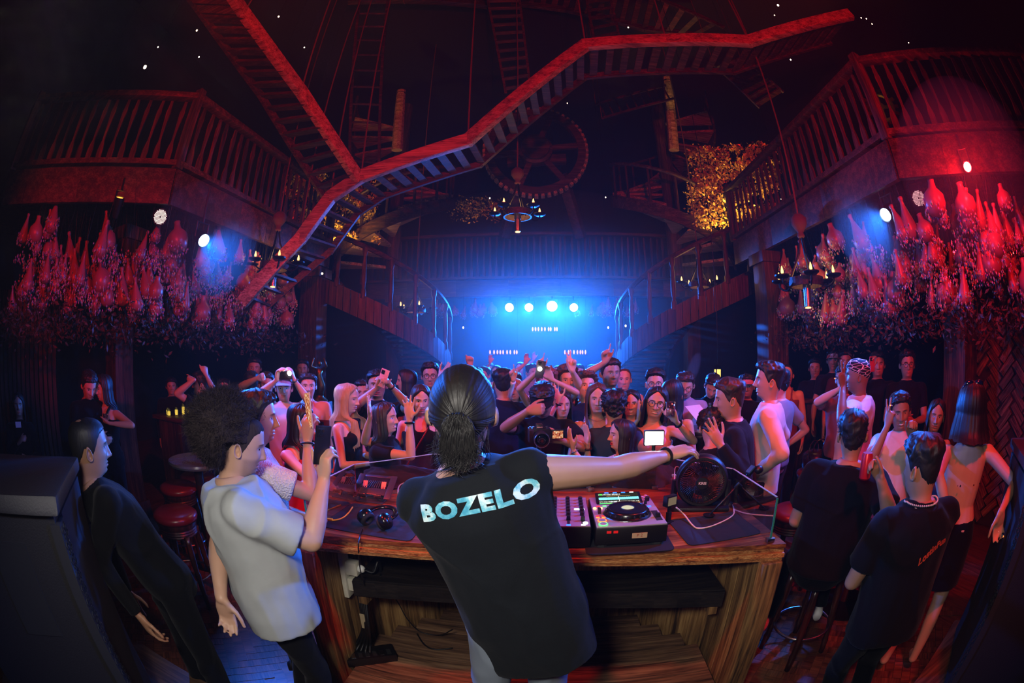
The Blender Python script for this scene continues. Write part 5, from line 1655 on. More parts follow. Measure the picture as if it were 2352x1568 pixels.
for (x, y) in (gp[0], gp[-1]): MB().box((x, y - .002, .11), (.009, .006, .22)).build('pane_edge', GEDGE, shield)
for (x, y) in gp: MB().box((x, y, .012), (.04, .03, .024)).build('clamp', STEEL, shield, bevel=.004)

# ------------------------------------------------------------------ gear on the worktop
MATM = cloth('rubber_mat', '#232228', rough=.8)
def mat_at(label, px, py, w, h, yaw=0):
    p = at_z(px, py, TOPZ)
    pts = []
    for cx, cy, a0 in ((w / 2, h / 2, 0), (-w / 2, h / 2, 90), (-w / 2, -h / 2, 180), (w / 2, -h / 2, 270)):
        for q in range(5):
            a = R(a0 + q * 22.5); pts.append((cx + .03 * (math.cos(a) - (1 if cx > 0 else -1)), cy + .03 * (math.sin(a) - (1 if cy > 0 else -1))))
    MB().prism(pts, 0, .004).build('rubber_mat', MATM, label=label, cat='mat').location = (p.x, p.y, TOPZ + .0008)
    o = COL.objects[-1] if False else bpy.data.objects[[k.name for k in COL.objects if k.name.startswith('rubber_mat')][-1]]
    o.rotation_euler = (0, 0, BYAW + yaw)
mat_at('dark grey rubber mat under the headphones', 868, 1196, .50, .40)
mat_at('dark grey rubber mat with rounded corners under the white cable', 1640, 1212, .40, .34, R(4))
mat_at('dark grey rubber mat under the right media player', 1442, 1246, .40, .24)
PLATE = plain('silver_deck_plate', '#b9bec6', .38, .55, grain=200, amt=.05)
def button(parent, x, y, z, w, h, mat, name='button', r=None, t=.006):
    mb = MB()
    if r: mb.lathe([(r, 0), (r, t), (r * .85, t + .002), (0, t + .002)], 18, (x, y, z))
    else: mb.box((x, y, z + t / 2), (w, h, t), taper=.9)
    return mb.build(name, mat, parent, smooth=40 if r else False)
def screen_mat():
    m = Mat('deck_screen'); e = m.node('ShaderNodeEmission'); co = m.coord()
    x, y, z = m.sep(co)
    px = x / .105; py = y / .055                       # -1..1
    n = m.noise(m.mapping(co, (420, 1, 1)), 1.0, 2).s
    amp = E(m.nt, n) * .42 + .02
    wave = (amp - (py - .05).abs() * 1.0).step(.0, .04)
    c = m.mix(wave, (.020, .018, .012), (.22, .75, .85))
    c = m.mix((px.abs()).lt(.012) * (py.abs()).lt(.5), c, (1, .95, .9))
    line = ((py + .78).abs()).lt(.07)
    c = m.mix(line, c, m.mix(px.step(-.9, .9), (.1, .7, .2), (.9, .35, .12)))
    tx = E(m.nt, m.noise(m.mapping(co, (300, 160, 1)), 1.0, 1).s).gt(.53)
    c = m.mix(tx * ((py - .78).abs()).lt(.12) * px.lt(.1), c, (.8, .8, .75))
    c = m.mix(tx * ((py + .5).abs()).lt(.09), c, (.75, .7, .6))
    c = m.mix(((py - .5).abs()).lt(.02) * (px.abs()).lt(.6), c, (.7, .35, .1))
    c = m.mix(((px + .88).abs()).lt(.08) * ((py - .78).abs()).lt(.12), c, (.1, .8, .1))
    m.link(c, e.inputs[0]); e.inputs[1].default_value = 1.5
    m.link(e.outputs[0], m.out.inputs['Surface']); nosample(m.m)
    return m.m
SCR = screen_mat()
G_OR, G_GR, G_RED, G_W, G_BL, G_AM = glow('led_orange', (1, .18, .03), 3), glow('led_green', (.1, 1, .18), 2.5), glow('led_red', (1, .02, .02), 2.5), glow('led_white', (.8, .9, 1), 2.2), glow('led_blue', (.02, .12, 1), 4), glow('led_amber', (1, .5, .2), 3)
def deck(label, c, yaw, tape=True):
    d = thing('media_player', label, 'media player', c, yaw)
    MB().box((0, 0, .062), (.33, .42, .085)).build('body', BLK, d, bevel=.006)
    MB().box((0, 0, .108), (.322, .412, .008)).build('top_plate', PLATE, d, bevel=.003)
    for x in (-.13, .13):
        for y in (-.17, .17): MB().lathe([(.03, .001), (.034, .004), (.03, .02), (0, .02)], 14, (x, y, 0)).build('foot', BLKM, d)
    j = MB().lathe([(.0, .0), (.112, .0), (.112, .006), (.103, .012), (.100, .026), (.094, .033), (.088, .034), (.086, .031), (0, .031)], 48, (.0, -.055, .112)).build('jog_wheel', plain('jog_black', '#131418', .25, .2), d, smooth=40)
    MB().lathe([(0, .0315), (.03, .0315), (.03, .0322), (0, .0322)], 24, (.0, -.055, .112)).build('jog_display', glow('jog_display_glow', (.9, .85, .6), .8), j)
    MB().ring((0, -.055, .145), .0325, .0016, 24, 6).build('jog_ring', STEEL, j)
    MB().ring((0, -.055, .1135), .114, .003, 40, 6).build('jog_trim', STEEL, j)
    for q in range(22):
        a = 2 * math.pi * q / 22
        MB().ball((.102 * math.cos(a), -.055 + .102 * math.sin(a), .128), (.006, .006, .008), 6, 4).build('grip_dimple', BLK, j)
    sp = thing('screen_unit', None, None); sp.parent = d; sp.location = (-.012, .140, .118); sp.rotation_euler = (R(14), 0, 0)
    sb = MB().box((0, 0, 0), (.24, .132, .012)).build('screen_housing', BLK, d, bevel=.003); sb.location = sp.location; sb.rotation_euler = sp.rotation_euler
    bpy.data.objects.remove(sp)
    s_ = MB().box((0, 0, .0065), (.21, .11, .001)).build('screen', SCR, sb)
    tme = text_mesh('04:07', .016, .0); to = link('screen_digits', tme, G_W, sb); to.location = (-.03, -.030, .0085)
    for i in range(4): button(sb, -.06 + i * .045, .06, .006, .022, .006, (G_BL, G_BL, G_BL, G_W)[i], 'screen_button', t=.002)
    for i in range(8): button(d, -.128 + i * .032, .062, .112, .02, .006, (G_RED, G_GR, STEEL, STEEL, STEEL, STEEL, STEEL, STEEL)[i], 'hot_cue_button', t=.003)
    for y, g in ((-.185, G_GR), (-.14, G_OR)):
        b = button(d, -.13, y, .112, 0, 0, PLATE, 'transport_button', .017)
        MB().ring((-.13, y, .1165), .019, .0022, 24, 6).build('lit_ring', g, b)
    for i, (x, y) in enumerate(((-.145, -.095), (-.118, -.095), (-.145, -.075), (-.118, -.075))): button(d, x, y, .112, .017, .008, G_OR if i < 2 else G_RED, t=.003)
    for x in (-.148, -.118): button(d, x, .03, .112, .018, .012, G_AM, 'loop_button', .009, .004)
    MB().box((-.132, -.03, .124), (.014, .03, .024)).build('direction_lever', BLK, d)
    MB().box((.135, -.1, .1125), (.03, .13, .002)).build('pitch_slot', BLKM, d)
    MB().box((.135, -.12, .122), (.024, .02, .02), taper=.8).build('pitch_fader', BLK, d)
    button(d, .135, .12, .112, 0, 0, BLK, 'browse_knob', .012, .02); button(d, .135, .155, .112, 0, 0, plain('white_button', '#c8c8c4', .5), 'round_button', .009); button(d, .14, .19, .112, 0, 0, plain('white_button', '#c8c8c4', .5), 'round_button', .009); button(d, .118, .17, .112, 0, 0, plain('white_button', '#c8c8c4', .5), 'round_button', .009)
    button(d, .125, .03, .112, .02, .01, G_BL, 'tempo_button', t=.003); button(d, .148, .03, .112, .02, .01, PLATE, 'tempo_button', t=.003); button(d, .115, .07, .112, 0, 0, BLK, 'knob', .008, .014)
    for x in (-.105, -.075): MB().box((x, -.2105, .085), (.02, .003, .012)).build('port_light', glow('dim_red', (1, .02, .02), .6), d)
    if tape:
        tp = MB().box((.035, -.2115, .062), (.07, .002, .026)).build('paper_tape', plain('masking_tape', '#a89878', .8), d)
        tme = text_mesh('P 2', .022, .0); to = link('tape_writing', tme, plain('red_ink', '#8a2a1c', .7), tp); to.location = (.035, -.2130, .062); to.rotation_euler = (R(90), 0, 0)
    return d
dk = at_z(1443, 1180, TOPZ + .11)
dc = Vector((dk.x, dk.y + .055, TOPZ))
deck('silver-topped media player with lit screen to the right of the DJ', dc, BYAW + R(1))
lb_ = BL(dc)
deck('silver-topped media player half hidden on the left of the DJ', BW(lb_.x - .70, lb_.y + .02, TOPZ), BYAW, tape=False)
mixc = BW(lb_.x - .345, lb_.y, TOPZ)
mx_ = thing('dj_mixer', 'silver-topped DJ mixer between the two media players', 'mixer', mixc, BYAW)
MB().box((0, 0, .058), (.33, .41, .1)).build('body', BLK, mx_, bevel=.005); MB().box((0, 0, .111), (.322, .402, .006)).build('top_plate', PLATE, mx_, bevel=.002)
for i in range(5):
    for j in range(6):
        button(mx_, -.13 + i * .065, .16 - j * .045, .114, 0, 0, BLK, 'knob', .011, .016)
    MB().box((-.13 + i * .065, -.13, .115), (.012, .09, .002)).build('fader_slot', BLKM, mx_); MB().box((-.13 + i * .065, -.125 - .01 * (i % 3), .125), (.02, .016, .022), taper=.8).build('fader', BLK, mx_)
    button(mx_, -.13 + i * .065, -.19, .114, .02, .01, G_W if i % 2 == 0 else G_BL, 'cue_button', t=.003)
button(mx_, .14, -.17, .114, 0, 0, G_W, 'lit_button', .012, .004); button(mx_, .12, .02, .114, .05, .02, G_W, 'display', t=.002)
# desk fan
fp_ = at_z(1622, 1178, TOPZ)
fn = thing('desk_fan', 'round black desk fan with a wire grille on the worktop', 'fan', (fp_.x, fp_.y + .10, TOPZ), BYAW - R(16))
FR, FZ = .14, .165
rot = axes((1, 0, 0), (0, 0, 1), (0, -1, 0))
MB().lathe([(FR - .012, -.05), (FR, -.05), (FR + .012, -.02), (FR + .012, .03), (FR, .045), (FR - .014, .045), (FR - .016, .03), (FR - .016, -.04)], 44, (0, 0, FZ), rot, caps=False).build('shroud', BLK, fn, smooth=40)
gr = MB()
for q in range(60):
    a0 = 2 * math.pi * q / 60
    gr.tube([(r_ * math.cos(a0 + tw), -.045 - .012 * (1 - r_ / FR), FZ + r_ * math.sin(a0 + tw)) for r_, tw in ((.03, 0), (.07, .1), (.11, .24), (FR - .012, .36))], .0014, 4, caps=False)
for r_ in (.05, .085, .12): gr.ring((0, -.052 + .006 * r_ / FR, FZ), r_, .0014, 40, 4, rot)
gr.build('front_grille', plain('grille_grey', '#1c1c1f', .4), fn)
g2_ = MB()
for q in range(30):
    a0 = 2 * math.pi * q / 30
    g2_.tube([(.03 * math.cos(a0), .05, FZ + .03 * math.sin(a0)), ((FR - .01) * math.cos(a0 - .2), .045, FZ + (FR - .01) * math.sin(a0 - .2))], .0015, 4, caps=False)
g2_.build('rear_grille', BLK, fn)
capb = MB().lathe([(0, -.064), (.03, -.062), (.034, -.05), (.034, .05), (0, .05)][::-1], 24, (0, 0, FZ), None)
capo = MB().lathe([(0, .066), (.034, .064), (.04, .05), (.04, -.05), (0, -.05)][::-1], 24, (0, 0, FZ), rot).build('hub_cap', BLK, fn, smooth=40)
tme = text_mesh('KRIS', .02, .0006, 1.15); to = link('hub_lettering', tme, plain('white_print', '#d8d8d4', .5), capo); to.location = (0, -.0672, FZ); to.rotation_euler = (R(90), 0, 0)
for q in range(5):
    a0 = 2 * math.pi * q / 5; V = []
    for i in range(6):
        r_ = .035 + i * .02
        for s_ in (-1, 1): V.append((r_ * math.cos(a0 + s_ * .36 + i * .05), s_ * .022, FZ + r_ * math.sin(a0 + s_ * .36 + i * .05)))
    nV = len(V); V += [(x, y + .003, z) for x, y, z in V]
    F = [(i * 2, i * 2 + 1, i * 2 + 3, i * 2 + 2) for i in range(5)]; F += [tuple(nV + k for k in reversed(f)) for f in F]
    MB().add(V, F).build('blade', plain('fan_blade', '#161618', .3), fn, smooth=True)
for sg in (-1, 1):
    MB().tube([(sg * (FR + .016), 0, FZ), (sg * (FR + .018), .0, .06), (sg * .15, -.01, .012)], [.016, .02, .022], 8).build('stand_arm', BLK, fn, smooth=40)
MB().prism([(-.17, -.08), (.17, -.08), (.17, .08), (-.17, .08)], .002, .024).build('base', BLK, fn, bevel=.008)
# little action camera on a stick stand
ac = at_z(1534, 1200, TOPZ)
a_ = thing('action_camera', 'small black action camera on a short clamp stand by the fan', 'camera', (ac.x, ac.y, TOPZ), BYAW + R(28))
MB().box((0, 0, .004), (.05, .04, .008)).build('base', BLK, a_); MB().box((0, 0, .03), (.022, .02, .06)).build('clamp', BLK, a_); MB().box((0, 0, .075), (.014, .014, .04)).build('stem', BLK, a_)
cb_ = MB().box((0, 0, .125), (.072, .034, .058)).build('camera_body', BLK, a_, bevel=.005)
MB().box((0, -.0176, .125), (.056, .002, .042)).build('rear_screen', glow('action_screen', (.35, .25, .16), .5), cb_)
# power bank and cables
pb = at_z(1549, 1128, TOPZ)
o = thing('power_bank', 'red and white power bank standing up behind the action camera', 'power bank', (pb.x, pb.y, TOPZ), BYAW)
MB().box((0, 0, .05), (.045, .03, .1)).build('sleeve', plain('coral_red', '#d02a30', .4), o, bevel=.006); MB().box((-.012, 0, .108), (.024, .03, .015)).build('cap', plain('soft_white', '#d8d0cc', .5), o, bevel=.004); MB().box((.004, -.012, .1), (.02, .012, .02)).build('plug', plain('soft_white', '#d8d0cc', .5), o)
WCAB, YCAB, BCAB = plain('white_cable', '#cfc6c0', .5), plain('yellow_cable', '#d8b818', .45), plain('black_cable', '#0b0b0c', .5)
def cable(label, pts, r, mat, name='cable'):
    c = Vector(pts[0]); o = MB().tube([Vector(p) - c for p in smooth_path([tuple(p) for p in pts], 8)], r, 8).build(name, mat, smooth=True, label=label, cat='cable')
    o.location = c
    return o
Z = TOPZ + .008
cable('white cable curving from the action camera over the rubber mat', [at_z(1553, 1165, TOPZ + .08), at_z(1570, 1180, Z + .02), at_z(1590, 1205, Z), at_z(1606, 1213, Z), at_z(1640, 1206, Z), at_z(1680, 1186, Z), at_z(1686, 1172, Z), at_z(1680, 1155, Z)], .0042, WCAB)
cable('white cable looping from the laptop stand towards the DJ', [at_z(955, 1153, Z), at_z(928, 1152, Z), at_z(915, 1135, Z), at_z(918, 1115, Z + .02), at_z(935, 1108, Z + .03), at_z(952, 1116, Z + .03)], .004, WCAB)
cable('white cable rising from the red power bank behind the fan', [at_z(1549, 1108, TOPZ + .12), at_z(1551, 1074, TOPZ + .12), at_z(1562, 1074, TOPZ + .1), at_z(1578, 1088, TOPZ + .05)], .003, WCAB)
yc = cable('yellow cable tie looped at the worktop edge', [at_z(742, 1148, Z + .03), at_z(735, 1170, Z), at_z(742, 1186, Z), at_z(762, 1194, Z), at_z(785, 1190, Z), at_z(800, 1178, Z), at_z(810, 1164, Z)], .0045, YCAB)
q = at_z(757, 1193, Z) - Vector(yc.location)
MB().box(tuple(q), (.035, .016, .012)).build('sleeve', YCAB, yc)
cable('black headphone cable hanging down over the worktop edge', [at_z(832, 1215, Z), at_z(826, 1232, Z), at_z(823, 1250, Z), BL(Vector()) * 0 + at_h(824, 1275, 1.93), at_h(828, 1310, 2.0), at_h(838, 1345, 2.1)], .003, BCAB)
# laptop stand
ls = at_z(858, 1146, TOPZ)
o = thing('laptop_stand', 'tilted metal laptop stand with a ribbed cooling plate', 'laptop stand', (ls.x, ls.y, TOPZ), BYAW + R(4))
PUR = plain('anodised_grey', '#6a5f6c', .32, .8)
t_ = rotx(R(28))
def lsbox(c, s, nm, par=o, mt=PUR): return MB().box(tuple(t_ @ np.array(c) + np.array((0, .03, .075))), s, t_).build(nm, mt, par, bevel=.003)
for x in (-.105, .105): lsbox((x, 0, 0), (.04, .2, .007), 'side_plate')
lsbox((0, .088, 0), (.17, .02, .006), 'top_bar'); lsbox((0, -.045, 0), (.17, .055, .006), 'lower_plate')
for i in range(12): MB().beam(tuple(t_ @ np.array((-.085 + i * .0145, -.015, .002)) + np.array((0, .03, .075))), tuple(t_ @ np.array((-.06 + i * .0115, .045, .002)) + np.array((0, .03, .075))), .005, .006).build('rib', PUR, o)
for x in (-.05, .05): lsbox((x, -.095, .012), (.05, .006, .03), 'stop_lip'); lsbox((x, -.085, .004), (.04, .03, .004), 'lip_foot', mt=BLK)
for x in (-.06, .06): MB().beam((x, .05, .1), (x, -.03, .006), .03, .008).build('hinge_leg', PUR, o)
MB().box((0, -.02, .005), (.17, .12, .008)).build('base', PUR, o, bevel=.003)
# headphones
hp_ = at_z(862, 1200, TOPZ + .03)
o = thing('headphones', 'black over-ear headphones lying on the left rubber mat', 'headphones', (hp_.x, hp_.y, TOPZ + .006), BYAW + R(-12))
HPM = plain('headphone_black', '#0e0e11', .22)
arcp = [(.075 * math.cos(t), .055 + .085 * math.sin(t), .055 + .01 * math.sin(t)) for t in np.linspace(R(-15), R(195), 20)]
MB().tube(arcp, [.009] * 20, 8, flat=1.8).build('headband', HPM, o, smooth=True)
for sg in (-1, 1):
    rt = roty(R(sg * 62)) @ rotx(R(-12))
    e = MB().lathe([(.0, -.02), (.036, -.02), (.043, -.01), (.043, .012), (.036, .024), (.02, .03), (0, .03)], 24, (sg * .062, .0, .046), rt).build('ear_cup', HPM, o, smooth=40)
    MB().ring(tuple(np.array((sg * .062, 0, .046)) + rt @ np.array((0, 0, -.022))), .03, .012, 24, 8, rt).build('ear_cushion', BLKM, e, smooth=True)
    MB().lathe([(0, .0305), (.017, .0305), (.015, .0325), (0, .0325)], 18, (sg * .062, 0, .046), rt).build('cup_badge', STEEL, e)
    MB().tube([(sg * .07, .03, .055), (sg * .072, .012, .05), (sg * .062, 0, .05)], .008, 8).build('yoke', HPM, e)
# soft heaps: jacket, backpack, pouch
def heap(name, label, cat, c, s, mat, seed, n=30, amp=.5):
    th, ph = np.linspace(0, 2 * math.pi, n * 2, endpoint=False), np.linspace(.02, math.pi / 2, n)
    P_, T_ = np.meshgrid(ph, th, indexing='ij')
    D = np.stack([np.sin(P_) * np.cos(T_), np.sin(P_) * np.sin(T_), np.cos(P_)], -1).reshape(-1, 3)
    rid = 1 - np.abs(vnoise(D * np.array([2.5, 4.5, 2]), seed)) * 1.6
    nz = 1 + amp * (.35 * vnoise(D * 2.2, seed + 1) + .35 * rid * .6 + .12 * vnoise(D * 9, seed + 2))
    V = D * np.array(s) * nz[:, None]; V[:, 2] = np.maximum(V[:, 2], 0)
    m_ = n * 2
    F = [(i * m_ + k, (i + 1) * m_ + k, (i + 1) * m_ + (k + 1) % m_, i * m_ + (k + 1) % m_) for i in range(n - 1) for k in range(m_)] + [tuple(range(m_))]
    o = MB().add(V, F).build(name, mat, smooth=True, label=label, cat=cat); o.location = c
    return o
DBR = cloth('dark_brown_cloth', '#2a2022', fold=.5)
heap('jacket', 'dark brown jacket bundled behind the laptop stand', 'jacket', at_z(935, 1108, TOPZ + .002), (.30, .13, .11), DBR, 3)
heap('backpack', 'dark brown backpack slumped behind the right media player', 'backpack', at_z(1476, 1106, TOPZ + .002), (.22, .15, .15), DBR, 6)
o = heap('pouch', 'small grey cloth pouch at the left edge of the worktop', 'pouch', at_z(770, 1152, TOPZ + .002), (.085, .05, .05), cloth('grey_brown_cloth', '#5b4640'), 9)
# phone holder on a long arm
p0, p1 = at_z(1628, 1184, TOPZ + .01), at_h(1722, 1082, 2.35)
o = thing('phone_holder', 'thin black arm with a phone clamp leaning past the fan', 'phone holder', p0)
v = p1 - p0
MB().tube([Vector(), v * .8], [.006, .005], 8).build('arm', BLK, o, smooth=True); MB().tube([v * .62, v * .95], .011, 8).build('handle', BLK, o, smooth=True)
cl = MB().beam(v * .92, v * 1.12, .05, .02).build('phone_clamp', BLK, o, bevel=.004)
MB().beam(v * .95 + Vector((-.015, -.02, .012)), v * 1.1 + Vector((-.015, -.02, .012)), .035, .008).build('clamp_glint', plain('blue_glint', '#2a5a8a', .2), cl)  # blue bar stands in for a glint on the clamp
MB().lathe([(.03, 0), (.034, .006), (0, .006)], 16).build('foot', BLK, o)
MB().ball(tuple(v * 1.1 + Vector((.06, .03, -.03))), (.03, .025, .025), 10, 8).build('ball_head', BLK, o, smooth=True)
# ---- under the worktop: outlet strip, plugs, black floor strip
bl = BL(at_h(790, 1300, 2.12))
o = thing('outlet_strip', 'white socket strip fixed upright on the inside of the booth', 'socket strip', BW(-HW + .1, .30, .62), BYAW)
CREAM = plain('cream_plastic', '#c9c6b4', .45)
MB().box((0, 0, .12), (.03, .07, .30)).build('strip', CREAM, o, bevel=.005)
for i, z in enumerate((.17, .06)):
    pl = MB().box((.05, .01, z), (.07, .06, .085)).build('adapter', CREAM, o, bevel=.006)
    MB().ball((.10, .01, z + .0), (.026, .022, .024), 12, 8).build('plug', plain('white_plug', '#d8d8d0', .4), pl, smooth=True)
    MB().tube(smooth_path([(.12, .01, z), (.17, .02, z - .01), (.19, .06, z + .05), (.17, .12, .1)], 4), .008, 8).build('cord', BCAB, pl)
cable('thin black cable drooping across the booth interior to the floor', [at_h(840, 1330, 2.3), at_h(885, 1345, 2.35), at_h(915, 1385, 2.4), at_h(935, 1420, 2.4), at_h(965, 1450, 2.4), at_h(1010, 1458, 2.35), at_h(1040, 1445, 2.2)], .004, BCAB)
cable('second black cable lying on the booth floor', [at_z(958, 1455, .11), at_z(975, 1480, .11), at_z(1000, 1491, .11), at_z(1040, 1488, .11)], .005, BCAB)
fs = at_z(830, 1515, .1)
o = thing('power_strip', 'black floor power strip with metal sockets inside the booth', 'power strip', (fs.x, fs.y, .1), BYAW + R(35))
MB().box((0, 0, .03), (.44, .13, .06)).build('case', BLK, o, bevel=.006)
for i in range(9): MB().box((-.18 + i * .045, -.02, .0615), (.025, .05, .004)).build('socket', STEEL if i % 2 else BLKM, o)
for i in range(5): cable(['first', 'second', 'third', 'fourth', 'fifth'][i] + ' black power cord of the bundle hanging below the socket strip', [BW(-HW + .16 + i * .012, .30, .62), BW(-HW + .17 + i * .014, .27 - i * .01, .4), Vector((fs.x - .02 + i * .02, fs.y + .06, .22)), Vector((fs.x + i * .03 - .06, fs.y + .02, .16))], .009, BCAB, 'power_cable')
tgp = BW(-HW + .19, .26, .45)
o = thing('cord_tag', 'cream paper tag taped round the black power cords', 'tag', tgp, BYAW)
MB().box((0, -.012, 0), (.03, .004, .11)).build('paper', plain('masking_tape', '#a89878', .8), o)
# ------------------------------------------------------------------ loudspeakers and stage plinths near the lens
NAVY = plain('speaker_cloth', '#12131c', .85, grain=300, amt=.3, bump=.2)
SPK = plain('speaker_paint', '#131214', .6, grain=150, amt=.25, bump=.25)
def speaker(label, corner, du, dv, w, d, z0, z1):
    du, dv = Vector((*du, 0)).normalized(), Vector((*dv, 0)).normalized()
    o = thing('loudspeaker', label, 'loudspeaker', (corner[0], corner[1], z0))
    def pt(a, b, z): return tuple(du * a + dv * b + Vector((0, 0, z)))
    H_ = z1 - z0
    MB().add([pt(.03, .03, 0), pt(w, .03, 0), pt(w, d, 0), pt(.03, d, 0), pt(.03, .03, H_ - .03), pt(w, .03, H_ - .03), pt(w, d, H_ - .03), pt(.03, d, H_ - .03)], [(0, 1, 2, 3)[::-1], (4, 5, 6, 7), (0, 1, 5, 4), (1, 2, 6, 5), (2, 3, 7, 6), (3, 0, 4, 7)]).build('cabinet', SPK, o)
    MB().add([pt(0, 0, H_ - .05), pt(w, 0, H_ - .05), pt(w, d, H_ - .05), pt(0, d, H_ - .05), pt(0, .03, H_), pt(w, .0, H_), pt(w, d, H_), pt(0, d, H_)], [(0, 1, 2, 3)[::-1], (4, 5, 6, 7), (0, 1, 5, 4), (1, 2, 6, 5), (2, 3, 7, 6), (3, 0, 4, 7)]).build('top_panel', SPK, o, bevel=.012)
    MB().add([pt(.015, .1, .02), pt(.03, .1, .02), pt(.03, d - .02, .02), pt(.015, d - .02, .02), pt(.015, .1, H_ - .07), pt(.03, .1, H_ - .07), pt(.03, d - .02, H_ - .07), pt(.015, d - .02, H_ - .07)], [(0, 1, 2, 3)[::-1], (4, 5, 6, 7), (0, 1, 5, 4), (1, 2, 6, 5), (2, 3, 7, 6), (3, 0, 4, 7)]).build('grille_cloth', NAVY, o)
    gs_ = MB().add([pt(.012, .02, .02), pt(.05, .02, .02), pt(.05, .1, .02), pt(.012, .1, .02), pt(.012, .02, H_ - .08), pt(.05, .02, H_ - .08), pt(.05, .1, H_ - .08), pt(.012, .1, H_ - .08)], [(0, 1, 2, 3)[::-1], (4, 5, 6, 7), (0, 1, 5, 4), (1, 2, 6, 5), (2, 3, 7, 6), (3, 0, 4, 7)]).build('perforated_edge', BLKM, o)
    hole = MB().lathe([(.011, 0), (.012, .004), (.008, .004), (.008, 0)], 8).mesh('perforation'); hole.materials.append(plain('perforation_rim', '#34363a', .4, .5))
    q = Vector(du * -1).to_track_quat('Z', 'Y').to_euler()
    for i in range(46):
        for j in range(2):
            h_ = link('perforation', hole, None, gs_); h_.location = Vector(pt(.012, .04 + j * .035 + (i % 2) * .015, H_ - .1 - i * .023)); h_.rotation_euler = q
    MB().add([pt(.18, -.004 + .03, H_ - .45), pt(.34, .026, H_ - .45), pt(.34, .036, H_ - .45), pt(.18, .036, H_ - .45), pt(.18, .026, H_ - .14), pt(.34, .026, H_ - .14), pt(.34, .036, H_ - .14), pt(.18, .036, H_ - .14)], [(0, 1, 2, 3)[::-1], (4, 5, 6, 7), (0, 1, 5, 4), (1, 2, 6, 5), (2, 3, 7, 6), (3, 0, 4, 7)]).build('handle_recess_shade', plain('deep_black', '#020202', .9), o)  # flat black panel: the shade of the handle recess as colour
    return o
speaker('large black loudspeaker at the left edge, top and perforated side showing', (-1.14, .475), (-.644, -.765), (-.765, .644), .62, .52, .35, 1.575)
speaker('dark loudspeaker at the right edge of the photo', (1.86, .42), (.50, -.86), (.86, .5), .62, .74, .35, 1.50)
pl = [at_z(328, 1478, .35), at_z(505, 1572, .35)]
o = MB().prism([(pl[0].x, pl[0].y), (-2.75, .25), (-2.0, -.35), (-.95, .3), (pl[1].x + .1, pl[1].y - .03)], 0, .35).build('stage_plinth', wood('plinth_wood', '#20160f', '#4b3524', '#6d5038', axis=0), label='wooden plinth under the left loudspeaker', cat='plinth', bevel=.008)
o = MB().prism([(1.86, .66), (1.5, .1), (2.3, -.5), (3.0, .2), (2.6, .85)], 0, .35).build('stage_plinth', MATS['plinth_wood'], label='wooden plinth under the right loudspeaker', cat='plinth', bevel=.008)
# ------------------------------------------------------------------ stools and tables
REDV = plain('red_vinyl', '#6a1016', .3, 0, .6, grain=20, amt=.15)
DWOOD = wood('turned_dark_wood', '#140806', '#33140d', '#532318', axis=2, rough=.3, spec=.6)
def stool(label, p, rz=.4):
    o = thing('bar_stool', label, 'stool', (p.x, p.y, 0), rz, 'bar stools')
    MB().lathe([(0, .715), (.19, .715), (.2, .74), (.195, .765), (.16, .785), (0, .792)], 32).build('seat', REDV, o, smooth=True)
    MB().lathe([(.165, .60), (.172, .61), (.165, .62), (.172, .63), (.165, .64), (.172, .65), (.165, .66), (.172, .67), (.18, .69), (.18, .715), (0, .715)], 28).build('ribbed_collar', DWOOD, o, smooth=40)
    for i in range(4):
        a = R(45 + 90 * i); d = Vector((math.cos(a), math.sin(a), 0))
        z = [.0, .08, .12, .14, .26, .30, .33, .42, .5, .56, .62]; r_ = [.02, .022, .026, .02, .024, .03, .022, .026, .03, .024, .026]
        MB().tube([tuple(d * (.23 - .09 * q) + Vector((0, 0, q))) for q in z], r_, 10).build('leg', DWOOD, o, smooth=True)
    MB().ring((0, 0, .25), .205, .009, 32, 8).build('foot_ring', STEEL, o, smooth=True)
stool('nearest of the three red stools beside the man in the pale T-shirt', at_z(400, 1172, .78))
stool('middle of the three red stools beside the man in the pale T-shirt', at_z(408, 1112, .78))
stool('farthest of the three stools, under the blue-lit table', at_z(452, 1088, .78))
stool('red stool with empty seat right of the booth behind the glass', at_z(1826, 1166, .78))
stool('red stool carrying the seated man in black at the right', at_z(1888, 1282, .74), .1)
def table(label, p, r_, z, mat):
    o = thing('round_table', label, 'table', (p.x, p.y, 0))
    MB().lathe([(0, z - .04), (r_ - .01, z - .04), (r_, z - .02), (r_ - .005, z), (0, z)], 40).build('table_top', mat, o, smooth=40)
    MB().lathe([(.045, .03), (.05, .3), (.035, .5), (.05, z - .04), (0, z - .04)], 16).build('pedestal', DWOOD, o, smooth=40)
    MB().lathe([(.26, 0), (.26, .015), (.05, .05), (0, .05)], 28).build('foot_plate', IRON, o, smooth=40)
    return o
TBL = plain('grey_table_top', '#5a6068', .25, 0, .6)
table('round blue-lit cocktail table behind the afro man', at_z(452, 1054, 1.02), .30, 1.02, TBL)
table('round cocktail table with a red can in front of the smiling man', at_z(2028, 1078, .98), .34, .98, TBL)
table('low round side table behind the seated man in black', at_z(1998, 1160, .86), .22, .86, TBL)
m = Mat('clear_tumbler'); tr = m.node('ShaderNodeBsdfTransparent'); tr.inputs[0].default_value = (.9, .93, .95, 1); gl = m.node('ShaderNodeBsdfGlossy'); gl.inputs['Roughness'].default_value = .06
lw = m.node('ShaderNodeLayerWeight'); lw.inputs[0].default_value = .45; mx = m.node('ShaderNodeMixShader')
m.link((E(m.nt, lw.outputs['Facing']) * .75 + .12), mx.inputs[0]); m.link(tr.outputs[0], mx.inputs[1]); m.link(gl.outputs[0], mx.inputs[2]); m.link(mx.outputs[0], m.out.inputs['Surface'])
MATS['clear_tumbler'] = m.m
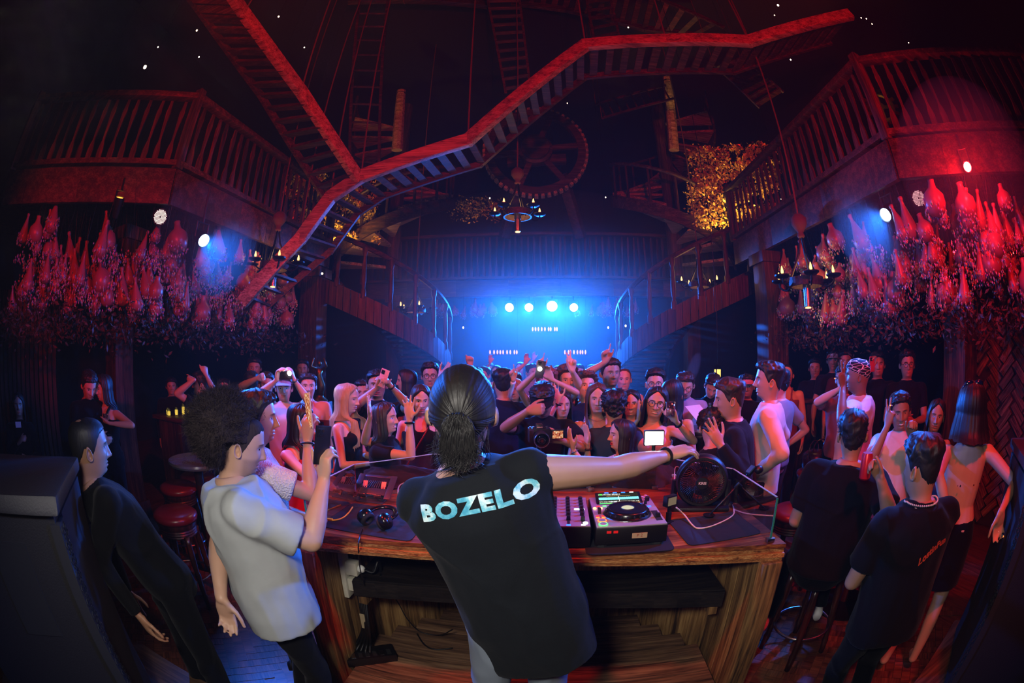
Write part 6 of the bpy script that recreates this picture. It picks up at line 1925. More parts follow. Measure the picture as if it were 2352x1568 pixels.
def can(label, p, col, h=.125, r_=.031):
    o = thing('drink_can', label, 'can', p)
    MB().lathe([(.024, 0), (r_, .008), (r_, h - .012), (.026, h - .002), (.026, h)], 20).build('body', plain('can_' + col[1:], col, .3, .5), o, smooth=40)
    MB().lathe([(0, h - .004), (.024, h - .004), (.026, h), (0, h - .002)], 20).build('lid', STEEL, o)
def glassware(name, label, p, r_=.03, h=.12, mat=None, liquid=None, grp=None):
    o = thing(name, label, 'glass', p, group=grp)
    MB().lathe([(r_ * .8, 0), (r_ * .85, .004), (r_, h), (r_ * .93, h), (r_ * .78, .008), (0, .008)], 18, caps=False).build('bowl', mat or plain('clear_tumbler', '#b8bcc4', .08, 0, .9), o, smooth=True)
    if liquid: MB().lathe([(0, .01), (r_ * .78, .01), (r_ * .88, h * .7), (0, h * .7)], 18).build('drink', liquid, o, smooth=True)
can('tall red drink can on the round table at the right', at_z(2040, 1078, .98), '#a81822')
glassware('tumbler', 'clear tumbler left of the red can on the round table', at_z(2010, 1052, .98))
glassware('tumbler', 'small ashtray-like glass on the low side table', at_z(1990, 1116, .86), .045, .05)
glassware('tumbler', 'pink-lit tumbler on the blue-lit cocktail table', at_z(490, 1052, 1.02), .03, .09, plain('pinkish_glass', '#c890a0', .1, 0, .9))
# golden drinks on distant side bars
AMB = glow('lit_amber_drink', (1, .62, .08), 2.2)  # emission stands in for the light caught by the drinks
for lab, X, Y, n, grp in (('amber drink glass glowing on the small bar at the far left', 380, 948, 6, 'amber glasses at the left bar'), ('amber drink glass glowing on the small bar at the right', 1855, 906, 4, 'amber glasses at the right bar')):
    d = 5.8 if n == 6 else 6.4
    b = at_h(X + 20, Y + 6, d)
    o = thing('side_bar', 'small dark bar table holding the amber glasses at the ' + ('far left' if n == 6 else 'right'), 'bar table', (b.x, b.y, 0), -HY)
    MB().box((0, .05, b.z - .03), (.7, .4, .05)).build('top', OLD, o, bevel=.006); MB().box((0, .05, (b.z - .05) / 2), (.5, .3, b.z - .06)).build('body', BOARD, o)
    for i in range(n):
        q = at_h(X + i * 11, Y + 2, d); q.z = b.z - .003
        glassware('cocktail_glass', lab, q + Vector((0, random.uniform(-.03, .08), 0)), .028, random.uniform(.08, .16), None, AMB, grp)
# chair with slung straps and red bags behind the seated man
bp2 = at_z(1872, 1056, .885)
stool('red stool under the handbags at the right', Vector((bp2.x, bp2.y, 0)))
o = thing('handbag', 'shiny dark red handbags with looped straps on the chair at the right', 'handbag', bp2)
MB().lathe([(.12, -.1), (.16, -.06), (.15, .06), (.09, .1), (0, .1)], 20).build('bag_body', plain('burgundy_leather', '#3a0c10', .25), o, smooth=True)
for x, t in ((-.08, .3), (.03, -.2), (.1, .5)): MB().ring((x, -.05, .12), .1, .007, 24, 6, rotz(t) @ rotx(R(90))).build('strap', plain('burgundy_leather', '#3a0c10', .25), o)
# slatted curtain and poles in the dark at the far left
o = thing('slatted_screen', 'dark ribbed screen with faint red edges at the far left', 'screen', (-6.3, 2.4, 0), R(60))
for i in range(14): MB().box((i * .085 - .6, 0, 1.35), (.06, .05, 2.7)).build('slat', BOARD, o)

# ------------------------------------------------------------------ the people
V3 = Vector
UP = (0, 0, 1)
# --- the DJ
dj = person('DJ seen from behind in a lettered black sleeveless shirt, right arm stretched out', at(1062, 948, 1.22), 2, H=1.80, lod=0, tone='light', hair=hair_slick(), hc='black', pel=(.02, .17), top='sleeveless', tc='#15181c', loose=.014, hem=-.52,
            bottom='trousers', bc='#76808e', z0=.1, twist=6, hy=-2, hp=4, hs=1.0, fat=1.08, stub=.2,
            R_=dict(w=at(1548, 1044, 1.62), pole=(.2, -.3, -.9), fd=(.88, .30, .12), pn=(.1, .2, -1), pose='rest'),
            L_=dict(w=BW(lb_.x - .62, lb_.y - .02, TOPZ + .17), pole=(-.9, -.2, -.3), fd=(.3, 1, -.3), pn=(0, 0, -1), pose='rest'))
# --- left foreground
afro = person('man with a big afro in an oversized pale grey T-shirt filming with a black phone', at(553, 1022, 1.75), 52, H=1.76, lod=0, tone='light', hair=hair_afro(), hc='black', hy=54, hp=14, pel=(.03, .03), tc='#a4a8aa', loose=.032, hem=-.27, fat=1.16, stub=.55, bc='#0a0a0d', sleeve=.66, eyes=.55,
              R_=dict(w=at(744, 1102, 1.72), pole=(.25, -.5, -.9), fd=(.02, .1, 1), pn=(.3, .9, 0), pose='phone'),
              L_=dict(w=at(508, 1372, 1.78), pole=(-1, .2, -.2), fd=(.0, 0, -1), pn=(.3, -.9, 0), pose='relax'))
knit = person('person in a white and pink crochet top holding up a phone with a lit screen', at(590, 962, 2.10), 60, H=1.72, lod=0, sex='m', tone='mid', hair='short', hc='black', hy=60, hp=0, tc='#d3c8c2', loose=.012, knit=True, bc='#15161a', eyes=.8, glasses=None, fat=.98, pel=(-.02, .05),
              R_=dict(w=at(706, 1012, 2.05), pole=(.2, -.5, -1), fd=(.05, .1, 1), pn=(.2, .9, .1), pose='phone'), L_=dict(kind='front'))
buzz = person('man with cropped hair in black standing behind the left loudspeaker', at(205, 1030, 1.92), 22, H=1.70, lod=0, tone='tan', hair='buzz', hc='black', hy=24, pel=(.22, .10), top='long', tc='#08080a', bc='#060608', eyes=.8,
              R_=dict(w=at(318, 1412, 1.95), pole=(-.5, -.3, -.6), fd=(.3, .1, -.8), pn=(.3, .9, 0), pose='relax'))
# --- front rank behind the booth
redg = person('girl with long black hair in a red top beside the raised phone', at(690, 968, 2.85), 100, lod=1, sex='f', tone='fair', hair='long', hc='black', hy=100, hp=8, top='tank', tc='#b01622', eyes=.5, hlen=.4, L_=dict(kind='front'), R_=dict(w=at(742, 1022, 2.52), pole=(.3, -.3, -1), fd=(0, .05, 1), pn=(.1, .9, 0), pose='phone'), bc='#101014', lip=.3)
blonde = person('woman with long blonde hair in a black strapless top looking right', at(797, 916, 3.45), 92, lod=0, sex='f', tone='fair', hair='long', hc='blond', hy=96, hp=4, top='tube', tc='#141216', bc='#7a84a0', hlen=.42, eyes=.7, R_=dict(kind='front'), L_=dict(kind='front'))
hup = person('laughing woman in a black blouse with both palms raised', at(884, 962, 3.02), 96, lod=0, sex='f', tone='light', hair='longback', hc='dark', hy=100, hp=-6, top='polo', tc='#131113', bc='#0c0c0e', smile=1.0, eyes=.5, sleeve=.5, hlen=.36, lip=.15, fat=1.1,
             R_=dict(w=at(940, 962, 2.75), pole=(.5, -.2, -1), fd=(-.02, .05, 1), pn=(-.1, -1, .1), pose='open'),
             L_=dict(w=at(850, 958, 2.85), pole=(-.9, -.3, -.6), fd=(-.05, .0, 1), pn=(.95, .1, .1), pose='open'))
halter = person('dark-haired woman in a black halter top with a red strap, hands down', at(966, 918, 3.5), 168, lod=0, sex='f', tone='fair', hair='longback', hc='dark', hy=160, hp=10, top='halter', tc='#0e0d10', bc='#0c0c10', eyes=.6, lip=.3)
camman = person('photographer in a black T-shirt and shiny black cap bending over his camera', at(1246, 922, 3.12), 188, lod=0, tone='tan', hair='short', hc='black', hy=190, hp=26, tc='#0e0f14', bc='#0b0b0f', cap='#0c0c10', eyes=.3,
                R_=dict(w=at(1212, 944, 2.78), pole=(-1, -.1, -.5), fd=(.9, .0, .15), pn=(.1, .9, -.2), pose='grip'),
                L_=dict(w=at(1290, 1012, 2.8), pole=(1, 0, -.6), fd=(-.8, -.2, .2), pn=(0, .6, .6), pose='grip'))
lips = person('woman with long black hair and red lipstick in profile, hands clapping', at(1428, 1000, 2.98), -92, H=1.62, lod=0, sex='f', tone='light', hair='longback', hc='black', hy=-98, hp=-4, top='tee', tc='#ccc8cc', bc='#101014', lip=1.0, eyes=.6, pel=(-.12, 0), hlen=.30,
              L_=dict(w=at(1316, 1030, 2.85), pole=(.2, -.3, -1), fd=(-.30, .0, 1), pn=(.8, .3, .2), pose='flat'),
              R_=dict(w=at(1350, 1022, 2.95), pole=(.1, .3, -1), fd=(-.1, .1, 1), pn=(-.8, -.3, .2), pose='flat'))
wavy = person('woman with long fair wavy hair in a pale pink top and necklace', at(1371, 916, 3.45), 182, lod=0, sex='f', tone='light', hair='long', hc='brown', hy=186, hp=2, top='tank', tc='#c79aa0', bc='#24344c', eyes=.7, hlen=.34, lip=.2, R_=dict(kind='chest'), L_=dict(kind='front'))
curl = person('person with curly black hair seen from behind in a denim jacket', at(1411, 936, 3.25), 12, lod=0, tone='light', hair='curly', hc='black', top='long', tc='#24405a', bc='#121318')
smw = person('smiling woman with dark hair in black, hands together at her chin', at(1449, 927, 3.65), 196, lod=0, sex='f', tone='light', hair='long', hc='black', smile=1.0, top='tank', tc='#101014', eyes=.7, R_=dict(w=at(1466, 962, 3.45), fd=(0, 0, 1), pn=(1, 0, 0), pose='flat'), L_=dict(w=at(1478, 964, 3.45), fd=(0, 0, 1), pn=(-1, 0, 0), pose='flat'))
glw = person('smiling woman with glasses and bare shoulders raising a glass', at(1507, 926, 3.28), 200, lod=0, sex='f', tone='light', hair='longback', hc='black', smile=1.0, hr=8, top='tube', tc='#b87a84', glasses='dark', eyes=.8, hlen=.3,
             L_=dict(w=at(1552, 966, 2.95), pole=(1, .1, -.9), fd=(-.35, 0, .8), pn=(-.6, -.2, .4), pose='grip'))
dkb = person('woman with long dark hair seen from behind beside the woman with glasses', at(1544, 908, 3.5), 40, lod=0, sex='f', tone='light', hair='longback', hc='black', top='halter', tc='#0d0d10', hlen=.36)
hug = person('man in a black long-sleeved shirt in profile hugging a friend at the booth', at(1676, 918, 2.95), -60, lod=0, tone='mid', hair='fade', hc='dark', hy=-66, hp=4, top='long', tc='#0f0f13', bc='#0c0c10', eyes=.7, fat=1.1, pel=(-.12, 0),
             L_=dict(w=at(1655, 1022, 2.62), pole=(.6, -.3, -.8), fd=(-.5, .2, .85), pn=(-.3, .9, .2), pose='open'), R_=dict(kind='chest'))
bow = person('person with tousled black hair bowing towards the booth in the hug', at(1634, 984, 3.0), 20, lod=0, tone='mid', hair='curly', hc='black', hp=24, top='tee', tc='#101015', H=1.66, pel=(-.1, .1))
cream = person('man in a cream sweater with his hands in his pockets looking left', at(1766, 876, 3.35), -52, lod=0, tone='mid', hair='fade', hc='black', hy=-62, hp=-4, top='long', tc='#b9aba6', bc='#121a2e', eyes=.7, fat=1.02, loose=.006,
               L_=dict(kind='hip'), R_=dict(kind='hip'))
# --- right foreground
polo = person('man in a black polo shirt with orange lettering and a bead necklace at the right', at(2118, 1074, 1.88), 24, H=1.66, lod=0, tone='tan', hair='fade', hc='black', hy=2, hp=4, top='polo', tc='#07070a', bc='#050507', fat=1.18, loose=.012, pel=(-.04, .02), eyes=.7,
              L_=dict(kind='front', pole=(-1, -.2, -.3)), R_=dict(kind='front', pole=(1, .2, -.3)))
seatp = at_z(1888, 1282, .74)
seat = person('broad man in black seen from behind, sitting on a red stool', at(1958, 1000, 2.40), 40, lod=0, tone='tan', hair='short', hc='black', top='tee', tc='#060608', bc='#050507', pz=.84, H=1.72, pel=(-.06, -.06), fat=1.22, feet=(V3((1.95, 1.75, .26)), V3((1.55, 1.85, .26))), loose=.015, hem=-.1,
              R_=dict(w=at(2024, 1104, 2.15), pole=(.7, 0, -1), fd=(-.2, .5, .7), pn=(-1, 0, 0), pose='grip'), L_=dict(kind='front'), shoec='#c8c8cc')
backl = person('woman with a dark bob and bare back in a black skirt holding a cigarette', at(2232, 936, 2.55), 52, lod=0, sex='f', tone='light', hair='bob', hc='black', top='bareback', tc='#08080a', bottom='skirt', bc='#060608', skinlegs=True, shoes=False, H=1.76,
               R_=dict(w=at(2300, 1172, 2.3), pole=(.9, -.4, 0), fd=(.3, 0, -1), pn=(-.5, -.6, 0), pose='relax'), L_=dict(w=at(2178, 1200, 2.35), pole=(-.9, -.3, 0), fd=(.0, .4, -1), pn=(1, 0, 0)))
smm = person('smiling man in a white T-shirt with a cigarette at the round table', at(2068, 946, 3.2), 226, lod=0, tone='tan', hair='short', hc='black', smile=1.0, hr=-6, hp=6, tc='#cfc8ca', bc='#0d0d12', pz=.92, H=1.7, eyes=.35, feet=(V3((2.4, 1.6, .0)), V3((2.7, 1.7, .0))),
             R_=dict(w=at(2038, 978, 2.95), pole=(-.9, -.2, -.9), fd=(.1, -.1, .9), pn=(1, .1, 0), pose='peace'), L_=dict(w=at(2092, 1000, 2.95), pole=(.9, 0, -1), fd=(-.2, -.2, .9), pn=(-.6, -.6, 0), pose='grip'))
wr_ = person('woman with long dark hair and a grey top to the right of the smiling man', at(2150, 956, 3.3), 228, lod=0, sex='f', tone='mid', hair='longback', hc='black', hy=236, hr=8, top='tank', tc='#77747c', bc='#101014', pz=.9, H=1.62, eyes=.5, feet=(V3((2.7, 1.35, 0)), V3((2.9, 1.4, 0))))
durag = person('man in a patterned black headscarf and oversized white T-shirt holding a cigarette', at(1970, 864, 3.7), -30, lod=0, tone='brown', hair=None, hc='black', hy=-44, tc='#d0c6cc', loose=.03, bc='#0c0c12', eyes=.7, stub=.3,
               L_=dict(w=at(1936, 888, 3.4), pole=(.1, -.3, -1), fd=(-.2, .0, .9), pn=(0, .9, 0), pose='peace'))
# --- second rank, left
flash = person('man in a white open-necked shirt holding his phone light above his face', at(652, 892, 4.3), 152, lod=1, tone='fair', hair='short', hc='brown', top='polo', tc='#d2ccd0', bc='#22242c', cap='#9aa0b8', loose=.012,
               R_=dict(w=at(636, 872, 4.0), pole=(-1, 0, -.7), fd=(.3, -.1, .9), pn=(.9, -.2, .1), pose='phone'), L_=dict(w=at(676, 872, 4.0), pole=(1, 0, -.7), fd=(-.3, -.1, .9), pn=(-.9, -.2, .1), pose='phone'))
pink = person('smiling man in an open pinkish shirt beside the phone light', at(707, 887, 4.5), 148, lod=1, tone='fair', hair='short', hc='dark', smile=1.0, top='long', tc='#c8a4a6', bc='#1a1a20', eyes=.9)
rarm = person('person raising a bent arm left of the phone light', at(612, 884, 4.7), 146, lod=1, tone='light', hair='short', hc='dark', top='tank', tc='#20263a', R_=dict(w=at(592, 868, 4.4), pole=(-1, 0, -.3), fd=(.8, 0, .2), pn=(0, -1, 0), pose='fist'))
navl = person('man in a dark blue shirt turning away left of the phone light', at(578, 884, 4.6), -30, lod=1, tone='light', hair='short', hc='black', tc='#141a30')
redl = person('person in a black T-shirt with white hems dancing with one arm up', at(462, 882, 4.9), -110, lod=1, tone='mid', hair='short', hc='black', hy=-125, tc='#0b0c14', R_=dict(w=at(474, 862, 4.75), pole=(.8, 0, -.3), fd=(-.2, 0, 1), pn=(-1, 0, 0), pose='fist'), L_=dict(w=at(446, 872, 4.6), pole=(-.6, 0, -1), fd=(-.9, 0, .3), pn=(0, 0, -1), pose='point'))
phm = person('man in a dark T-shirt photographing with a pink phone over the crowd', at(866, 884, 4.0), 163, lod=0, tone='mid', hair='short', hc='black', tc='#11131a', bc='#0d0d12', hy=163,
             R_=dict(w=at(866, 890, 3.65), pole=(-1, 0, -.8), fd=(.5, -.1, .8), pn=(.7, -.4, 0), pose='grip'), L_=dict(w=at(898, 886, 3.65), pole=(1, 0, -.7), fd=(-.6, -.1, .7), pn=(-.7, -.4, 0), pose='phone'))
glm = person('man with glasses raising an arm behind the dark-haired woman', at(988, 864, 4.6), 170, lod=1, tone='mid', hair='short', hc='black', tc='#1b2440', glasses='dark', smile=.4, L_=dict(w=at(1010, 868, 4.1), pole=(.9, 0, -.8), fd=(.6, -.2, .7), pn=(-.5, -.5, .2), pose='flat'))
dwl = person('woman with thick dark hair in profile facing left in pale pink', at(934, 876, 4.7), -98, lod=1, sex='f', tone='light', hair='longback', hc='black', hy=-104, top='tee', tc='#b08a90')
hid = person('short man with dark hair between the blonde woman and the phone', at(833, 902, 4.5), 160, lod=1, tone='mid', hair='short', hc='black', tc='#14161e')
# --- second rank, middle (lit blue from behind)
navy = person('man seen from behind in a dark navy jacket right of the DJ', at(1155, 882, 4.1), -4, lod=0, tone='mid', hair='fade', hc='black', top='long', tc='#10182e', bc='#0c0e16')
pt1 = person('person in a white long-sleeved shirt pointing straight up', at(1180, 895, 4.4), 185, lod=1, sex='f', tone='light', hair='longback', hc='blond', top='long', tc='#d6d4de', R_=dict(w=at(1190, 850, 3.9), pole=(.5, -.6, -.4), fd=(-.2, 0, 1), pn=(0, -1, 0), pose='point'))
redh = person('person with reddish curly hair and bare arms both raised', at(1256, 880, 4.1), 184, lod=1, sex='f', tone='light', hair='curly', hc='red', top='tank', tc='#20283c', R_=dict(w=at(1238, 850, 3.8), pole=(-1, 0, -.3), fd=(.1, 0, 1), pn=(.4, -.9, 0), pose='point'), L_=dict(w=at(1268, 872, 3.8), pole=(1, 0, -.3), fd=(-.4, 0, .8), pn=(0, -.9, .3), pose='relax'))
wristp = person('person behind the photographer with a raised braceleted hand', at(1291, 930, 3.7), 175, lod=1, sex='f', tone='light', hair='long', hc='dark', top='tank', tc='#181c2c', R_=dict(w=at(1282, 922, 3.4), pole=(-.6, 0, -1), fd=(-.3, 0, 1), pn=(0, -1, 0), pose='open'))
peace = person('curly-haired man in a dark tank top making a peace sign', at(1303, 874, 4.2), 178, lod=1, tone='fair', hair='curly', hc='brown', top='tank', tc='#121a30', L_=dict(w=at(1314, 852, 3.8), pole=(.8, -.3, -.5), fd=(0, 0, 1), pn=(0, -1, 0), pose='peace'))
laugh = person('laughing person with wavy hair and a shoulder bag strap', at(1347, 888, 4.0), 182, lod=1, sex='f', tone='fair', hair='curly', hc='brown', smile=1.0, hp=-8, top='tee', tc='#151a28')
tall = person('tall man in a black T-shirt pointing up with his right arm', at(1402, 858, 4.3), 186, lod=1, tone='mid', hair='short', hc='dark', stub=.5, hy=172, tc='#10141f', R_=dict(w=at(1389, 832, 4.05), pole=(-1, 0, -.2), fd=(.1, 0, 1), pn=(0, -1, 0), pose='point'))
clap = person('man clapping to the right of the tall pointing man', at(1432, 872, 5.0), 190, lod=1, tone='fair', hair='thin', hc='brown', tc='#b9aab4', R_=dict(kind='chest'), L_=dict(kind='chest'))
raisel = person('person lifting a red-lit hand high behind the DJ', at(1092, 872, 5.2), 176, lod=1, tone='light', hair='short', hc='dark', tc='#1a2036', L_=dict(w=at(1080, 838, 4.9), pole=(.8, 0, -.3), fd=(0, 0, 1), pn=(0, -1, 0), pose='fist'))
strip = person('person in a white striped shirt seen from behind in the blue light', at(1182, 880, 5.4), 5, lod=1, tone='light', hair='short', hc='dark', tc='#d4d6e4')
for i, (px, py, d, tc, hr_) in enumerate([(1112, 862, 6.6, '#2a3048', 'short'), (1140, 856, 7.2, '#cfd2e0', 'long'), (1222, 856, 6.8, '#8a8fa8', 'short'), (1282, 858, 7.0, '#39405a', 'long'), (1240, 848, 8.6, '#d8c9a8', 'short'), (1330, 856, 7.4, '#222840', 'short'), (1125, 850, 8.8, '#1d2236', 'short'), (1195, 848, 8.2, '#222a44', 'long'), (1360, 852, 8.8, '#272c40', 'short')]):
    person(['man in dark blue at the left end of the far blue-lit crowd', 'long-haired woman in white far back in the blue light', 'man in grey below the second blue spotlight far back', 'long-haired woman far back below the brightest spotlight', 'distant man in a pale yellow shirt in the far crowd', 'distant man in dark clothes right of the brightest spotlight', 'farthest dark figure below the left candle row', 'far long-haired figure below the leftmost spotlight', 'farthest dark figure below the right candle row'][i],
           at(px, py, d), 180 + random.uniform(-40, 40), lod=2, sex='f' if hr_ == 'long' else 'm', tone='light', hair=hr_, hc='dark', tc=tc, group='far crowd', R_=dict(w=at(px - 14, py - 22, d - .3), fd=UP, pn=(0, -1, 0), pose='relax') if i in (1, 2, 4) else None)
# --- second rank, right
gm2 = person('man with dark-framed glasses behind the woman with glasses', at(1505, 882, 4.0), 200, lod=1, tone='light', hair='fade', hc='black', tc='#0f121c', glasses='dark')
gry = person('man in a grey T-shirt and glasses looking down at a table', at(1574, 886, 4.4), 204, lod=1, tone='light', hair='short', hc='dark', hp=20, tc='#8a889a', glasses='gold', eyes=.3, R_=dict(kind='front'), L_=dict(kind='front'))
blk = person('man in a black T-shirt bending over a paper on the table', at(1636, 888, 4.6), 208, lod=1, tone='light', hair='short', hc='black', hp=30, hr=10, tc='#0b0c10', eyes=.3, R_=dict(kind='front'), L_=dict(kind='front'))
capm = person('man in a pinkish baseball cap standing under the tall column', at(1715, 888, 4.8), 213, lod=1, tone='tan', hair='short', hc='black', cap='#c07080', tc='#0d1020')
redb = person('red-lit person behind the cream sweater man', at(1806, 862, 5.4), 220, lod=1, tone='light', hair='thin', hc='black', tc='#7a3a48', top='tank')
grb = person('man in a grey T-shirt with a hand on his hip behind the cream sweater', at(1788, 880, 4.0), -20, lod=1, tone='light', hair='short', hc='black', tc='#77747e', bc='#2c3a52', R_=dict(kind='hip'))
cupp = person('person drinking from a dark cup behind the headscarf man', at(1938, 872, 4.4), 226, lod=1, tone='light', hair='short', hc='black', tc='#8a4048', R_=dict(w=at(1930, 892, 4.1), fd=(.4, 0, .9), pn=(1, 0, 0), pose='grip'))
for i, (px, py, d, tc, cp) in enumerate([(1914, 828, 6.2, '#101018', '#b8b4b0'), (1942, 832, 5.8, '#3a1418', None), (2016, 838, 5.2, '#08080c', None), (2084, 838, 5.0, '#0a0a0e', None), (1872, 846, 6.4, '#0a0a10', None)]):
    person(['man in a pale cap far back at the right', 'dark-haired person far back right of the pale cap', 'man in a black T-shirt holding up a lit phone at the right', 'man in glasses and a black T-shirt with arms folded at the far right', 'dim person in black near the amber glasses at the right'][i],
           at(px, py, d), 225, lod=1 if i in (2, 3) else 2, tone='tan', hair='short', hc='black', tc=tc, cap=cp, glasses='dark' if i == 3 else None, R_=dict(w=at(2000, 850, 4.8), fd=UP, pn=(0, -1, 0), pose='phone') if i == 2 else (dict(kind='front') if i == 3 else None), L_=dict(kind='front') if i == 3 else None)
# --- dark left side
cp1 = person('man in a black suit with his head bowed at the far left', at(205, 886, 4.3), 96, lod=1, tone='light', hair='short', hc='black', hy=104, hp=26, top='long', tc='#08080c', bc='#07070a', L_=dict(kind='front'), R_=dict(kind='front'))
cp2 = person('woman in sleeveless black holding a glass with a bare arm, far left', at(238, 892, 4.35), 165, lod=0, sex='f', tone='light', hair='longback', hc='black', hy=190, hp=6, top='tank', tc='#09090c', bc='#0a0a14', L_=dict(w=at(252, 972, 4.15), pole=(1, -.3, -.3), fd=(-.9, 0, .0), pn=(0, .3, .9), pose='grip'))
fl_ = person('woman in dark clothes with a pale name badge at the far left edge', at(42, 930, 4.6), 110, lod=1, sex='f', tone='tan', hair='longback', hc='black', top='long', tc='#070709', bc='#060608', R_=dict(kind='chest'), L_=dict(kind='front'), H=1.56)
brm = person('barman in black behind the amber glasses at the left', at(394, 888, 6.2), 132, lod=1, tone='tan', hair='short', hc='black', top='long', tc='#08080b')
wtr = person('dim person holding a white card in front of the far left bar', at(514, 890, 6.0), 140, lod=1, tone='mid', hair='short', hc='black', tc='#0c0a10', R_=dict(kind='chest'))
rf1 = person('dim red-lit man behind the dancing crowd at the left', at(584, 846, 6.0), 145, lod=2, tone='tan', hair='short', hc='black', tc='#0d0d14')
rf2 = person('dim man between the phone light and the column', at(694, 848, 6.2), 150, lod=2, tone='tan', hair='short', hc='black', tc='#0d0d14')

# ------------------------------------------------------------------ things the people hold and wear
def phone(label, c, up, nrm, lit=None, col='#101014', w=.074, h=.155, cams=True):
    u = Vector(up).normalized(); n = Vector(nrm); n = (n - u * n.dot(u)).normalized(); x = u.cross(n)   # nrm: where the screen looks
    o = thing('phone', label, 'phone', c)
    o.rotation_euler = Matrix([list(x), list(u), list(n)]).transposed().to_euler()
    MB().box((0, 0, 0), (w, h, .008)).build('case', plain('phone_case_' + col[1:], col, .3), o, bevel=.003)
    MB().box((0, 0, .0045), (w - .006, h - .008, .0008)).build('screen', lit or plain('dark_screen', '#060708', .1, 0, .8), o)
    if cams:
        b = MB().box((w * .2, h * .32, -.0052), (w * .42, h * .22, .003)).build('camera_bump', BLK, o, bevel=.001)
        for i in range(3): MB().lathe([(0, 0), (.0065, 0), (.0065, .002), (0, .002)], 12, (w * .2 + (-.008, .008, 0)[i], h * .32 + (.007, .007, -.008)[i], -.0085)).build('camera_lens', plain('lens_glass', '#181a22', .05, 0, .9), b)
    return o
def crowd_screen():
    m = Mat('phone_picture'); e = m.node('ShaderNodeEmission'); co = m.coord()
    n = m.noise(co, 90, 3); v = m.vor(co, 70)
    c = m.ramp(n + v * .3, [(.45, (.01, .004, .01)), (.58, (.5, .06, .04)), (.70, (.9, .35, .12)), (.85, (1, .85, .6))])
    m.link(c, e.inputs[0]); e.inputs[1].default_value = .8; m.link(e.outputs[0], m.out.inputs['Surface']); nosample(m.m)
    return m.m
PIC = crowd_screen()
def held(p, sg, dx=0.0, dy=.075, dz=-.028):
    return p['hands'][sg]['W'](dx, dy, dz)
phone('black phone with a stylus clip in the afro man\'s hand', at(740, 1022, 1.70), (.12, .1, 1), (-.9, .5, 0))
phone('phone with a glowing picture of the crowd held up by the crochet-top person', at(709, 942, 2.02), (-.10, .05, 1), (-.72, -.69, .1), PIC, '#b9a48e', .08, .165)
phone('dark red phone with a camera block behind the afro man\'s phone', at(744, 988, 2.5), (0, .1, 1), (.1, 1, 0), None, '#401018', .075, .12)
fp2 = phone('phone with its torch shining, held up by the man in white', at(655, 862, 3.95), (1, 0, .05), (-.05, .95, .1), None, '#2a2a30')
fo = MB().lathe([(0, 0), (.022, 0), (.018, .006), (0, .008)], 16).build('torch', glow('torch_glow', (1, .88, .7), 60), fp2); fo.location = (.02, .055, -.009); fo.rotation_euler = (math.pi, 0, 0)
lamp('torch_lamp', 'SPOT', at(655, 849, 3.9), (1, .85, .65), 9, aim=(0, 0, 1.9), size=.02, cone=150, blend=.8)
phone('pink phone held sideways by the man in the dark T-shirt', at(880, 868, 3.6), (.35, 0, .95), (0, .95, 0), None, '#d49aa0')
phone('lit phone held up by the man in black at the right', at(2003, 836, 4.75), UP, (.3, 1, 0), None, '#a03038')
phone('phone light glowing in the raised hand in the middle of the crowd', at(1241, 848, 3.7), (.2, 0, 1), (0, 1, 0), None, '#303038')
o = MB().ball((0, 0, 0), .02, 12, 8).build('phone_torch', glow('crowd_torch_glow', (1, .85, .6), 14), smooth=True, label='small glowing torch spot in the raised hand in mid crowd', cat='light'); o.location = at(1240, 847, 3.66)
# photographer's camera on a small gimbal, fold-out screen
cc = at(1238, 998, 2.62)
q = (CAMP - cc).to_track_quat('Z', 'Y')
o = thing('mirrorless_camera', 'black mirrorless camera with a big lens pointed at the DJ', 'camera', cc); o.rotation_euler = (R(4), 0, R(5))
cbod = MB().box((0, 0, 0), (.135, .06, .085)).build('body', BLK, o, bevel=.006)
MB().box((0, -.002, .055), (.05, .05, .03), taper=.75).build('viewfinder_hump', BLK, o, bevel=.003)
tme = text_mesh('SONY', .011, .0003, 1.2); to = link('maker_lettering', tme, plain('white_print', '#d8d8d4', .5), o); to.location = (0, -.030, .053); to.rotation_euler = (R(90), 0, 0)
MB().box((-.052, -.035, .0), (.03, .03, .08)).build('grip', BLKM, o, bevel=.008)
for x in (-.055, -.035, .045): MB().lathe([(.008, .042), (.008, .052), (0, .053)], 14, (x, 0, 0)).build('dial', STEEL, o)
rt = axes((1, 0, 0), (0, 0, 1), (0, -1, 0))
ln = MB().lathe([(.04, .028), (.043, .03), (.043, .06), (.045, .065), (.045, .10), (.047, .105), (.047, .118), (.04, .118), (.036, .108)], 32, (0, 0, -.005), rt, caps=False).build('lens_barrel', BLK, o, smooth=40)
MB().lathe([(0, .112), (.02, .11), (.037, .105), (.037, .103), (0, .103)], 32, (0, 0, -.005), rt).build('front_glass', plain('lens_glass', '#181a22', .05, 0, .9), ln, smooth=True)
MB().ring((0, -.119, -.005), .044, .0022, 36, 6, rt).build('lens_rim', STEEL, ln)
fs_ = MB().box((.115, -.005, .0), (.075, .01, .06)).build('fold_out_screen', BLK, o, bevel=.003); MB().box((.115, -.0108, .0), (.066, .001, .048)).build('screen_picture', PIC, fs_)
MB().box((.072, 0, .0), (.014, .02, .05)).build('screen_hinge', BLK, o)
MB().tube([(0, .0, -.045), (0, .0, -.1), (.0, .02, -.25)], .016, 10).build('gimbal_grip', BLK, o, smooth=True)
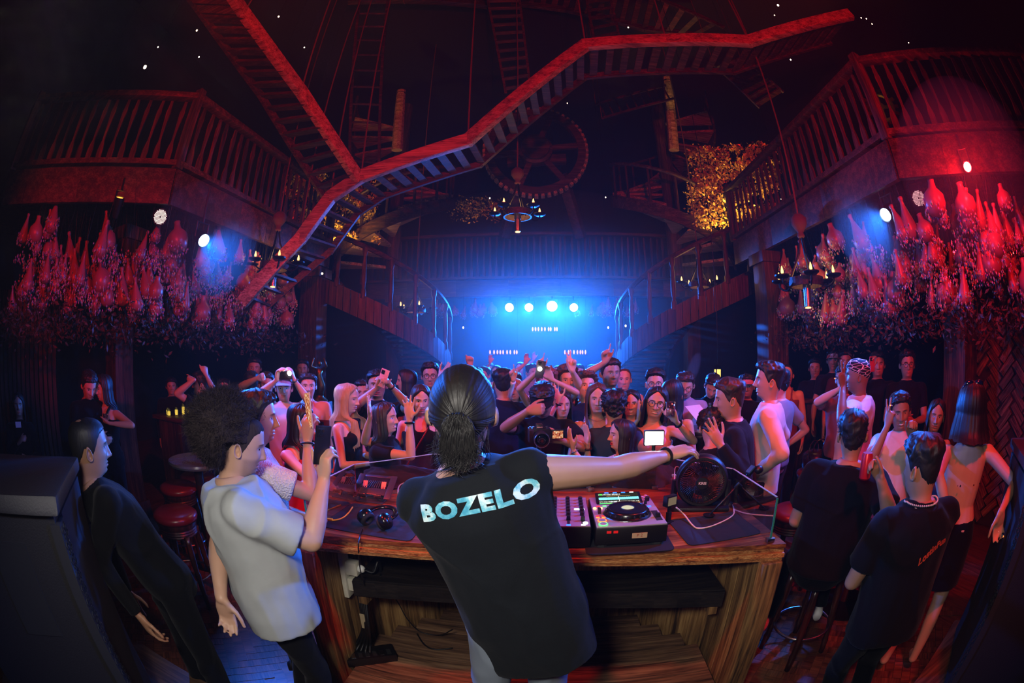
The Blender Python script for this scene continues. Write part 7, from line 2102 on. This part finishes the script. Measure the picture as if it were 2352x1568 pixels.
# LED panel light beside the DJ's wrist
lc = at(1502, 1005, 1.80)
o = thing('led_panel_light', 'small square LED panel glaring white above the DJ\'s wrist', 'light', lc); o.rotation_euler = (0, 0, R(-12))
MB().box((0, 0, 0), (.088, .022, .066)).build('case', BLK, o, bevel=.006); MB().box((0, -.0125, 0), (.078, .004, .056)).build('diffuser', glow('panel_glow', (1, .97, .9), 18), o, bevel=.003)
MB().tube([(0, 0, -.033), (0, .0, -.05), (.02, .03, -.12)], .008, 8).build('mount', BLK, o)
lamp('panel_lamp', 'SPOT', lc + Vector((0, -.03, 0)), (1, .95, .86), 1.0, aim=lc + Vector((-.15, -1, -.05)), size=.04, cone=150, blend=.6)
# drinks and small things in hands
CLR = plain('clear_tumbler', '#b8bcc4', .08, 0, .9)
h = glw['hands'][-1]; glassware('wine_glass', 'ribbed clear glass held by the smiling woman with glasses', h['c'] + Vector((-.01, -.03, -.03)), .034, .10)
h = cp2['hands'][-1]; glassware('tumbler', 'clear tumbler in the hand of the woman at the far left', h['c'] + Vector((0, 0, -.03)), .03, .09)
h = cupp['hands'][1]; glassware('cup', 'dark cup held to the drinker\'s face at the right', h['c'] + Vector((.02, -.03, -.02)), .045, .11, BLKM)
h = seat['hands'][1]; can('red drink can in the hand of the seated man in black', h['c'] + Vector((-.02, .03, -.06)), '#b81a28')
def cigarette(label, c, d, L=.075):
    d = Vector(d).normalized()
    o = thing('cigarette', label, 'cigarette', c)
    MB().tube([Vector(), d * L], .004, 8).build('paper', plain('cigarette_paper', '#d8d4cc', .7), o); MB().tube([d * L, d * (L + .006)], .0042, 8).build('ember', glow('ember_glow', (1, .2, .04), 4), o)
cigarette('cigarette between the smiling man\'s fingers', smm['hands'][1]['W'](.0, .13, -.01), (-1, -.5, .15))
cigarette('cigarette in the lowered hand of the woman with the bare back', backl['hands'][1]['W'](.0, .11, -.02), (.8, -.3, -.5))
cigarette('cigarette at the lips of the man in the headscarf', at(1934, 868, 3.55), (-1, .2, 0))
o = MB().box((0, 0, 0), (.09, .004, .12)).build('white_card', plain('white_paper', '#c8b8b0', .8), label='white card held by the dim person at the far left', cat='card'); o.location = at(515, 905, 5.75)
o = MB().box((0, 0, 0), (.07, .004, .05)).build('name_badge', plain('white_paper', '#c8b8b0', .8), label='pale name badge on the chest of the woman at the far left edge', cat='badge'); o.location = at(42, 975, 4.42); o.rotation_euler = (0, 0, R(70))
o = MB().box((0, 0, 0), (.21, .28, .002)).build('paper_sheet', plain('white_paper', '#c8b8b0', .8), label='white paper sheet under the man in the black T-shirt', cat='paper'); o.location = at(1608, 952, 4.2); o.rotation_euler = (R(35), 0, R(20))
table('small round table under the paper sheet in the crowd at the right', at(1610, 965, 4.35), .3, at(1610, 965, 4.35).z - .05, TBL)

def bottle(label, c, col):
    o = thing('beer_bottle', label, 'bottle', c)
    MB().lathe([(.028, 0), (.031, .01), (.031, .13), (.014, .18), (.012, .225), (0, .225)], 16).build('body', plain('bottle_' + col[1:], col, .12, 0, .8), o, smooth=40)
    MB().lathe([(.0315, .04), (.0315, .11)], 16, caps=False).build('paper_label', plain('bottle_label', '#b8b0a0', .7), o); MB().lathe([(.0135, .215), (.0135, .23), (0, .231)], 12).build('cap', STEEL, o)
tz = at(1610, 965, 4.35); tz.z = tz.z - .05
bottle('green beer bottle on the small table left of the paper', tz + Vector((.05, -.1, 0)), '#1c4a28'); bottle('brown beer bottle on the small table beside the green one', tz + Vector((.14, -.02, 0)), '#3a1f10')

finish_people()

# ------------------------------------------------------------------ details that hug the finished bodies
def wear(p, name, mb, mat, smooth=True):
    o = mb.build(name, mat, p['obj'], smooth=smooth)
    o.matrix_parent_inverse = Matrix.Identity(4)
    o.location = -Vector(p['obj'].location)
    return o
def band(p, sg, t, r_, mat, name='wristband', w=.008, flat=1.0):
    S, El, T = p['arms'][sg]
    c = El.lerp(T, t); a = (T - El).normalized(); u, v, a = frame(a)
    return wear(p, name, MB().ring(tuple(c), r_, w, 28, 8, axes(u, v, a)), mat)
band(dj, 1, 1.0, .0285, cloth('dark_band', '#1a1416'), 'wristband', .006)
band(knit, 1, .93, .031, BLK, 'hair_tie', .005); band(hup, 1, .9, .025, IRON, 'watch_strap', .008); band(phm, -1, .95, .028, BLK, 'watch_strap', .007); band(flash, -1, .95, .028, STEEL, 'watch_strap', .007)
band(lips, 1, .9, .024, BLK, 'watch_strap', .008); band(lips, -1, .9, .024, STEEL, 'bracelet', .004); band(glw, -1, .85, .025, IRON, 'watch_strap', .008); band(wristp, 1, .92, .024, IRON, 'bracelet', .006)
# necklaces
def necklace(p, mat, drop=.02, bead=.0045, n=46, rad=.072):
    mb = MB()
    for i in range(n):
        t = 2 * math.pi * i / n
        c = p['N'] + p['r'] * (rad * p['k'] * math.cos(t)) + p['f'] * (rad * p['k'] * math.sin(t) - .004) + p['a'] * ((.012 - (drop if math.sin(t) > 0 else drop * .25) * abs(math.sin(t))))
        mb.ball(tuple(c), bead, 6, 4)
    wear(p, 'necklace', mb, mat)
necklace(polo, plain('pearl_bead', '#b8aea6', .3), .02, .0045, 52, .086); necklace(wavy, STEEL, .05, .003, 60, .075)
# lettering printed on cloth: flat letters pressed on to the shirt
def print_on(p, part, txt, centre_px, width, tilt, mat, bold, xs, name, size=.1, shear=0.0, arc_=0.0, grid=.012, inward=.0022, space=1.06):
    V, F = p[part + '_V'], p[part + '_F']
    tree = BVHTree.FromPolygons([tuple(v) for v in V], [tuple(f) for f in (F.tolist() if isinstance(F, np.ndarray) else F)])
    me = text_mesh(txt, size, bold, xs, space, shear)
    b = bmesh.new(); b.from_mesh(me)
    bmesh.ops.remove_doubles(b, verts=b.verts, dist=1e-5)
    xsv = [v.co.x for v in b.verts]; x0, x1 = min(xsv), max(xsv); sc = width / (x1 - x0)
    for v in b.verts: v.co *= sc
    lo, hi = x0 * sc, x1 * sc
    for ax, a0, a1 in ((0, lo, hi), (1, -width * .3, width * .3)):
        g = a0
        while g < a1:
            pl = Vector((g, 0, 0)) if ax == 0 else Vector((0, g, 0)); no = Vector((1, 0, 0)) if ax == 0 else Vector((0, 1, 0))
            bmesh.ops.bisect_plane(b, geom=b.verts[:] + b.edges[:] + b.faces[:], plane_co=pl, plane_no=no)
            g += grid
    r0 = ray(*centre_px); hit = tree.ray_cast(CAMP, r0)
    C = hit[0]; nrm = hit[1]
    if nrm.dot(r0) > 0: nrm = -nrm
    ux = Vector((0, 0, 1)).cross(nrm); ux.normalize(); uy = nrm.cross(ux)
    if ux.dot(Vector((1, 0, 0))) < 0: pass
    ux, uy = ux * math.cos(tilt) + uy * math.sin(tilt), uy * math.cos(tilt) - ux * math.sin(tilt)
    org = Vector(p['obj'].location)
    for v in b.verts:
        y = v.co.y - arc_ * (v.co.x / width) ** 2
        q = C + ux * v.co.x + uy * y
        h_ = tree.ray_cast(q + nrm * .25, -nrm)
        if h_[0] is not None: v.co = h_[0] + nrm * inward - org
        else: v.co = q - org
    b.to_mesh(me); b.free()
    par = p['ch'][part][0]
    return link(name, me, mat, par)
m = Mat('marble_print'); m.bsdf(.7, 0, .3); n = m.noise(m.coord(), 16, 5, .7); m.base(m.ramp(n, [(.38, (.05, .32, .50)), (.5, (.16, .52, .66)), (.6, (.62, .80, .84))])); MATS['marble_print'] = m.m
print_on(dj, 'shirt', 'BOZELO', (1092, 1160), .325, R(17), m.m, .0055, 1.25, 'shirt_lettering', .1, space=1.16)
print_on(polo, 'shirt', 'LostinFun', (2142, 1262), .16, R(26), plain('orange_print', '#a8401c', .7), .004, .9, 'shirt_lettering', .1, .25, .05)
# the DJ's knot and tail of hair
def djl(V): return dj['skin_head'](np.asarray(V, float))
tie = np.array((0, -.105, -.012)); rg = np.random.default_rng(5)
wear(dj, 'hair_tie', MB().add(djl(np.concatenate(MB().ring(tuple(tie + (0, -.008, -.002)), .017, .0065, 24, 8, rotx(R(75))).v)), MB().ring((0, 0, 0), .017, .0065, 24, 8).f), BLKM)
mb = MB()
for i in range(850):
    a = rg.uniform(0, 2 * math.pi); s_ = rg.uniform(.15, 1) ** .5
    e = np.array([math.cos(a) * .045 * s_, 0, math.sin(a) * .035 * s_])
    L = rg.uniform(.55, 1.0)
    pts = [tie + e * .25 + (0, -.005, 0), tie + e * .75 + (0, -.03 - .012 * rg.random(), -.005), tie + e * .95 + (0, -.036, -.045 * L), tie + e * .8 + (rg.normal() * .012, -.028, -.09 * L), tie + e * .7 + (rg.normal() * .022, -.018 + rg.normal() * .008, -.125 * L)]
    mb.tube(djl(smooth_path(pts, 3)), list(np.linspace(.0022, .0005, 13)), 4, caps=False)
wear(dj, 'hair_tail', mb, hair_mat('hair_black', HAIRC['black']))
mb = MB()
for i in range(60):     # loose strands
    a = rg.uniform(-1, 1)
    p0 = np.array([a * .075, -.03 - .06 * (1 - abs(a)), rg.uniform(-.06, -.02)]); 
    pts = [p0, p0 + (rg.normal() * .006, -.012, -.03), p0 + (rg.normal() * .014, -.010 + rg.normal() * .006, -.075)]
    mb.tube(djl(smooth_path(pts, 3)), .0007, 4, caps=False)
wear(dj, 'loose_strands', mb, hair_mat('hair_black', HAIRC['black']))
# headscarf of the man at the right, and the sunglasses on the bob
def scarf():
    m = Mat('headscarf_cloth'); m.bsdf(.75, 0, .3); v = m.vor(m.mapping(m.coord(), (9, 9, 30)), 1.6, 'Distance', 'DISTANCE_TO_EDGE'); m.base(m.mix(v.lt(.045), (.006, .006, .01), (.62, .56, .58))); return m.m
sb = hair_shell(([0, 40, 80, 110, 150, 180], [.055, .05, .025, .005, -.02, -.03]), top=.008, side=.007, rough=.0006, nc=60, nr=18)
wear(durag, 'headscarf', MB().add(durag['skin_head'](np.concatenate(sb.v)), sb.f), scarf())
gb = MB()
for sg in (-1, 1): gb.ball((sg * .035, -.03, .128), (.034, .012, .02), 14, 8)
gb.tube([(-.08, -.02, .10), (-.06, -.02, .13), (.06, -.02, .13), (.08, -.02, .10)], .004, 6)
wear(backl, 'sunglasses', MB().add(backl['skin_head'](np.concatenate(gb.v)), gb.f), plain('sunglass_blue', '#0a1830', .1, 0, .9))
# red bag strap of the dark-haired woman
N_, f_, r_v, a_v = halter['N'], halter['f'], halter['r'], halter['a']
wear(halter, 'bag_strap', MB().tube(smooth_path([tuple(N_ + r_v * -.09 - a_v * .03), tuple(N_ + r_v * -.05 + f_ * .12 - a_v * .12), tuple(N_ + r_v * .04 + f_ * .155 - a_v * .26), tuple(N_ + r_v * .13 + f_ * .13 - a_v * .42)], 5), .011, 8, flat=.3), plain('red_strap', '#8a1018', .4))

# wisp of cigarette smoke over the table at the right
m = Mat('smoke_wisp'); v_ = m.node('ShaderNodeVolumeScatter'); v_.inputs['Density'].default_value = .45; m.link(v_.outputs[0], m.out.inputs['Volume'])
o = MB().ball((0, 0, 0), (.07, .06, .2), 14, 10).build('smoke', m.m, label='wisp of smoke rising above the man in the grey T-shirt', cat='smoke', kind='stuff', smooth=True)
o.location = at(1592, 848, 4.7); o.rotation_euler = (0, R(22), 0)
